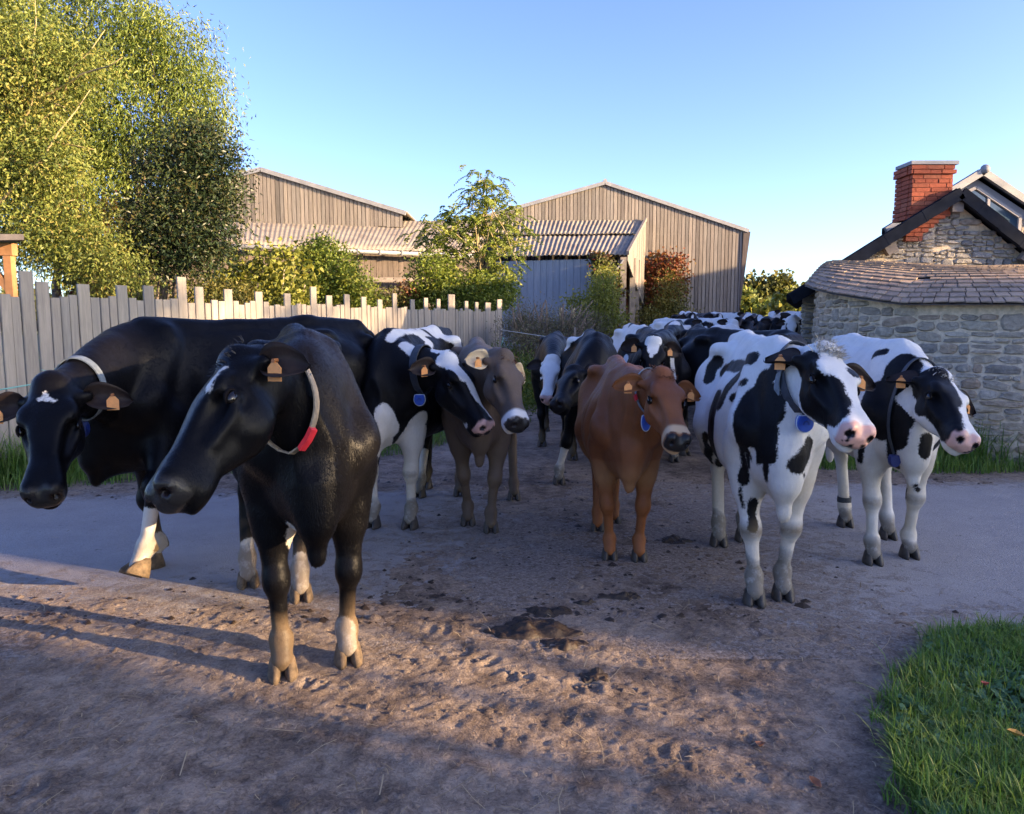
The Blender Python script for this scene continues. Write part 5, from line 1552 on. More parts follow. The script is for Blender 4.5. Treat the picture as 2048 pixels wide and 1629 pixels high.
HERD.append(dict(label='grey brown cow with cream ears and a white ringed muzzle', mat=SWISS, tintfn=tint_swiss, res=0.012, scale=0.95,
    fwd=(0.06, -1), feetpx=[(982, 1070), (936, 1055), (1028, 1004), (920, 995)],
    pollpx=(1012, 712, 4.85), earlen=.165, muzpx=(1050, 848), near=1, hup_w=(.70, -.70, .3), hair=60000, hairw=1.4, seed=4.2, ring=(0.72, 0.68, 0.62), earin=(0.62, 0.48, 0.30), earina=1.0, earpat=0.5,
    tags=(1, -1), earw=.070, tuft=dict(mat=HAIRB, len=.04), dewlap=1.3, mudh=.12))
HERD.append(dict(label='small reddish brown cow standing in the middle with a blue collar tag', mat=JERSEY, tintfn=tint_jersey, res=0.011, scale=0.87, fat=.97,
    eyes=1.2, bony=1.25, nw=.85, fwd=(-0.06, -1), feetpx=[(1278, 1128), (1219, 1125), (1228, 1052), (1195, 1067)],
    pollpx=(1326, 748, 4.05), muzpx=(1366, 878), near=1, hup_w=(.22, -1, .3), hair=90000, hairw=1.2, seed=5.2, ring=(0.55, 0.38, 0.22), muzzle=(.014, .013, .013), earin=(0.16, 0.06, 0.02),
    tags=(1, -1), tuft=dict(mat=HAIRB, len=.05), dewlap=1.0, mudh=.05,
    collar=dict(i=7.0, mat=M_STRAPG, w=.022, buckle=(215, 228, M_RED), pendant=dict(a=268, w=.05, h=.10))))
HERD.append(dict(label='white and black cow at right front with pale head tuft and loose strap', mat=BW, res=0.010, scale=1.0, base='w', bony=1.1, fat=.90,
    fwd=(-0.14, -1), feetpx=[(1565, 1207), (1508, 1218), (1487, 1087), (1437, 1097)],
    pollpx=(1654, 702, 3.55), muzpx=(1735, 860), near=1, ear={1: (0.0, .98, .12), -1: (-.72, .50, -.42)}, hup_w=(.28, -.85, .5), hair=130000, spots=((.57, .03, -.085, .013), (.568, -.02, -.10, .016), (.572, -.045, -.075, .010), (.56, -.06, -.09, .008)), seed=6.2, muzzle=PINK, tags=(1, -1), tuft=dict(mat=HAIRW, len=.07, n=420),
    knee=.9, mudh=.30, dewlap=1.5,
    collar=dict(i=6.9, mat=M_STRAPD, w=.05, pendant=dict(a=268, w=.08, h=.09), tail=(190, 0, .12))))
HERD.append(dict(label='black and white cow furthest right before the round stone oven, navy collar tag', mat=BW, res=0.011, scale=0.98,
    base='w', fwd=(-0.14, -1), feetpx=[(1818, 1121), (1745, 1134), (1775, 1083), (1690, 1058)],
    pollpx=(1884, 752, 4.25), muzpx=(1950, 876), near=1, ear={1: (0.0, .98, -.05), -1: (-.66, .55, -.42)}, hup_w=(.25, -.9, .45), hair=90000, hairw=1.2, spots=((.57, .05, -.075, .022), (.567, .02, -.1, .010)), seed=7.2, muzzle=PINK, tags=(1, -1), tuft=dict(mat=HAIRW, len=.05, n=200),
    knee=.7, mudh=.2, dewlap=1.2, bands=[(3, .20, .04, .06, M_STRAPD)],
    collar=dict(i=6.9, mat=M_STRAPD, w=.03, pendant=dict(a=268, mat=M_DBLUE, rim=False, w=.065, h=.085))))
HERD.append(dict(label='black cow with a cream rump patch directly behind the reddish brown cow', mat=BW, res=0.015, scale=0.99,
    fwd=(-0.04, -1), feetpx=[None, (1118, 972), None, None], rootpx=(1190, 968),
    pollpx=(1142, 740, 6.45), muzpx=(1104, 806), near=1, hup_w=(-.6, -.3, .6), seed=8.2, tags=(1,), dewlap=1))
HERD.append(dict(label='white faced cow peering out beside the dry bushes', mat=BW, res=0.018, scale=0.96,
    fwd=(-0.1, -1), feetpx=[None] * 4, root=(0.50, 9.0),
    pollpx=(1104, 716, 7.9), muzpx=(1092, 797), near=1, hup_w=(-.2, -1, .2), seed=9.2, muzzle=PINK, detail=1))
HERD.append(dict(label='black cow facing forward with a white triangle on its forehead', mat=BW, res=0.014, scale=1.0,
    fwd=(0.0, -1), feetpx=[(1348, 926), None, None, None], root=(1.58, 7.9),
    pollpx=(1308, 680, 7.1), muzpx=(1304, 790), near=1, hup_w=(0, -1, .1), seed=10.2, tags=(1, -1), tagu=.3, eardef=(-.1, .95, -.25), earw=.075))
HERD.append(dict(label='cow with white hips and black back stripes below the ivy barn post', mat=BW, res=0.018, scale=1.02,
    fwd=(0.02, -1), feetpx=[None] * 4, root=(1.80, 10.3), pollpx=(1300, 690, 9.6), muzpx=(1302, 760), hup_w=(0, -1, .1), seed=11.2, detail=1, base='w'))
HERD.append(dict(label='black cow mid lane with one long white shoulder stripe', mat=BW, res=0.017, scale=1.02,
    fwd=(-0.25, -1), feetpx=[None, None, None, None], root=(2.42, 9.8), pollpx=(1375, 690, 9.0), muzpx=(1368, 778), hup_w=(-.3, -1, .1), seed=12.2, tags=(1, -1), detail=1, tagu=.3))
HERD.append(dict(label='black cow with a white blaze whose head shows behind the pale tufted cow', mat=BW, res=0.015, scale=1.0,
    fwd=(0.42, -0.9), feetpx=[None] * 4, root=(2.62, 7.3), pollpx=(1568, 680, 6.5), muzpx=(1590, 780), hup_w=(.2, -1, .1), seed=13.2, tags=(1, -1), tagu=.3, tuft=dict(mat=HAIRK, len=.06, n=120)))
HERD.append(dict(label='dark cow with its back showing left of the white shoulder stripe', mat=BW, res=0.02, scale=1.02,
    fwd=(-0.3, -1), feetpx=[None] * 4, root=(2.62, 12.2), pollpx=(1335, 668, 11.4), muzpx=(1328, 735), hup_w=(-.3, -1, .1), seed=14.2, detail=1))
HERD.append(dict(label='white hipped cow seen above the black backs in the lane', mat=BW, res=0.018, scale=1.0, base='w',
    fwd=(-0.5, -1), feetpx=[None] * 4, root=(3.05, 11.2), pollpx=(1378, 690, 10.6), muzpx=(1368, 740), hup_w=(-.3, -1, .1), seed=15.2, detail=1))


FAR = [((1385, 632), 15.0, (-.1, -1), 'b', 'distant black cow with white edged ears in front of the barn wall', [('w', 'h', (0.0, 0, 0), (0.1, 0, 0.0), .03), ('w', 'b', (.1, 0, 1.4), (-.9, 0, 1.42), .09)]),
       ((1440, 634), 15.8, (.1, -1), 'b', 'distant cow with a narrow white blaze right of the white edged ears', [('w', 'b', (.1, .1, 1.3), (-.3, .2, 1.2), .16), ('w', 'b', (-.9, 0, 1.4), (-1.1, 0, 1.3), .22), ('w', 'h', (0.0, 0, 0), (.4, 0, 0), .04)]),
       ((1470, 646), 13.6, (.2, -1), 'w', 'pale cow with black sides lit by the sun at mid distance', [('b', 'b', (.1, .25, 1.1), (-.9, .3, 1.1), .22), ('b', 'b', (.1, -.25, 1.1), (-.9, -.3, 1.1), .22)]),
       ((1520, 636), 16.5, (-.1, -1), 'b', 'distant black cow with a broad white face', [('w', 'b', (-.1, 0, 1.4), (-.6, 0, 1.4), .16), ('w', 'h', (0.0, 0, .0), (.5, 0, -.02), .055)]),
       ((1555, 642), 15.5, (0, -1), 'b', 'all black faced cow in the far row', [('w', 'b', (-.2, 0, 1.42), (-1.2, 0, 1.4), .14)]),
       ((1584, 640), 14.6, (-.4, -1), 'w', 'mostly white cow closest to the cottage corner in the far row', [('b', 'h', (.15, .1, -.05), (.25, .1, -.1), .07), ('b', 'h', (.15, -.1, -.05), (.25, -.1, -.1), .07)]),
       ((1500, 632), 18.5, (.3, -1), 'w', 'mostly white cow at the very back of the herd left of the broad white face', [('b', 'b', (.0, .1, 1.3), (-.3, .2, 1.2), .2), ('b', 'h', (.1, .1, -.05), (.3, .1, -.05), .06)]),
       ((1540, 630), 20.0, (-1, -.3), 'w', 'white backed cow standing sideways at the very back of the herd', [('b', 'b', (.2, 0, 1.1), (.2, 0, .9), .3)]),
       ((1592, 631), 19.0, (-1, -.2), 'w', 'white backed cow standing sideways behind the cottage corner', []),
       ((1420, 648), 13.2, (.3, -1), 'w', 'white backed cow with a dark head between the white hips and the barn', [('b', 'h', (.05, 0, -.1), (.5, 0, -.1), .14), ('b', 'b', (.1, 0, 1.2), (.0, 0, .9), .3)])]
for k, ((u, v), d, fw, bs, lab, pt) in enumerate(FAR):
    P_ = at(u, v, d); f = Vector((fw[0], fw[1], 0)).normalized(); rt = P_ - f * .62
    HERD.append(dict(label=lab, mat=BW, res=.024, scale=1.0, base=bs, fwd=fw, root=(rt.x, rt.y), feetpx=[None] * 4, z=P_.z - 1.33, pollpx=(u, v - 2, d), muzpx=(u - 2, v - 2 + .44 * FPX / d),
                     hup_w=(f.x, f.y, .2), seed=20 + k, detail=0, muzzle=PINK if bs == 'w' else (.02, .018, .017), paint=[(o, a, b, r, r) + (('h',) if w == 'h' else ()) for o, w, a, b, r in pt]))
PAINT = {}
PAINT[0] = [('w',(0.111,0.002,0.021),(0.113,-0.026,0.019),0.008,0.008,'h'), ('w',(0.111,0.002,0.021),(0.129,0.035,0.020),0.008,0.008,'h'), ('w',(0.121,0.007,0.021),(0.080,-0.004,0.017),0.007,0.007,'h'), ('w',(0.121,0.007,0.021),(0.096,-0.013,0.018),0.005,0.005,'h'), ('w',(0.210,0.256,0.407),(0.221,0.223,0.247),0.075,0.076), ('w',(0.221,0.223,0.247),(0.238,0.232,0.095),0.076,0.077), ('w',(-0.049,-0.158,0.152),(-0.045,-0.167,-0.011),0.060,0.061), ('b',(0.152,0.224,0.230),(0.152,0.224,0.230),0.022,0.022)]
PAINT[1] = [('w',(0.098,0.071,0.008),(0.154,0.093,0.016),0.015,0.015,'h'), ('w',(0.154,0.093,0.016),(0.201,0.084,0.014),0.015,0.015,'h'), ('w',(0.034,0.114,0.148),(0.065,0.119,0.076),0.055,0.055), ('w',(0.216,-0.070,0.655),(-0.805,-0.022,0.189),0.045,0.061), ('w',(-0.805,-0.022,0.189),(-0.773,-0.016,0.009),0.061,0.062), ('w',(-1.110,-0.268,0.191),(-1.078,-0.283,-0.011),0.079,0.079)]
PAINT[2] = [('w',(0.173,0.069,1.360),(0.056,0.071,1.395),0.041,0.041), ('w',(0.056,0.071,1.395),(-0.390,0.009,1.416),0.041,0.045), ('w',(-0.390,0.009,1.416),(-0.519,0.122,1.318),0.045,0.046), ('w',(-0.519,0.122,1.318),(0.352,0.511,1.278),0.046,0.038), ('w',(-0.390,0.009,1.416),(-0.904,0.062,1.404),0.075,0.081), ('w',(-0.904,0.062,1.404),(-0.938,0.236,1.337),0.081,0.081), ('w',(-0.938,0.236,1.337),(-0.965,0.266,1.166),0.085,0.069), ('w',(0.214,0.180,1.325),(0.266,0.254,1.285),0.040,0.039), ('w',(-0.472,0.137,1.299),(0.315,0.439,1.276),0.038,0.032), ('b',(-0.612,0.027,1.414),(-0.723,0.102,1.341),0.025,0.025), ('b',(-0.723,0.102,1.341),(-0.885,0.189,1.279),0.025,0.026), ('b',(-0.445,-0.003,1.436),(-0.470,0.009,1.422),0.017,0.017), ('b',(-0.029,0.147,1.337),(0.283,0.354,1.274),0.035,0.033), ('b',(0.283,0.354,1.274),(0.371,0.455,1.232),0.033,0.026), ('w',(0.364,0.087,0.857),(0.285,0.106,0.749),0.074,0.075), ('w',(0.114,0.133,0.675),(0.049,0.053,0.546),0.063,0.064), ('w',(0.079,0.242,0.801),(0.105,0.170,0.700),0.063,0.063), ('w',(0.373,0.062,0.712),(0.024,-0.081,0.406),0.094,0.102), ('w',(0.024,-0.081,0.406),(0.060,-0.089,0.042),0.102,0.103), ('w',(0.066,0.222,0.671),(0.082,0.171,0.427),0.098,0.099), ('w',(0.082,0.171,0.427),(0.068,0.146,0.044),0.099,0.101), ('w',(-0.953,-0.077,0.322),(-0.898,-0.111,0.021),0.085,0.085), ('w',(0.020,-0.077,-0.006),(0.039,-0.043,0.020),0.062,0.062,'h'), ('w',(0.043,-0.066,0.003),(0.179,-0.036,0.021),0.051,0.051,'h'), ('w',(0.059,-0.037,0.017),(0.192,-0.011,0.022),0.035,0.034,'h'), ('w',(0.192,-0.011,0.022),(0.354,0.017,0.000),0.034,0.034,'h'), ('w',(0.354,0.017,0.000),(0.482,0.044,-0.005),0.025,0.025,'h'), ('w',(0.552,-0.037,-0.059),(0.550,-0.007,-0.033),0.022,0.022,'h'), ('w',(-0.016,0.238,-0.500),(-0.064,0.565,-0.656),0.018,0.020,'h'), ('w',(-0.064,0.565,-0.656),(0.464,-0.052,-0.141),0.020,0.016,'h')]
PAINT[5] = [('b',(0.276,-0.030,1.273),(0.318,-0.073,1.064),0.075,0.074), ('b',(0.224,-0.122,1.091),(0.261,-0.150,0.897),0.109,0.108), ('b',(0.228,-0.098,1.191),(0.224,-0.122,1.091),0.080,0.080), ('b',(0.326,-0.085,0.987),(0.349,-0.089,0.854),0.050,0.050), ('b',(0.331,-0.099,0.831),(0.315,-0.089,0.730),0.025,0.025), ('b',(0.234,-0.202,0.932),(0.112,-0.172,0.674),0.032,0.033), ('b',(0.105,-0.180,0.662),(0.091,-0.161,0.533),0.012,0.012), ('b',(0.107,-0.112,0.554),(0.125,-0.109,0.437),0.032,0.033), ('w',(0.236,-0.142,0.853),(0.233,-0.126,0.772),0.023,0.023), ('b',(0.182,-0.153,0.823),(0.172,-0.145,0.770),0.016,0.016), ('b',(-0.379,-0.261,1.013),(-0.406,-0.256,0.764),0.097,0.098), ('b',(-0.271,-0.243,1.047),(-0.258,-0.209,1.128),0.046,0.046), ('b',(-0.258,-0.209,1.128),(-0.203,-0.156,1.210),0.046,0.045), ('b',(-0.326,-0.249,0.754),(-1.015,-0.130,0.545),0.029,0.033), ('b',(-0.720,-0.261,0.787),(-1.020,-0.201,0.569),0.031,0.033), ('b',(-0.822,-0.151,1.193),(-0.345,-0.135,1.251),0.049,0.044), ('b',(-0.345,-0.135,1.251),(0.055,-0.129,1.310),0.044,0.040), ('b',(-0.174,-0.193,1.080),(0.100,-0.172,1.190),0.025,0.023), ('b',(-0.913,-0.177,1.248),(-0.944,-0.216,1.197),0.050,0.050), ('b',(-0.944,-0.216,1.197),(-0.909,-0.231,1.135),0.050,0.050), ('b',(0.332,0.097,0.904),(0.400,0.039,0.818),0.054,0.053), ('b',(0.370,0.074,0.756),(0.370,0.074,0.756),0.014,0.014), ('b',(0.070,-0.105,-0.057),(0.272,-0.097,-0.083),0.074,0.071,'h'), ('b',(0.269,-0.067,-0.051),(0.384,-0.058,-0.056),0.073,0.072,'h'), ('b',(0.305,-0.064,-0.151),(0.446,-0.068,-0.051),0.055,0.053,'h'), ('b',(0.390,-0.040,-0.152),(0.390,-0.040,-0.152),0.021,0.021,'h'), ('b',(0.168,0.065,0.020),(0.168,0.065,0.020),0.037,0.037,'h'), ('b',(0.196,-0.105,-0.137),(0.278,-0.070,-0.177),0.036,0.036,'h')]
PAINT[6] = [('b',(0.250,-0.072,1.241),(0.278,-0.144,0.945),0.125,0.124), ('b',(0.196,-0.181,1.080),(0.219,-0.201,0.888),0.097,0.097), ('b',(0.331,-0.079,1.047),(0.319,-0.109,0.856),0.087,0.087), ('b',(0.289,-0.118,0.803),(0.220,-0.076,0.665),0.041,0.042), ('b',(0.097,-0.225,0.745),(0.084,-0.235,0.654),0.024,0.024), ('b',(0.400,0.037,0.848),(0.407,0.023,0.767),0.044,0.044), ('b',(-0.031,-0.155,1.317),(0.052,-0.102,1.351),0.025,0.024), ('b',(-0.142,-0.212,1.072),(-0.142,-0.212,1.072),0.022,0.022), ('b',(-0.045,0.093,0.450),(-0.043,0.088,0.412),0.032,0.032), ('b',(0.356,0.010,0.568),(0.027,0.135,0.468),0.018,0.019), ('b',(0.289,-0.092,1.137),(0.289,-0.092,1.137),0.160,0.160), ('b',(0.010,-0.090,-0.029),(0.236,-0.070,-0.037),0.112,0.108,'h'), ('b',(0.368,-0.058,-0.040),(0.527,-0.076,-0.059),0.062,0.061,'h'), ('b',(0.280,-0.067,-0.059),(0.445,-0.069,-0.069),0.083,0.081,'h'), ('b',(0.064,-0.103,-0.101),(0.202,-0.100,-0.112),0.071,0.070,'h'), ('b',(0.115,0.091,0.038),(0.115,0.091,0.038),0.049,0.049,'h')]
PAINT[7] = [('w',(-1.015,-0.247,1.265),(-0.890,-0.179,1.350),0.048,0.047), ('w',(-0.890,-0.179,1.350),(-1.007,-0.092,1.381),0.047,0.048), ('w',(0.041,-0.333,0.235),(0.061,-0.341,-0.023),0.124,0.125)]
PAINT[8] = [('w',(0.039,-0.015,0.031),(0.286,-0.022,0.009),0.132,0.129,'h'), ('w',(0.286,-0.022,0.009),(0.537,-0.005,-0.025),0.129,0.127,'h'), ('b',(0.265,-0.088,-0.071),(0.350,-0.075,-0.074),0.026,0.026,'h')]
PAINT[9] = [('w',(0.025,-0.056,0.020),(0.018,0.038,0.029),0.043,0.043,'h'), ('w',(0.061,-0.008,0.020),(0.119,-0.012,0.021),0.053,0.052,'h'), ('w',(0.127,-0.020,0.020),(0.185,-0.024,0.022),0.020,0.020,'h'), ('w',(0.416,0.014,1.141),(0.366,0.053,0.950),0.028,0.028), ('w',(-0.876,-0.250,1.097),(-0.448,-0.304,0.978),0.037,0.035), ('w',(-0.012,0.139,0.416),(-0.079,0.164,-0.029),0.132,0.134)]
PAINT[10] = [('b',(-0.814,-0.035,1.420),(-0.938,0.044,1.442),0.046,0.046), ('b',(-0.137,-0.028,1.443),(0.342,0.015,1.313),0.033,0.032), ('b',(0.058,0.029,1.423),(0.002,0.135,1.391),0.033,0.033), ('b',(0.211,-0.142,1.230),(0.188,-0.176,1.106),0.041,0.041)]
PAINT[11] = [('w',(-0.955,-0.224,1.396),(0.852,-0.033,1.153),0.032,0.027)]
PAINT[12] = [('w',(-0.295,-0.131,1.288),(-0.213,-0.089,1.343),0.043,0.043), ('w',(0.034,-0.028,0.027),(0.075,-0.007,0.019),0.028,0.028,'h'), ('w',(0.075,-0.007,0.019),(0.165,0.005,0.022),0.028,0.028,'h')]
PAINT[13] = [('w',(0.275,-0.002,1.379),(-0.848,0.156,1.318),0.061,0.067)]
PAINT[14] = [('b',(0.278,0.079,1.258),(0.164,0.148,1.188),0.026,0.026)]
for i, sp in enumerate(HERD):
    if i in PAINT: sp['paint'] = [o + (('h',) if len(o) == 5 and False else ()) for o in PAINT[i]]
COWS = []
for sp in HERD:
    COWS.append(build_cow(pose(sp)))
print('herd built', round(time.time() - T0, 1))
# ================================================================== TREES, BUSHES, GRASS
def leaf_mat(name, cols, rough=0.55, trans=0.25):
    m, nt, p = new_mat(name)
    A = N(nt, 'Attribute', attribute_name='lv')
    rp = ramp(nt, A.outputs['Fac'], [(i / (len(cols) - 1), c) for i, c in enumerate(cols)])
    nt.links.new(rp.outputs[0], p.inputs['Base Color']); p.inputs['Roughness'].default_value = rough
    p.inputs['Specular IOR Level'].default_value = 0.3
    tr = N(nt, 'BsdfTranslucent'); ms = N(nt, 'MixShader'); ms.inputs[0].default_value = trans
    g = mixc(nt, 1.0, rp.outputs[0], (1.25, 1.2, 0.6), 'MULTIPLY'); nt.links.new(g, tr.inputs[0])
    nt.links.new(p.outputs[0], ms.inputs[1]); nt.links.new(tr.outputs[0], ms.inputs[2])
    nt.links.new(ms.outputs[0], nt.nodes['Material Output'].inputs[0])
    return m
def leaves_np(cent, dirs, length, width, rs, fold=0.3, curl=0.25, val=None):
    """two-quad pointed leaves at cent along dirs"""
    n = len(cent); d = dirs / (np.linalg.norm(dirs, axis=1)[:, None] + 1e-9)
    r = rs.normal(size=(n, 3)); s = np.cross(d, r); s /= np.linalg.norm(s, axis=1)[:, None] + 1e-9; u = np.cross(s, d)
    L = (length * rs.uniform(.65, 1.25, n))[:, None]; W = (width * rs.uniform(.7, 1.25, n))[:, None]
    a = cent; m_ = cent + d * L * .45 + u * L * .06; t = cent + d * L - u * L * curl
    l = m_ + s * W * .5 + u * W * fold; q = m_ - s * W * .5 + u * W * fold
    V = np.stack([a, l, t, q], 1).reshape(-1, 3)
    i = np.arange(n)[:, None] * 4
    F = np.concatenate([i + np.array([[0, 1, 2, 3]])], 0)
    val = rs.rand(n) if val is None else val
    return V, F, np.repeat(val, 4)
def crown(name, blobs, count, length, width, mat, parent, rs, droop=0.5, clump=40, csize=0.35, val0=(0.0, 1.0), outward=0.4, hollow=0.55, seedv=None):
    """leaf clumps spread through the outer part of ellipsoid blobs [(centre, radii)]"""
    vol = np.array([b[1][0] * b[1][1] * b[1][2] for b in blobs]) ** (2 / 3); pr = vol / vol.sum()
    nc = max(1, count // clump)
    bi = rs.choice(len(blobs), nc, p=pr)
    C = np.array([b[0] for b in blobs], float)[bi]; Rr = np.array([b[1] for b in blobs], float)[bi]
    d = rs.normal(size=(nc, 3)); d /= np.linalg.norm(d, axis=1)[:, None]
    rad = (hollow + (1.08 - hollow) * rs.rand(nc) ** 0.6)[:, None]
    cc = C + d * Rr * rad
    cv = np.clip(rs.normal(.5, .22, nc), 0, 1)
    k = clump
    P = np.repeat(cc, k, 0) + rs.normal(size=(nc * k, 3)) * csize * np.array([1, 1, .8])
    D = np.repeat(d, k, 0) * outward + rs.normal(size=(nc * k, 3)) * .55 + np.array([0, 0, -droop])
    v = np.clip(np.repeat(cv, k) + rs.normal(0, .14, nc * k), 0, 1) * (val0[1] - val0[0]) + val0[0]
    V, F, vv = leaves_np(P, D, length, width, rs, val=v)
    return mesh_np(name, V, F, mat, parent, attrs={'lv': ('FLOAT', vv)})
def limbs(base, tips, r0, rr, kink=0.25, n=7, rt=0.012):
    mb = MB()
    for t in tips:
        b = Vector(base) if not isinstance(base, list) else rr.choice(base); t = Vector(t); pts = []; L = (t - b).length
        off = Vector((rr.uniform(-1, 1), rr.uniform(-1, 1), rr.uniform(-.3, .6))) * L * kink
        for i in range(n):
            k = i / (n - 1); pts.append(b.lerp(t, k) + off * sin(pi * k) * .5 + Vector((rr.uniform(-1, 1), rr.uniform(-1, 1), rr.uniform(-1, 1))) * L * .018 * (0 < i < n - 1))
        mb.tube(pts, [r0 * (1 - k / (n - 1)) + rt * k / (n - 1) for k in range(n)], 6)
    return mb
def pxblob(u, v, d, ru, rv, rd=None):
    k = FPX / d; return (tuple(at(u, v, d)), (ru / k, (rd if rd else (ru + rv) / 2 / k), rv / k))
M_BARK = simple('bark', (0.13, 0.10, 0.075), 0.9, var=.45, scale=9, bmp=.6)
M_BARKY = simple('yellowish_bark', (0.30, 0.24, 0.12), 0.85, var=.35, scale=9, bmp=.4)
LF_WIL = leaf_mat('willow_leaf', [(0.030, 0.050, 0.012), (0.100, 0.145, 0.026), (0.195, 0.235, 0.045), (0.29, 0.31, 0.075)])
LF_GOLD = leaf_mat('golden_leaf', [(0.038, 0.060, 0.015), (0.11, 0.145, 0.030), (0.19, 0.215, 0.048), (0.27, 0.235, 0.065)])
LF_IVY = leaf_mat('ivy_leaf', [(0.13, 0.035, 0.012), (0.07, 0.05, 0.015), (0.05, 0.07, 0.018), (0.16, 0.13, 0.03)])
LF_BAY = leaf_mat('dark_bay_leaf', [(0.012, 0.024, 0.012), (0.024, 0.042, 0.018), (0.045, 0.062, 0.022), (0.09, 0.075, 0.028)], rough=.4, trans=.1)
LF_ROB = leaf_mat('robinia_leaf', [(0.055, 0.085, 0.018), (0.12, 0.165, 0.028), (0.19, 0.235, 0.04), (0.26, 0.27, 0.05)], trans=.35)
LF_BUSH = leaf_mat('bush_leaf', [(0.035, 0.065, 0.014), (0.085, 0.13, 0.022), (0.15, 0.19, 0.03), (0.22, 0.23, 0.045)], trans=.3)
LF_HAZ = leaf_mat('broad_yellow_leaf', [(0.12, 0.14, 0.03), (0.20, 0.22, 0.045), (0.29, 0.28, 0.06)], trans=.35)
LF_DRY = leaf_mat('dry_scrub', [(0.07, 0.05, 0.035), (0.13, 0.10, 0.07), (0.10, 0.11, 0.04), (0.21, 0.17, 0.11)], trans=.1)
LF_RED = leaf_mat('red_creeper_leaf', [(0.10, 0.018, 0.012), (0.16, 0.045, 0.02), (0.19, 0.085, 0.03), (0.10, 0.10, 0.025)], trans=.2)
LF_OAK = leaf_mat('hedge_leaf', [(0.035, 0.045, 0.012), (0.075, 0.085, 0.02), (0.13, 0.125, 0.03), (0.20, 0.16, 0.04)], trans=.2)
LF_DOCK = leaf_mat('dark_green_leaf', [(0.015, 0.035, 0.012), (0.03, 0.06, 0.018), (0.05, 0.085, 0.022)], trans=.15)
rs = np.random.RandomState(4); RT = random.Random(8)

# -- tall feathery willow at the back left
t = empty('willow_tree', (0, 0, 0), label='tall feathery light green willow behind the fence at left', cat='tree')
dW = 17.5
bl = [pxblob(60, 40, dW, 130, 120), pxblob(200, 60, dW, 110, 90), pxblob(300, 130, dW, 85, 85), pxblob(372, 140, dW, 60, 80), pxblob(250, 230, dW, 130, 110), pxblob(380, 250, dW, 62, 80), pxblob(410, 330, dW, 45, 55), pxblob(150, 330, dW, 140, 110),
      pxblob(300, 340, dW, 110, 80), pxblob(80, 200, dW, 140, 120), pxblob(180, 460, dW, 110, 80), pxblob(240, 545, dW, 80, 70), pxblob(-80, 150, dW, 130, 200), pxblob(-60, 420, dW, 120, 160), pxblob(430, 210, dW, 24, 60), pxblob(300, 50, dW, 40, 45)]
crown('crown', bl, 125000, .135, .028, LF_WIL, t, rs, droop=.9, clump=60, csize=.25, hollow=.25)
base = at(230, 620, dW); base.z = 0
limbs(base, [at(u, v, dW + RT.uniform(-.6, .6)) for u, v in ((60, 20), (180, 30), (300, 90), (390, 130), (260, 220), (390, 260), (110, 180), (60, 330), (200, 320))], .16, RT, .16, n=9).build('trunk', M_BARK, t, True)
# -- nearer golden tree with bare sinuous branches, ivy on its trunk
t = empty('golden_tree', (0, 0, 0), label='golden leaved tree with bare crooked branches at far left edge', cat='tree')
dG = 12.5
bl = [pxblob(-20, 60, dG, 130, 110), pxblob(60, 190, dG, 110, 90), pxblob(20, 330, dG, 110, 80), pxblob(100, 330, dG, 80, 80), pxblob(60, 470, dG, 80, 60), pxblob(150, 130, dG, 70, 60), pxblob(-60, 250, dG, 90, 180), pxblob(140, 500, dG, 90, 70), pxblob(215, 530, dG, 60, 60)]
crown('crown', bl, 56000, .072, .028, LF_GOLD, t, rs, droop=.6, clump=44, csize=.19, hollow=.2)
tp = [at(u, v, dG - .3 + RT.uniform(-.4, .4)) for u, v in ((70, 0), (210, 60), (245, 115), (160, 170), (180, 180), (130, 215), (60, 120), (150, 400), (120, 330), (95, 420), (190, 300))]
bases = [at(-60, 240, dG), at(-40, 150, dG), at(-60, 330, dG), at(-90, 520, dG)]
limbs(bases, tp, .042, RT, .22, n=10, rt=.006).build('branches', M_BARKY, t, True)
b0 = at(-120, 700, dG); b0.z = 0
limbs(b0, bases, .14, RT, .08, rt=.05).build('trunk', M_BARK, t, True)
# -- ivy clad trunk
t = empty('ivy_column', (0, 0, 0), label='russet ivy covered trunk under the willow', cat='tree')
bl = [pxblob(120, 400, 15.5, 34, 60), pxblob(125, 490, 15.5, 40, 60), pxblob(225, 480, 15.5, 26, 70), pxblob(190, 560, 15.5, 50, 50)]
crown('crown', bl, 5200, .08, .06, LF_IVY, t, rs, droop=.5, clump=24, csize=.12, hollow=.4)
b0 = at(125, 700, 15.6); b0.z = 0; limbs(b0, [at(118, 350, 15.6), at(225, 430, 15.6)], .16, RT, .05).build('trunk', M_BARK, t, True)
# -- dark bay tree
t = empty('bay_tree', (0, 0, 0), label='dark evergreen bay tree with two stems behind the fence', cat='tree')
dB = 13.6
bl = [pxblob(390, 290, dB, 62, 40), pxblob(350, 345, dB, 75, 55), pxblob(425, 335, dB, 48, 45), pxblob(365, 420, dB, 100, 60), pxblob(440, 410, dB, 34, 40), pxblob(350, 490, dB, 88, 50), pxblob(410, 490, dB, 60, 50), pxblob(325, 530, dB, 45, 25), pxblob(455, 455, dB, 24, 22), pxblob(292, 440, dB, 36, 40), pxblob(296, 330, dB, 26, 30), pxblob(462, 320, dB, 20, 26), pxblob(275, 500, dB, 26, 30), pxblob(420, 255, dB, 26, 22), pxblob(475, 385, dB, 16, 16)]
crown('crown', bl, 24000, .085, .032, LF_BAY, t, rs, droop=.15, clump=22, csize=.17, hollow=.1, outward=.7)
for u in (312, 336):
    b0 = at(u, 700, dB); b0.z = 0; limbs(b0, [at(u + 10, 500, dB), at(u + 40, 360, dB)], .055, RT, .04).build('trunk', M_BARK, t, True)
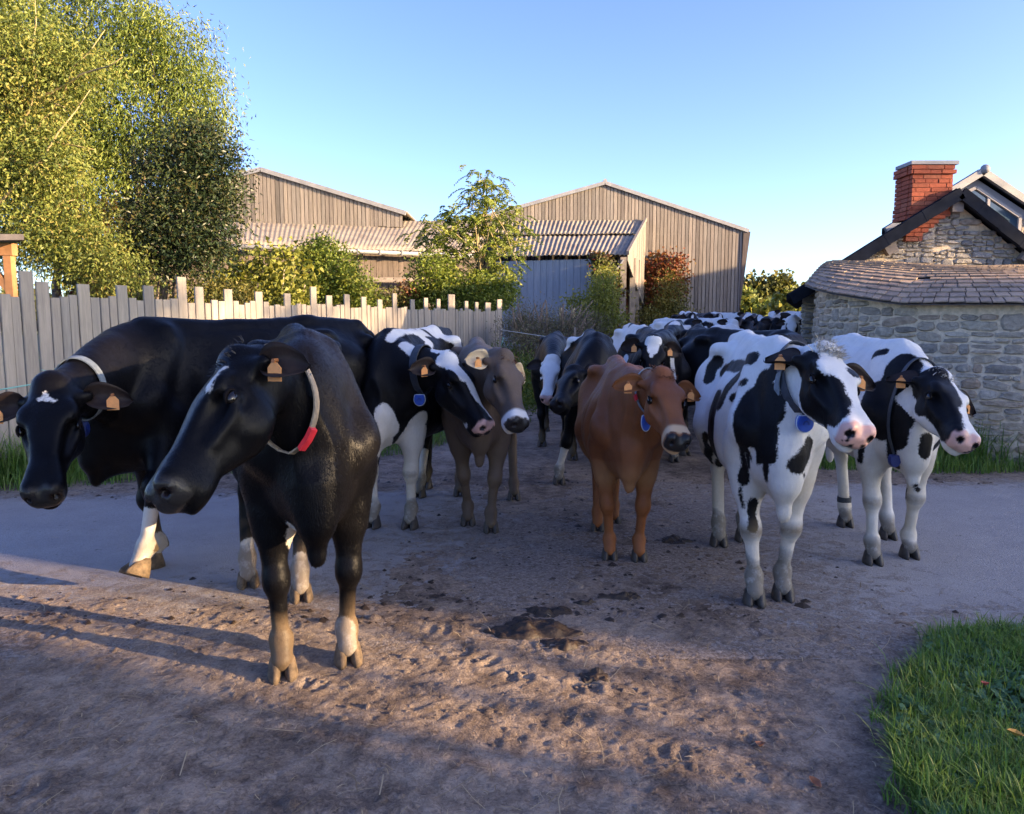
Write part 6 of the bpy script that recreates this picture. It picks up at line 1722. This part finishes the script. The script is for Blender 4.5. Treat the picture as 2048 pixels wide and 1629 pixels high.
# -- young robinia with drooping feathered leaves
t = empty('young_robinia', (0, 0, 0), label='slender young robinia with drooping feathery leaves before the barns', cat='tree')
dR = 20.5
tips = [at(u, v, dR + RT.uniform(-.7, .7)) for u, v in ((965, 352), (1000, 372), (940, 380), (1025, 410), (1050, 440), (1068, 480), (920, 420), (880, 425), (850, 445), (835, 470), (900, 460), (960, 430), (1000, 440), (1020, 470), (930, 490), (880, 500), (990, 500), (960, 540), (1035, 530), (905, 540), (860, 480), (975, 400), (1010, 560), (940, 590), (985, 470), (945, 455))]
b0 = at(958, 720, dR); b0.z = gz(0, dR)
stem = [b0, at(962, 560, dR), at(955, 470, dR), at(975, 400, dR), at(968, 356, dR)]
mb = MB(); mb.tube(stem, [.07, .05, .036, .02, .008], 6)
for q in tips:
    s_ = stem[1].lerp(stem[3], RT.random()); mid = s_.lerp(q, .55) + Vector((0, 0, .22)); mb.tube([s_, mid, q], [.02, .012, .004], 5)
mb.build('trunk', M_BARKY, t, True)
Ps, Ds, Vs = [], [], []
for q in tips:
    s_ = Vector((stem[2].x, stem[2].y, q.z - .3))
    for j in range(24):                                        # a compound leaf: a drooping rachis with leaflets
        o = Vector(q).lerp(s_, RT.uniform(0, .45)) + Vector((RT.gauss(0, .16), RT.gauss(0, .2), RT.gauss(0, .14)))
        a = RT.uniform(0, 2 * pi); h = Vector((cos(a), sin(a), 0)); Lr = RT.uniform(.26, .46); vv = RT.random()
        for i in range(11):
            k = (i + 1) / 11; c_ = o + h * Lr * k + Vector((0, 0, .10 * k - .42 * k * k)) * Lr * 1.6
            tn = (h + Vector((0, 0, -.9 * k))).normalized(); sd_ = tn.cross(Vector((0, 0, 1))).normalized()
            for sg in (1, -1): Ps.append(c_); Ds.append(sd_ * sg + tn * .35 + Vector((0, 0, -.35))); Vs.append(vv)
V, F, vv = leaves_np(np.array([tuple(q) for q in Ps]), np.array([tuple(q) for q in Ds]), .088, .040, rs, val=np.clip(np.array(Vs) + rs.normal(0, .1, len(Vs)), 0, 1))
mesh_np('crown', V, F, LF_ROB, t, attrs={'lv': ('FLOAT', vv)})
# -- bushes behind the fence
def bush(name, label, blobs, count, L, W, mat, cat='bush', clump=24, cs=.13, droop=.2, stems=None, sm=None, hollow=.3):
    t = empty(name, (0, 0, 0), label=label, cat=cat)
    crown('foliage', blobs, count, L, W, mat, t, rs, droop=droop, clump=clump, csize=cs, hollow=hollow)
    if stems:
        b0, tp, r = stems; b0 = Vector(b0); b0.z = gz(b0.x, b0.y); limbs(b0, tp, r, RT, .2).build('stem', sm or M_BARK, t, True)
    return t
d_ = 16.0
bush('hazel_bush', 'hazel bush with big yellowing leaves and bare pale stems', [pxblob(500, 560, d_, 60, 45), pxblob(560, 540, d_, 50, 40), pxblob(455, 570, d_, 40, 40), pxblob(580, 590, d_, 50, 30)], 2600, .115, .09, LF_HAZ, clump=6, cs=.15, droop=.5,
     stems=(at(520, 700, d_), [at(u, v, d_) for u, v in ((450, 540), (480, 555), (505, 520), (540, 545), (570, 515), (590, 550), (470, 590), (610, 570))], .022), sm=simple('pale_bark', (.34, .28, .21), .8))
bush('garden_bush', 'rounded bright green bush above the middle of the fence', [pxblob(650, 540, 17.5, 60, 48), pxblob(690, 575, 17.5, 55, 40), pxblob(610, 580, 17.5, 60, 40), pxblob(640, 505, 17.5, 30, 25), pxblob(720, 600, 17.5, 40, 30), pxblob(560, 605, 17, 60, 25)], 15000, .085, .042, LF_BUSH, hollow=.3)
bush('low_shrub', 'low dark green shrubs along the top of the fence', [pxblob(470, 590, 15, 60, 20), pxblob(400, 590, 14, 50, 25), pxblob(780, 600, 19, 40, 16)], 4000, .07, .04, LF_OAK)
bush('lilac_bush', 'leafy green bush at the foot of the young robinia', [pxblob(870, 560, 19.5, 45, 50), pxblob(910, 590, 19.5, 50, 35), pxblob(850, 600, 19.5, 35, 25), pxblob(975, 590, 19.5, 44, 35), pxblob(1010, 585, 19.8, 20, 30)], 9000, .095, .05, LF_ROB)
bush('red_sprig', 'small reddish shrub beside the dark barn opening', [pxblob(815, 590, 19.3, 14, 22)], 700, .07, .045, LF_RED)
bush('dry_scrub', 'tangled brown dry scrub past the end of the fence', [pxblob(1060, 650, 16, 55, 32), pxblob(1110, 668, 15, 60, 30), pxblob(1060, 690, 14.5, 50, 30), pxblob(1150, 650, 16, 45, 26), pxblob(1030, 660, 16.5, 26, 30), pxblob(1180, 660, 16, 30, 26)], 16000, .06, .014, LF_DRY, droop=-.5, cs=.15, hollow=0,
     stems=(at(1090, 760, 15), [at(RT.uniform(1015, 1200), RT.uniform(600, 680), RT.uniform(14.5, 16)) for _ in range(60)], .008), sm=simple('dry_stem', (.16, .115, .08), .9))
bush('weed_bank', 'green weeds on the bank below the dry scrub', [pxblob(1040, 740, 13.5, 50, 25), pxblob(1090, 760, 12.5, 50, 26), pxblob(1010, 720, 15.5, 36, 24), pxblob(1075, 800, 11, 40, 14)], 5500, .09, .022, LF_BUSH, droop=-.4, hollow=0)
bush('spindle_shrub', 'sunlit yellow green shrub at the corner of the blue barn wall', [pxblob(1205, 590, 21, 26, 45), pxblob(1215, 640, 21, 30, 32), pxblob(1180, 640, 20.5, 28, 26), pxblob(1150, 605, 21, 14, 16), pxblob(1215, 550, 22, 16, 24)], 5600, .10, .045, LF_HAZ, cs=.15,
     stems=(at(1205, 720, 21), [at(u, v, 21) for u, v in ((1150, 590), (1200, 540), (1220, 560), (1180, 610))], .02))
bush('wall_ivy', 'hanging ivy on the lean-to corner post', [pxblob(1205, 545, 27.2, 14, 34), pxblob(1222, 580, 27.2, 18, 26), pxblob(1195, 520, 27, 8, 14)], 1800, .13, .09, LF_IVY)
bush('red_creeper', 'red virginia creeper climbing the right barn', [pxblob(1330, 530, 34.6, 38, 24, .25), pxblob(1310, 580, 34.6, 26, 45, .25), pxblob(1345, 560, 34.6, 30, 30, .25), pxblob(1325, 620, 34.6, 28, 30, .3)], 4200, .15, .11, LF_RED, cs=.2)
bush('elder_shrub', 'olive green shrub in front of the red creeper', [pxblob(1342, 590, 33, 26, 40), pxblob(1330, 630, 33, 36, 30), pxblob(1290, 640, 32, 40, 22), pxblob(1375, 640, 33, 22, 18)], 5200, .13, .055, LF_OAK, cs=.2)
crown('crown', [((13.6, -1.7, 3.6), (.9, 1.3, 2.2)), ((13.2, -1.3, 2.4), (.7, .9, 1.2))], 700, .075, .05, LF_ROB, FILTER_BIRCH, rs, clump=12, csize=.16, hollow=0)
limbs((13.6, -1.9, 0), [(13.4, -1.6, 5.0), (13.7, -1.2, 4.2), (13.3, -2.3, 4.4)], .07, RT, .1).build('trunk', M_BARK, FILTER_BIRCH, True)
SV = Vector((SUN_DIR.x, SUN_DIR.y, 0)); NV = Vector((-SUN_DIR.y, SUN_DIR.x, 0))
for k, c_ in enumerate((6.5, 9.4, 12.2, 15.2)):                  # unseen thin crowned trees added to filter the low sun
    b0 = SV * (26 + k * .4) + NV * c_
    t = empty('filter_ash', (0, 0, 0), label=('first', 'second', 'third', 'fourth')[k] + ' thin crowned ash added outside the frame to filter the sun', cat='tree', group='ash trees added to filter the sun')
    crown('crown', [(tuple(b0 + Vector((0, 0, 7.4))), (1.3, 1.7, 2.2)), (tuple(b0 + Vector((0, .3, 5.4))), (1.0, 1.3, 1.2))], 1000, .22, .13, LF_ROB, t, rs, clump=8, csize=.3, hollow=0)
    limbs(b0, [b0 + Vector((RT.uniform(-1, 1), RT.uniform(-1, 1), RT.uniform(6, 9))) for _ in range(5)], .12, RT, .1).build('trunk', M_BARK, t, True)
# -- trees far beyond the lane
for (nm, lb_, bls, n, mat) in (('oak_tree', 'far rounded oak crown on the skyline between barn and cottage', [pxblob(1508, 590, 70, 30, 28), pxblob(1555, 582, 70, 34, 26), pxblob(1535, 610, 70, 55, 26), pxblob(1575, 600, 70, 26, 25)], 7000, LF_OAK),
                         ('hedge_tree', 'tawny hedge tree beside the right barn corner', [pxblob(1475, 610, 64, 24, 26), pxblob(1500, 630, 64, 30, 22)], 3500, LF_GOLD),
                         ('hawthorn_tree', 'sunlit yellow hawthorn near the cottage eave', [pxblob(1585, 615, 56, 22, 22), pxblob(1560, 632, 56, 34, 16)], 3000, LF_HAZ)):
    t = empty(nm, (0, 0, 0), label=lb_, cat='tree'); crown('crown', bls, n, .52, .34, mat, t, rs, droop=.2, clump=12, csize=.4, hollow=.2)
    b0 = Vector(bls[0][0]); b0.z = 0; limbs(b0, [bls[0][0], bls[-1][0]], .3, RT, .05).build('trunk', M_BARK, t)
hg = []
for k in range(46):
    x = -75 + k * 3.6; hg.append(((x, 95 + RT.uniform(-6, 6), 2.4), (3.2, 2.5, RT.uniform(2.2, 3.6))))
tag(crown('hedgerow', hg, 26000, .8, .55, LF_OAK, None, rs, droop=.2, clump=12, csize=.6, hollow=.2), kind='stuff')

# -- grass
LF_GRASS = leaf_mat('grass_blade', [(0.050, 0.105, 0.020), (0.10, 0.20, 0.035), (0.16, 0.27, 0.05), (0.21, 0.26, 0.08)], trans=.3, rough=.5)
LF_CLOV = leaf_mat('clover_leaf', [(0.05, 0.12, 0.05), (0.085, 0.18, 0.075), (0.125, 0.23, 0.095)], trans=.25)
def blades(P, h, w, rs, lean=.5, val=None):
    n = len(P); a = rs.rand(n) * 2 * pi; H = h * rs.uniform(.45, 1.25, n); ln = lean * rs.rand(n) ** .8
    dx, dy = np.cos(a), np.sin(a); W = w * rs.uniform(.6, 1.3, n)
    sx, sy = -dy * W / 2, dx * W / 2
    def lvl(k, wk):
        out = ln * H * k ** 2; z = H * (k - .35 * ln * k ** 2.2)
        c = P + np.stack([dx * out, dy * out, z], 1); o = np.stack([sx * wk, sy * wk, 0 * sx], 1)
        return c - o, c + o
    a0, b0 = lvl(0, 1); a1, b1 = lvl(.5, .85); a2, b2 = lvl(.85, .5); tp, _ = lvl(1.08, 0)
    V = np.stack([a0, b0, a1, b1, a2, b2, tp], 1).reshape(-1, 3); i = np.arange(n)[:, None] * 7
    F = [tuple(q) for q in (i + [[0, 1, 3, 2]])] + [tuple(q) for q in (i + [[2, 3, 5, 4]])] + [tuple(q) for q in (i + [[4, 5, 6]])]
    Fq = np.concatenate([i + [[0, 1, 3, 2]], i + [[2, 3, 5, 4]], i + [[4, 5, 6, 6]]])
    v = rs.rand(n) if val is None else val
    return V, Fq, np.repeat(v, 7)
def blades_obj(name, P, h, w, rs, mat, lean=.5, val=None):
    V, F, v = blades(P, h, w, rs, lean, val)
    n = len(P); q = F[:2 * n]; t = F[2 * n:, :3]
    me = bpy.data.meshes.new(name); me.vertices.add(len(V)); me.vertices.foreach_set('co', V.astype(np.float32).ravel())
    li = np.concatenate([q.ravel(), t.ravel()]).astype(np.int32); me.loops.add(len(li)); me.loops.foreach_set('vertex_index', li)
    ls = np.concatenate([np.arange(2 * n) * 4, 8 * n + np.arange(n) * 3]).astype(np.int32); me.polygons.add(3 * n); me.polygons.foreach_set('loop_start', ls); me.update(calc_edges=True)
    me.materials.append(mat); a = me.attributes.new('lv', 'FLOAT', 'POINT'); a.data.foreach_set('value', v.astype(np.float32))
    o = bpy.data.objects.new(name, me); link(o); tag(o, kind='stuff'); return o
def scatter(poly, n, rs, dens=None):
    P_ = np.array(poly); lo, hi = P_.min(0), P_.max(0); out = []
    while sum(len(o) for o in out) < n:
        x = rs.uniform(lo[0], hi[0], n * 2); y = rs.uniform(lo[1], hi[1], n * 2); m_ = in_poly(x, y, poly)
        if dens is not None: m_ &= rs.rand(n * 2) < dens(x, y)
        out.append(np.stack([x[m_], y[m_]], 1))
    q = np.concatenate(out)[:n]; return np.column_stack([q, ground_h(q[:, 0], q[:, 1])])
edge = VERGE_R
VR = [p_ for p_ in edge if p_[0] < 3.4]; VR = [(3.4, VR[0][1] + .02)] + VR + [(1.2, 1.3), (3.4, 1.3)]
wobx = lambda x, y: fbm(x + 40, y + 40, 3.0, 4, 9)
# tufts of grass: thick and thin patches, a ragged edge
dn = lambda x, y: np.clip((wobx(x, y) - .36) * 4.5, .04, 1)
blades_obj('grass', scatter(VR, 62000, rs, dn), .088, .0048, rs, LF_GRASS, 1.0)
VR2 = [(x - .075, y + .03) for x, y in VR]
blades_obj('grass', scatter(VR2, 420, rs, lambda x, y: np.clip((fbm(x + 30, y + 10, 5.0, 3, 15) - .5) * 8, 0, 1) * ~in_poly(x, y, VR)), .060, .0045, rs, LF_GRASS, 1.2)
cl = rs.permutation(scatter(VR, 420, rs)); tf = np.repeat(cl, 34, 0); tf[:, :2] += rs.normal(0, .035, (len(tf), 2))
blades_obj('grass', tf, .115, .0052, rs, LF_GRASS, .9)
# clover: three round leaflets on thin stalks
cdn = lambda x, y: np.clip((fbm(x + 60, y + 20, 2.6, 3, 12) - .42) * 6, 0, 1)
Pc = scatter(VR, 5200, rs, cdn); Pc[:, 2] += rs.uniform(.02, .065, len(Pc)); V_, F_, v_ = [], [], []
ang = rs.rand(len(Pc)) * 2 * pi; tilt = rs.normal(0, .30, (len(Pc), 2)); off = 0
for k in range(3):
    a = ang + k * 2 * pi / 3; r = .0088 * rs.uniform(.7, 1.3, len(Pc)); c = Pc + np.stack([np.cos(a) * r, np.sin(a) * r, np.zeros(len(a))], 1)
    ring = []
    for j in range(7):
        b = a + pi + 2 * pi * j / 7; x = np.cos(b) * r * .98; y = np.sin(b) * r * .98
        ring.append(c + np.stack([x, y, (np.cos(a) * r + x) * tilt[:, 0] + (np.sin(a) * r + y) * tilt[:, 1] + .12 * r * np.cos(2 * (b - a))], 1))
    V_.append(np.stack(ring, 1).reshape(-1, 3)); F_.append(np.arange(len(Pc))[:, None] * 7 + np.arange(7)[None] + off); off += len(Pc) * 7; v_.append(np.repeat(rs.rand(len(Pc)), 7))
tag(mesh_np('clover', np.concatenate(V_), np.concatenate(F_), LF_CLOV, attrs={'lv': ('FLOAT', np.concatenate(v_))}), kind='stuff')
# verge under the oven, and the one under the fence
OV = [(2.35, 8.0), (2.9, 7.55), (4.2, 7.32), (6.9, 7.45), (7.2, 7.9), (5.2, 8.3), (4.2, 9.4), (3.95, 11), (3.0, 10.6), (2.5, 9)]
blades_obj('grass', scatter(OV, 14000, rs), .16, .008, rs, LF_GRASS, .8)
cl = scatter([(4.0, 7.7), (7.0, 7.55), (7.0, 7.9), (5.2, 8.3), (4.1, 9.6)], 130, rs); tf = np.repeat(cl, 30, 0); tf[:, :2] += rs.normal(0, .05, (len(tf), 2))
blades_obj('grass', tf, .42, .010, rs, LF_GRASS, .8)
FV = [(-6.2, 6.35), (-4.4, 6.55), (-3.1, 7.1), (-2.3, 7.6), (-1.0, 8.6), (-.45, 10.2), (.2, 12), (.9, 13.5), (.6, 17.5), (-.35, 17.2), (-2.3, 12.9), (-5.2, 6.8), (-6.2, 6.6)]
blades_obj('grass', scatter(FV, 20000, rs), .20, .009, rs, LF_GRASS, .9)
cl = scatter([(-6.2, 6.4), (-4.5, 6.75), (-3.4, 7.6), (-1.6, 10.0), (-1.9, 11.5), (-3.3, 10.2), (-5.4, 6.9)], 230, rs); tf = np.repeat(cl, 30, 0); tf[:, :2] += rs.normal(0, .07, (len(tf), 2))
blades_obj('grass', tf, .46, .011, rs, LF_GRASS, 1.0)
# weeds at the foot of the oven wall
t = empty('dock_plant', (0, 0, 0), label='dark leafy weed against the oven wall at right', cat='plant')
crown('foliage', [(tuple(at(1935, 805, 8.15)), (.12, .12, .2)), (tuple(at(1940, 860, 8.05)), (.15, .12, .15))], 900, .07, .04, LF_DOCK, t, rs, clump=12, csize=.06)
print('plants', round(time.time() - T0, 1))
# ================================================================== SMALL THINGS
RD = random.Random(12)
m, nt, p = new_mat('fresh_dung'); co = coords(nt, 'Object'); n1 = noise(nt, 30, 6, .7, co)
r_ = ramp(nt, n1.outputs[0], [(.35, (.014, .009, .005)), (.65, (.055, .033, .015))]); nt.links.new(r_.outputs[0], p.inputs['Base Color']); p.inputs['Roughness'].default_value = .55
bump(nt, p, n1.outputs[0], .8, .01); M_DUNG = m
def pat(u, v, rx, ry, h, label, lumps):
    c = gp(u, v); c.z = float(ground_h(np.array([c.x]), np.array([c.y]))[0])
    n, m_ = 48, 18; vs = []; fs = []
    ph = [RD.uniform(0, 6.28) for _ in range(5)]
    bl = [(RD.uniform(-.7, .7) * rx, RD.uniform(-.7, .7) * ry, RD.uniform(.25, .5) * min(rx, ry), RD.uniform(.4, 1.1) * h) for _ in range(lumps)]
    for i in range(m_ + 1):
        for k in range(n):
            a = 2 * pi * k / n; r = i / m_
            e = 1 + .16 * sin(3 * a + ph[0]) + .10 * sin(5 * a + ph[1]) + .07 * sin(9 * a + ph[2])
            x, y = cos(a) * rx * r * e, sin(a) * ry * r * e
            z = h * .45 * (1 - r ** 3) + .006 * sin(40 * x + ph[3]) * sin(37 * y + ph[4]) * (r < .95) + (float(fbm(np.array([x + c.x + 40]), np.array([y + c.y + 40]), 38.0, 4, 7)[0]) - .5) * .034 * (i < m_)
            for bx, by, br, bh in bl: z += bh * .7 * math.exp(-((x - bx) ** 2 + (y - by) ** 2) / br ** 2) * (1 - r ** 4)
            vs.append((x, y, z if i < m_ else -.012))
    for i in range(m_):
        for k in range(n):
            a, b = i * n + k, i * n + (k + 1) % n; fs.append((a, a + n, b + n, b))
    o = mesh_np('cow_pat', vs, fs, M_DUNG, None, True); o.location = c
    tag(o, label, 'cow pat', 'cow pats on the road')
pat(1065, 1262, .21, .13, .035, 'biggest dark cow pat in the middle of the foreground', 7)
pat(1098, 1228, .17, .07, .032, 'flat cow pat just behind the biggest one', 4)
pat(1128, 1292, .11, .065, .026, 'medium cow pat just right of the biggest one', 4)
pat(1190, 1356, .07, .05, .028, 'small dark cow pat nearest to the viewer', 3)
pat(1242, 1196, .12, .05, .02, 'cow pat between the reddish cow and the viewer', 4)
pat(1352, 1084, .12, .07, .03, 'cow pat right of the reddish brown cow', 4)
pat(1168, 1208, .06, .03, .016, 'tiny cow pat beyond the big pats', 2)
# straw and chopped stalks trodden into the mud
rs2 = np.random.RandomState(31)
M_STRAW = leaf_mat('straw', [(0.16, 0.11, 0.06), (0.30, 0.22, 0.12), (0.42, 0.33, 0.20)], trans=.05)
def straw(n, box, L, w, seed):
    r = np.random.RandomState(seed); x = r.uniform(box[0], box[1], n); y = box[2] + (box[3] - box[2]) * r.rand(n) ** 1.3
    ok = ~in_poly(x, y, VR); x, y = x[ok], y[ok]; n = len(x)
    z = ground_h(x, y) + .004 + r.rand(n) * .008; a = r.rand(n) * pi; l = L * r.uniform(.25, 1.3, n) / 2; b = r.normal(0, .25, n) * l
    dx, dy = np.cos(a), np.sin(a); W = w * r.uniform(.6, 1.3, n) / 2; tl = r.normal(0, .10, n) * l
    C = np.stack([x, y, z], 1); d = np.stack([dx, dy, 0 * x], 1); s = np.stack([-dy, dx, 0 * x], 1)
    mid = C + s * b[:, None] * .5 + np.array([0, 0, 1]) * .003
    e0, e1 = C - d * l[:, None] - np.array([0, 0, 1]) * (tl[:, None]), C + d * l[:, None] + np.array([0, 0, 1]) * tl[:, None]
    V = np.stack([e0 - s * W[:, None], e0 + s * W[:, None], mid - s * W[:, None], mid + s * W[:, None], e1 - s * W[:, None], e1 + s * W[:, None]], 1).reshape(-1, 3)
    i = np.arange(n)[:, None] * 6; F = np.concatenate([i + [[0, 1, 3, 2]], i + [[2, 3, 5, 4]]])
    tag(mesh_np('straw_litter', V, F, M_STRAW, attrs={'lv': ('FLOAT', np.repeat(r.rand(n), 6))}), kind='stuff')
straw(1700, (-3.2, 3.2, 1.7, 5.4), .055, .0028, 1)
straw(160, (-2.6, 2.4, 1.8, 4.2), .16, .0036, 2)
straw(700, (-3.5, 3.5, 5.0, 11), .09, .006, 3)
# clods and pebbles of trodden mud
def clods(n, box, s, seed, mat, name):
    r = np.random.RandomState(seed); x = r.uniform(box[0], box[1], n); y = box[2] + (box[3] - box[2]) * r.rand(n) ** 1.4
    ok = ~in_poly(x, y, VR); x, y = x[ok], y[ok]; n = len(x)
    z = ground_h(x, y); S = s * r.lognormal(0, .5, n)
    base = np.array([(1, 0, 0), (.3, .95, 0), (-.8, .6, 0), (-.8, -.6, 0), (.3, -.95, 0), (0, 0, 1)], float)
    a = r.rand(n) * 6.28; ca, sa = np.cos(a), np.sin(a); V = []
    for b in base:
        j = b[None] * r.uniform(.7, 1.3, (n, 3)) * S[:, None] * np.array([1.2, .9, .6]); V.append(np.stack([x + ca * j[:, 0] - sa * j[:, 1], y + sa * j[:, 0] + ca * j[:, 1], z - .002 + j[:, 2]], 1))
    V = np.stack(V, 1).reshape(-1, 3); i = np.arange(n)[:, None] * 6
    F = np.concatenate([i + [[k, (k + 1) % 5, 5]] for k in range(5)])
    tag(mesh_np(name, V, F, mat), kind='stuff')
clods(9000, (-3.2, 3.0, 1.6, 5.2), .0075, 5, M_MUD, 'mud_clods')
clods(4600, (-4.5, 5.5, 3.6, 7.6), .010, 6, M_DUNG, 'dung_crumbs')
# fallen leaves
def fleaf(u, v, sz, mat, label, rz):
    c = gp(u, v); c.z = float(ground_h(np.array([c.x]), np.array([c.y]))[0]) + (.012 if c.x < 1.1 else .10)
    pr = [(0, -.5), (.22, -.3), (.36, 0), (.22, .32), (0, .55), (-.22, .32), (-.36, 0), (-.22, -.3)]
    vs = [(x * sz, y * sz, .12 * sz * (abs(x) * 2.4) ** 1.3 + .1 * sz * y) for x, y in pr] + [(0, -.5 * sz, 0), (0, .1 * sz, -.01), (0, .55 * sz, .05 * sz)]
    fs = [(8, 1, 2, 9), (9, 2, 3, 10), (8, 9, 6, 7), (9, 10, 5, 6)]
    o = mesh_np('fallen_leaf', vs, fs, mat, None); o.location = c; o.rotation_euler = (.15, .1, rz); tag(o, label, 'leaf', 'fallen leaves')
M_LO, M_LR, M_LY = simple('orange_leaf', (.26, .10, .04), .7, var=.3, scale=40), simple('red_leaf', (.20, .035, .025), .7, var=.3, scale=40), simple('yellow_leaf', (.45, .24, .04), .7, var=.3, scale=40)
fleaf(1630, 1576, .052, M_LO, 'orange fallen leaf on the mud near the grass corner', .4)
fleaf(2030, 1522, .06, M_LY, 'yellow fallen leaf at the right edge of the grass', 1.2)
fleaf(1968, 1418, .045, M_LR, 'dark red fallen leaf lying in the clover', 2.0)
fleaf(1520, 1500, .05, M_LO, 'small brown leaf on the trodden mud left of the grass', 2.6)
# tape and cords along the fence
M_CORD = simple('green_cord', (0.20, 0.42, 0.36), .7, var=.2, scale=20)
M_WIRE = simple('pale_wire', (0.42, 0.42, 0.40), .5)
pA, pB, pC = at(-60, 790, 6.6), at(120, 760, 6.9), at(262, 735, 7.4)
pts = [pA.lerp(pB, k / 6) for k in range(7)] + [pB.lerp(pC, (k + 1) / 6) for k in range(6)]
cd = empty('cord', (0, 0, 0), label='pale green cord with a tuft of twine before the fence', cat='cord')
mb = MB(); mb.tube(pts, .007, 6); mb.build('line', M_CORD, cd, True)
mb = MB()
for k in range(150):
    c = at(RD.uniform(112, 158), RD.uniform(744, 762), 6.95); q = c + Vector((RD.gauss(0, .05), RD.gauss(0, .03), RD.gauss(0, .03))); r_ = c.lerp(q, .5) + Vector((0, 0, RD.gauss(0, .03)))
    mb.tube([c, r_, q], .0028, 4)
mb.build('twine', M_CORD, cd)
for u, v0, v1, dd in ((-55, 800, 1000, 6.6), (106, 762, 960, 6.9), (258, 735, 880, 7.4)):
    a, b = at(u, v0 - 12, dd), at(u, v1, dd); b.z = 0; mb = MB(); mb.bar(b, a, .028, .028); mb.build('stake', M_BEAM, cd)
wr = empty('wire_strand', (0, 0, 0), label='thin electric wire strung across the dry scrub', cat='wire')
mb = MB(); mb.tube([at(1000, 660, 13.2), at(1080, 672, 12.6), at(1150, 680, 12.2)], .006, 5); mb.build('wire', M_WIRE, wr)
for u, d in ((1000, 13.2), (1150, 12.2)):
    a = at(u, 655, d); b = Vector((a.x, a.y, gz(a.x, a.y))); mb = MB(); mb.bar(b, a, .03, .03); mb.build('stake', M_BEAM, wr)
M_POST = simple('pale_new_post', (.55, .42, .22), .75, var=.2, scale=12)
for u, lab in ((1122, 'left of two pale wooden posts in the dry scrub'), (1147, 'right of two pale wooden posts in the dry scrub')):
    a = at(u, 616, 18.5); b = Vector((a.x, a.y, gz(a.x, a.y)))
    mb = MB(); mb.tube([b, a.lerp(b, .03), a], [.045, .045, .04], 8); o = mb.build('fence_post', M_POST, None); tag(o, lab, 'post', 'pale wooden posts')
# cord loop tied on the end of the fence
cp = empty('tied_rope', (0, 0, 0), label='pale green rope tied round the last fence board', cat='rope')
e = FENCE_B + fo * .06; pts = [e + Vector((.0, 0, 1.15)) + fo * .02, e - ft * .12 + Vector((0, 0, .95)) + fo * .03, e - ft * .28 + Vector((0, 0, .6)) + fo * .03, e - ft * .2 + Vector((0, 0, .35)) + fo * .03]
mb = MB(); mb.tube(pts, .02, 6); mb.build('rope', M_CORD, cp, True)
# wooden shelter at the far left
sh = empty('wooden_shelter', (0, 0, 0), label='small wooden shelter with orange brown posts at far left edge', cat='shed')
M_NEWWOOD = simple('orange_timber', (0.34, 0.165, 0.065), .7, var=.25, scale=7)
dS = 10.2; k_ = FPX / dS
X_ = lambda u: (u - CX) / FPX * dS; Z_ = lambda v: 1.5 + (645 - v) / k_
mb = MB(); mb.box((X_(34), dS, Z_(500) / 2), (.10, .10, Z_(500))); mb.build('post', M_NEWWOOD, sh)
mb = MB(); mb.box((X_(-150), dS, Z_(500) / 2), (.10, .10, Z_(500))); mb.build('post', M_NEWWOOD, sh)
mb = MB(); mb.bar((X_(-160), dS, Z_(503)), (X_(46), dS, Z_(503)), .12, .16); mb.build('beam', M_NEWWOOD, sh)
mb = MB(); mb.bar((X_(-40), dS - .01, Z_(495)), (X_(36), dS - .01, Z_(585)), .07, .10); mb.build('brace', M_NEWWOOD, sh)
mb = MB(); mb.add([(X_(-170), dS - .3, Z_(492)), (pxx(66, dS - .3), dS - .3, Z_(489)), (pxx(52, dS + 1.8), dS + 1.8, Z_(462)), (X_(-170), dS + 1.8, Z_(462)), (X_(-170), dS - .3, Z_(478)), (pxx(66, dS - .3), dS - .3, Z_(478)), (pxx(52, dS + 1.8), dS + 1.8, Z_(450)), (X_(-170), dS + 1.8, Z_(450))],
                  [(3, 2, 1, 0), (4, 5, 6, 7), (0, 1, 5, 4), (1, 2, 6, 5), (2, 3, 7, 6), (3, 0, 4, 7)]); mb.build('roof', M_BEAM, sh)
print('all built', round(time.time() - T0, 1))
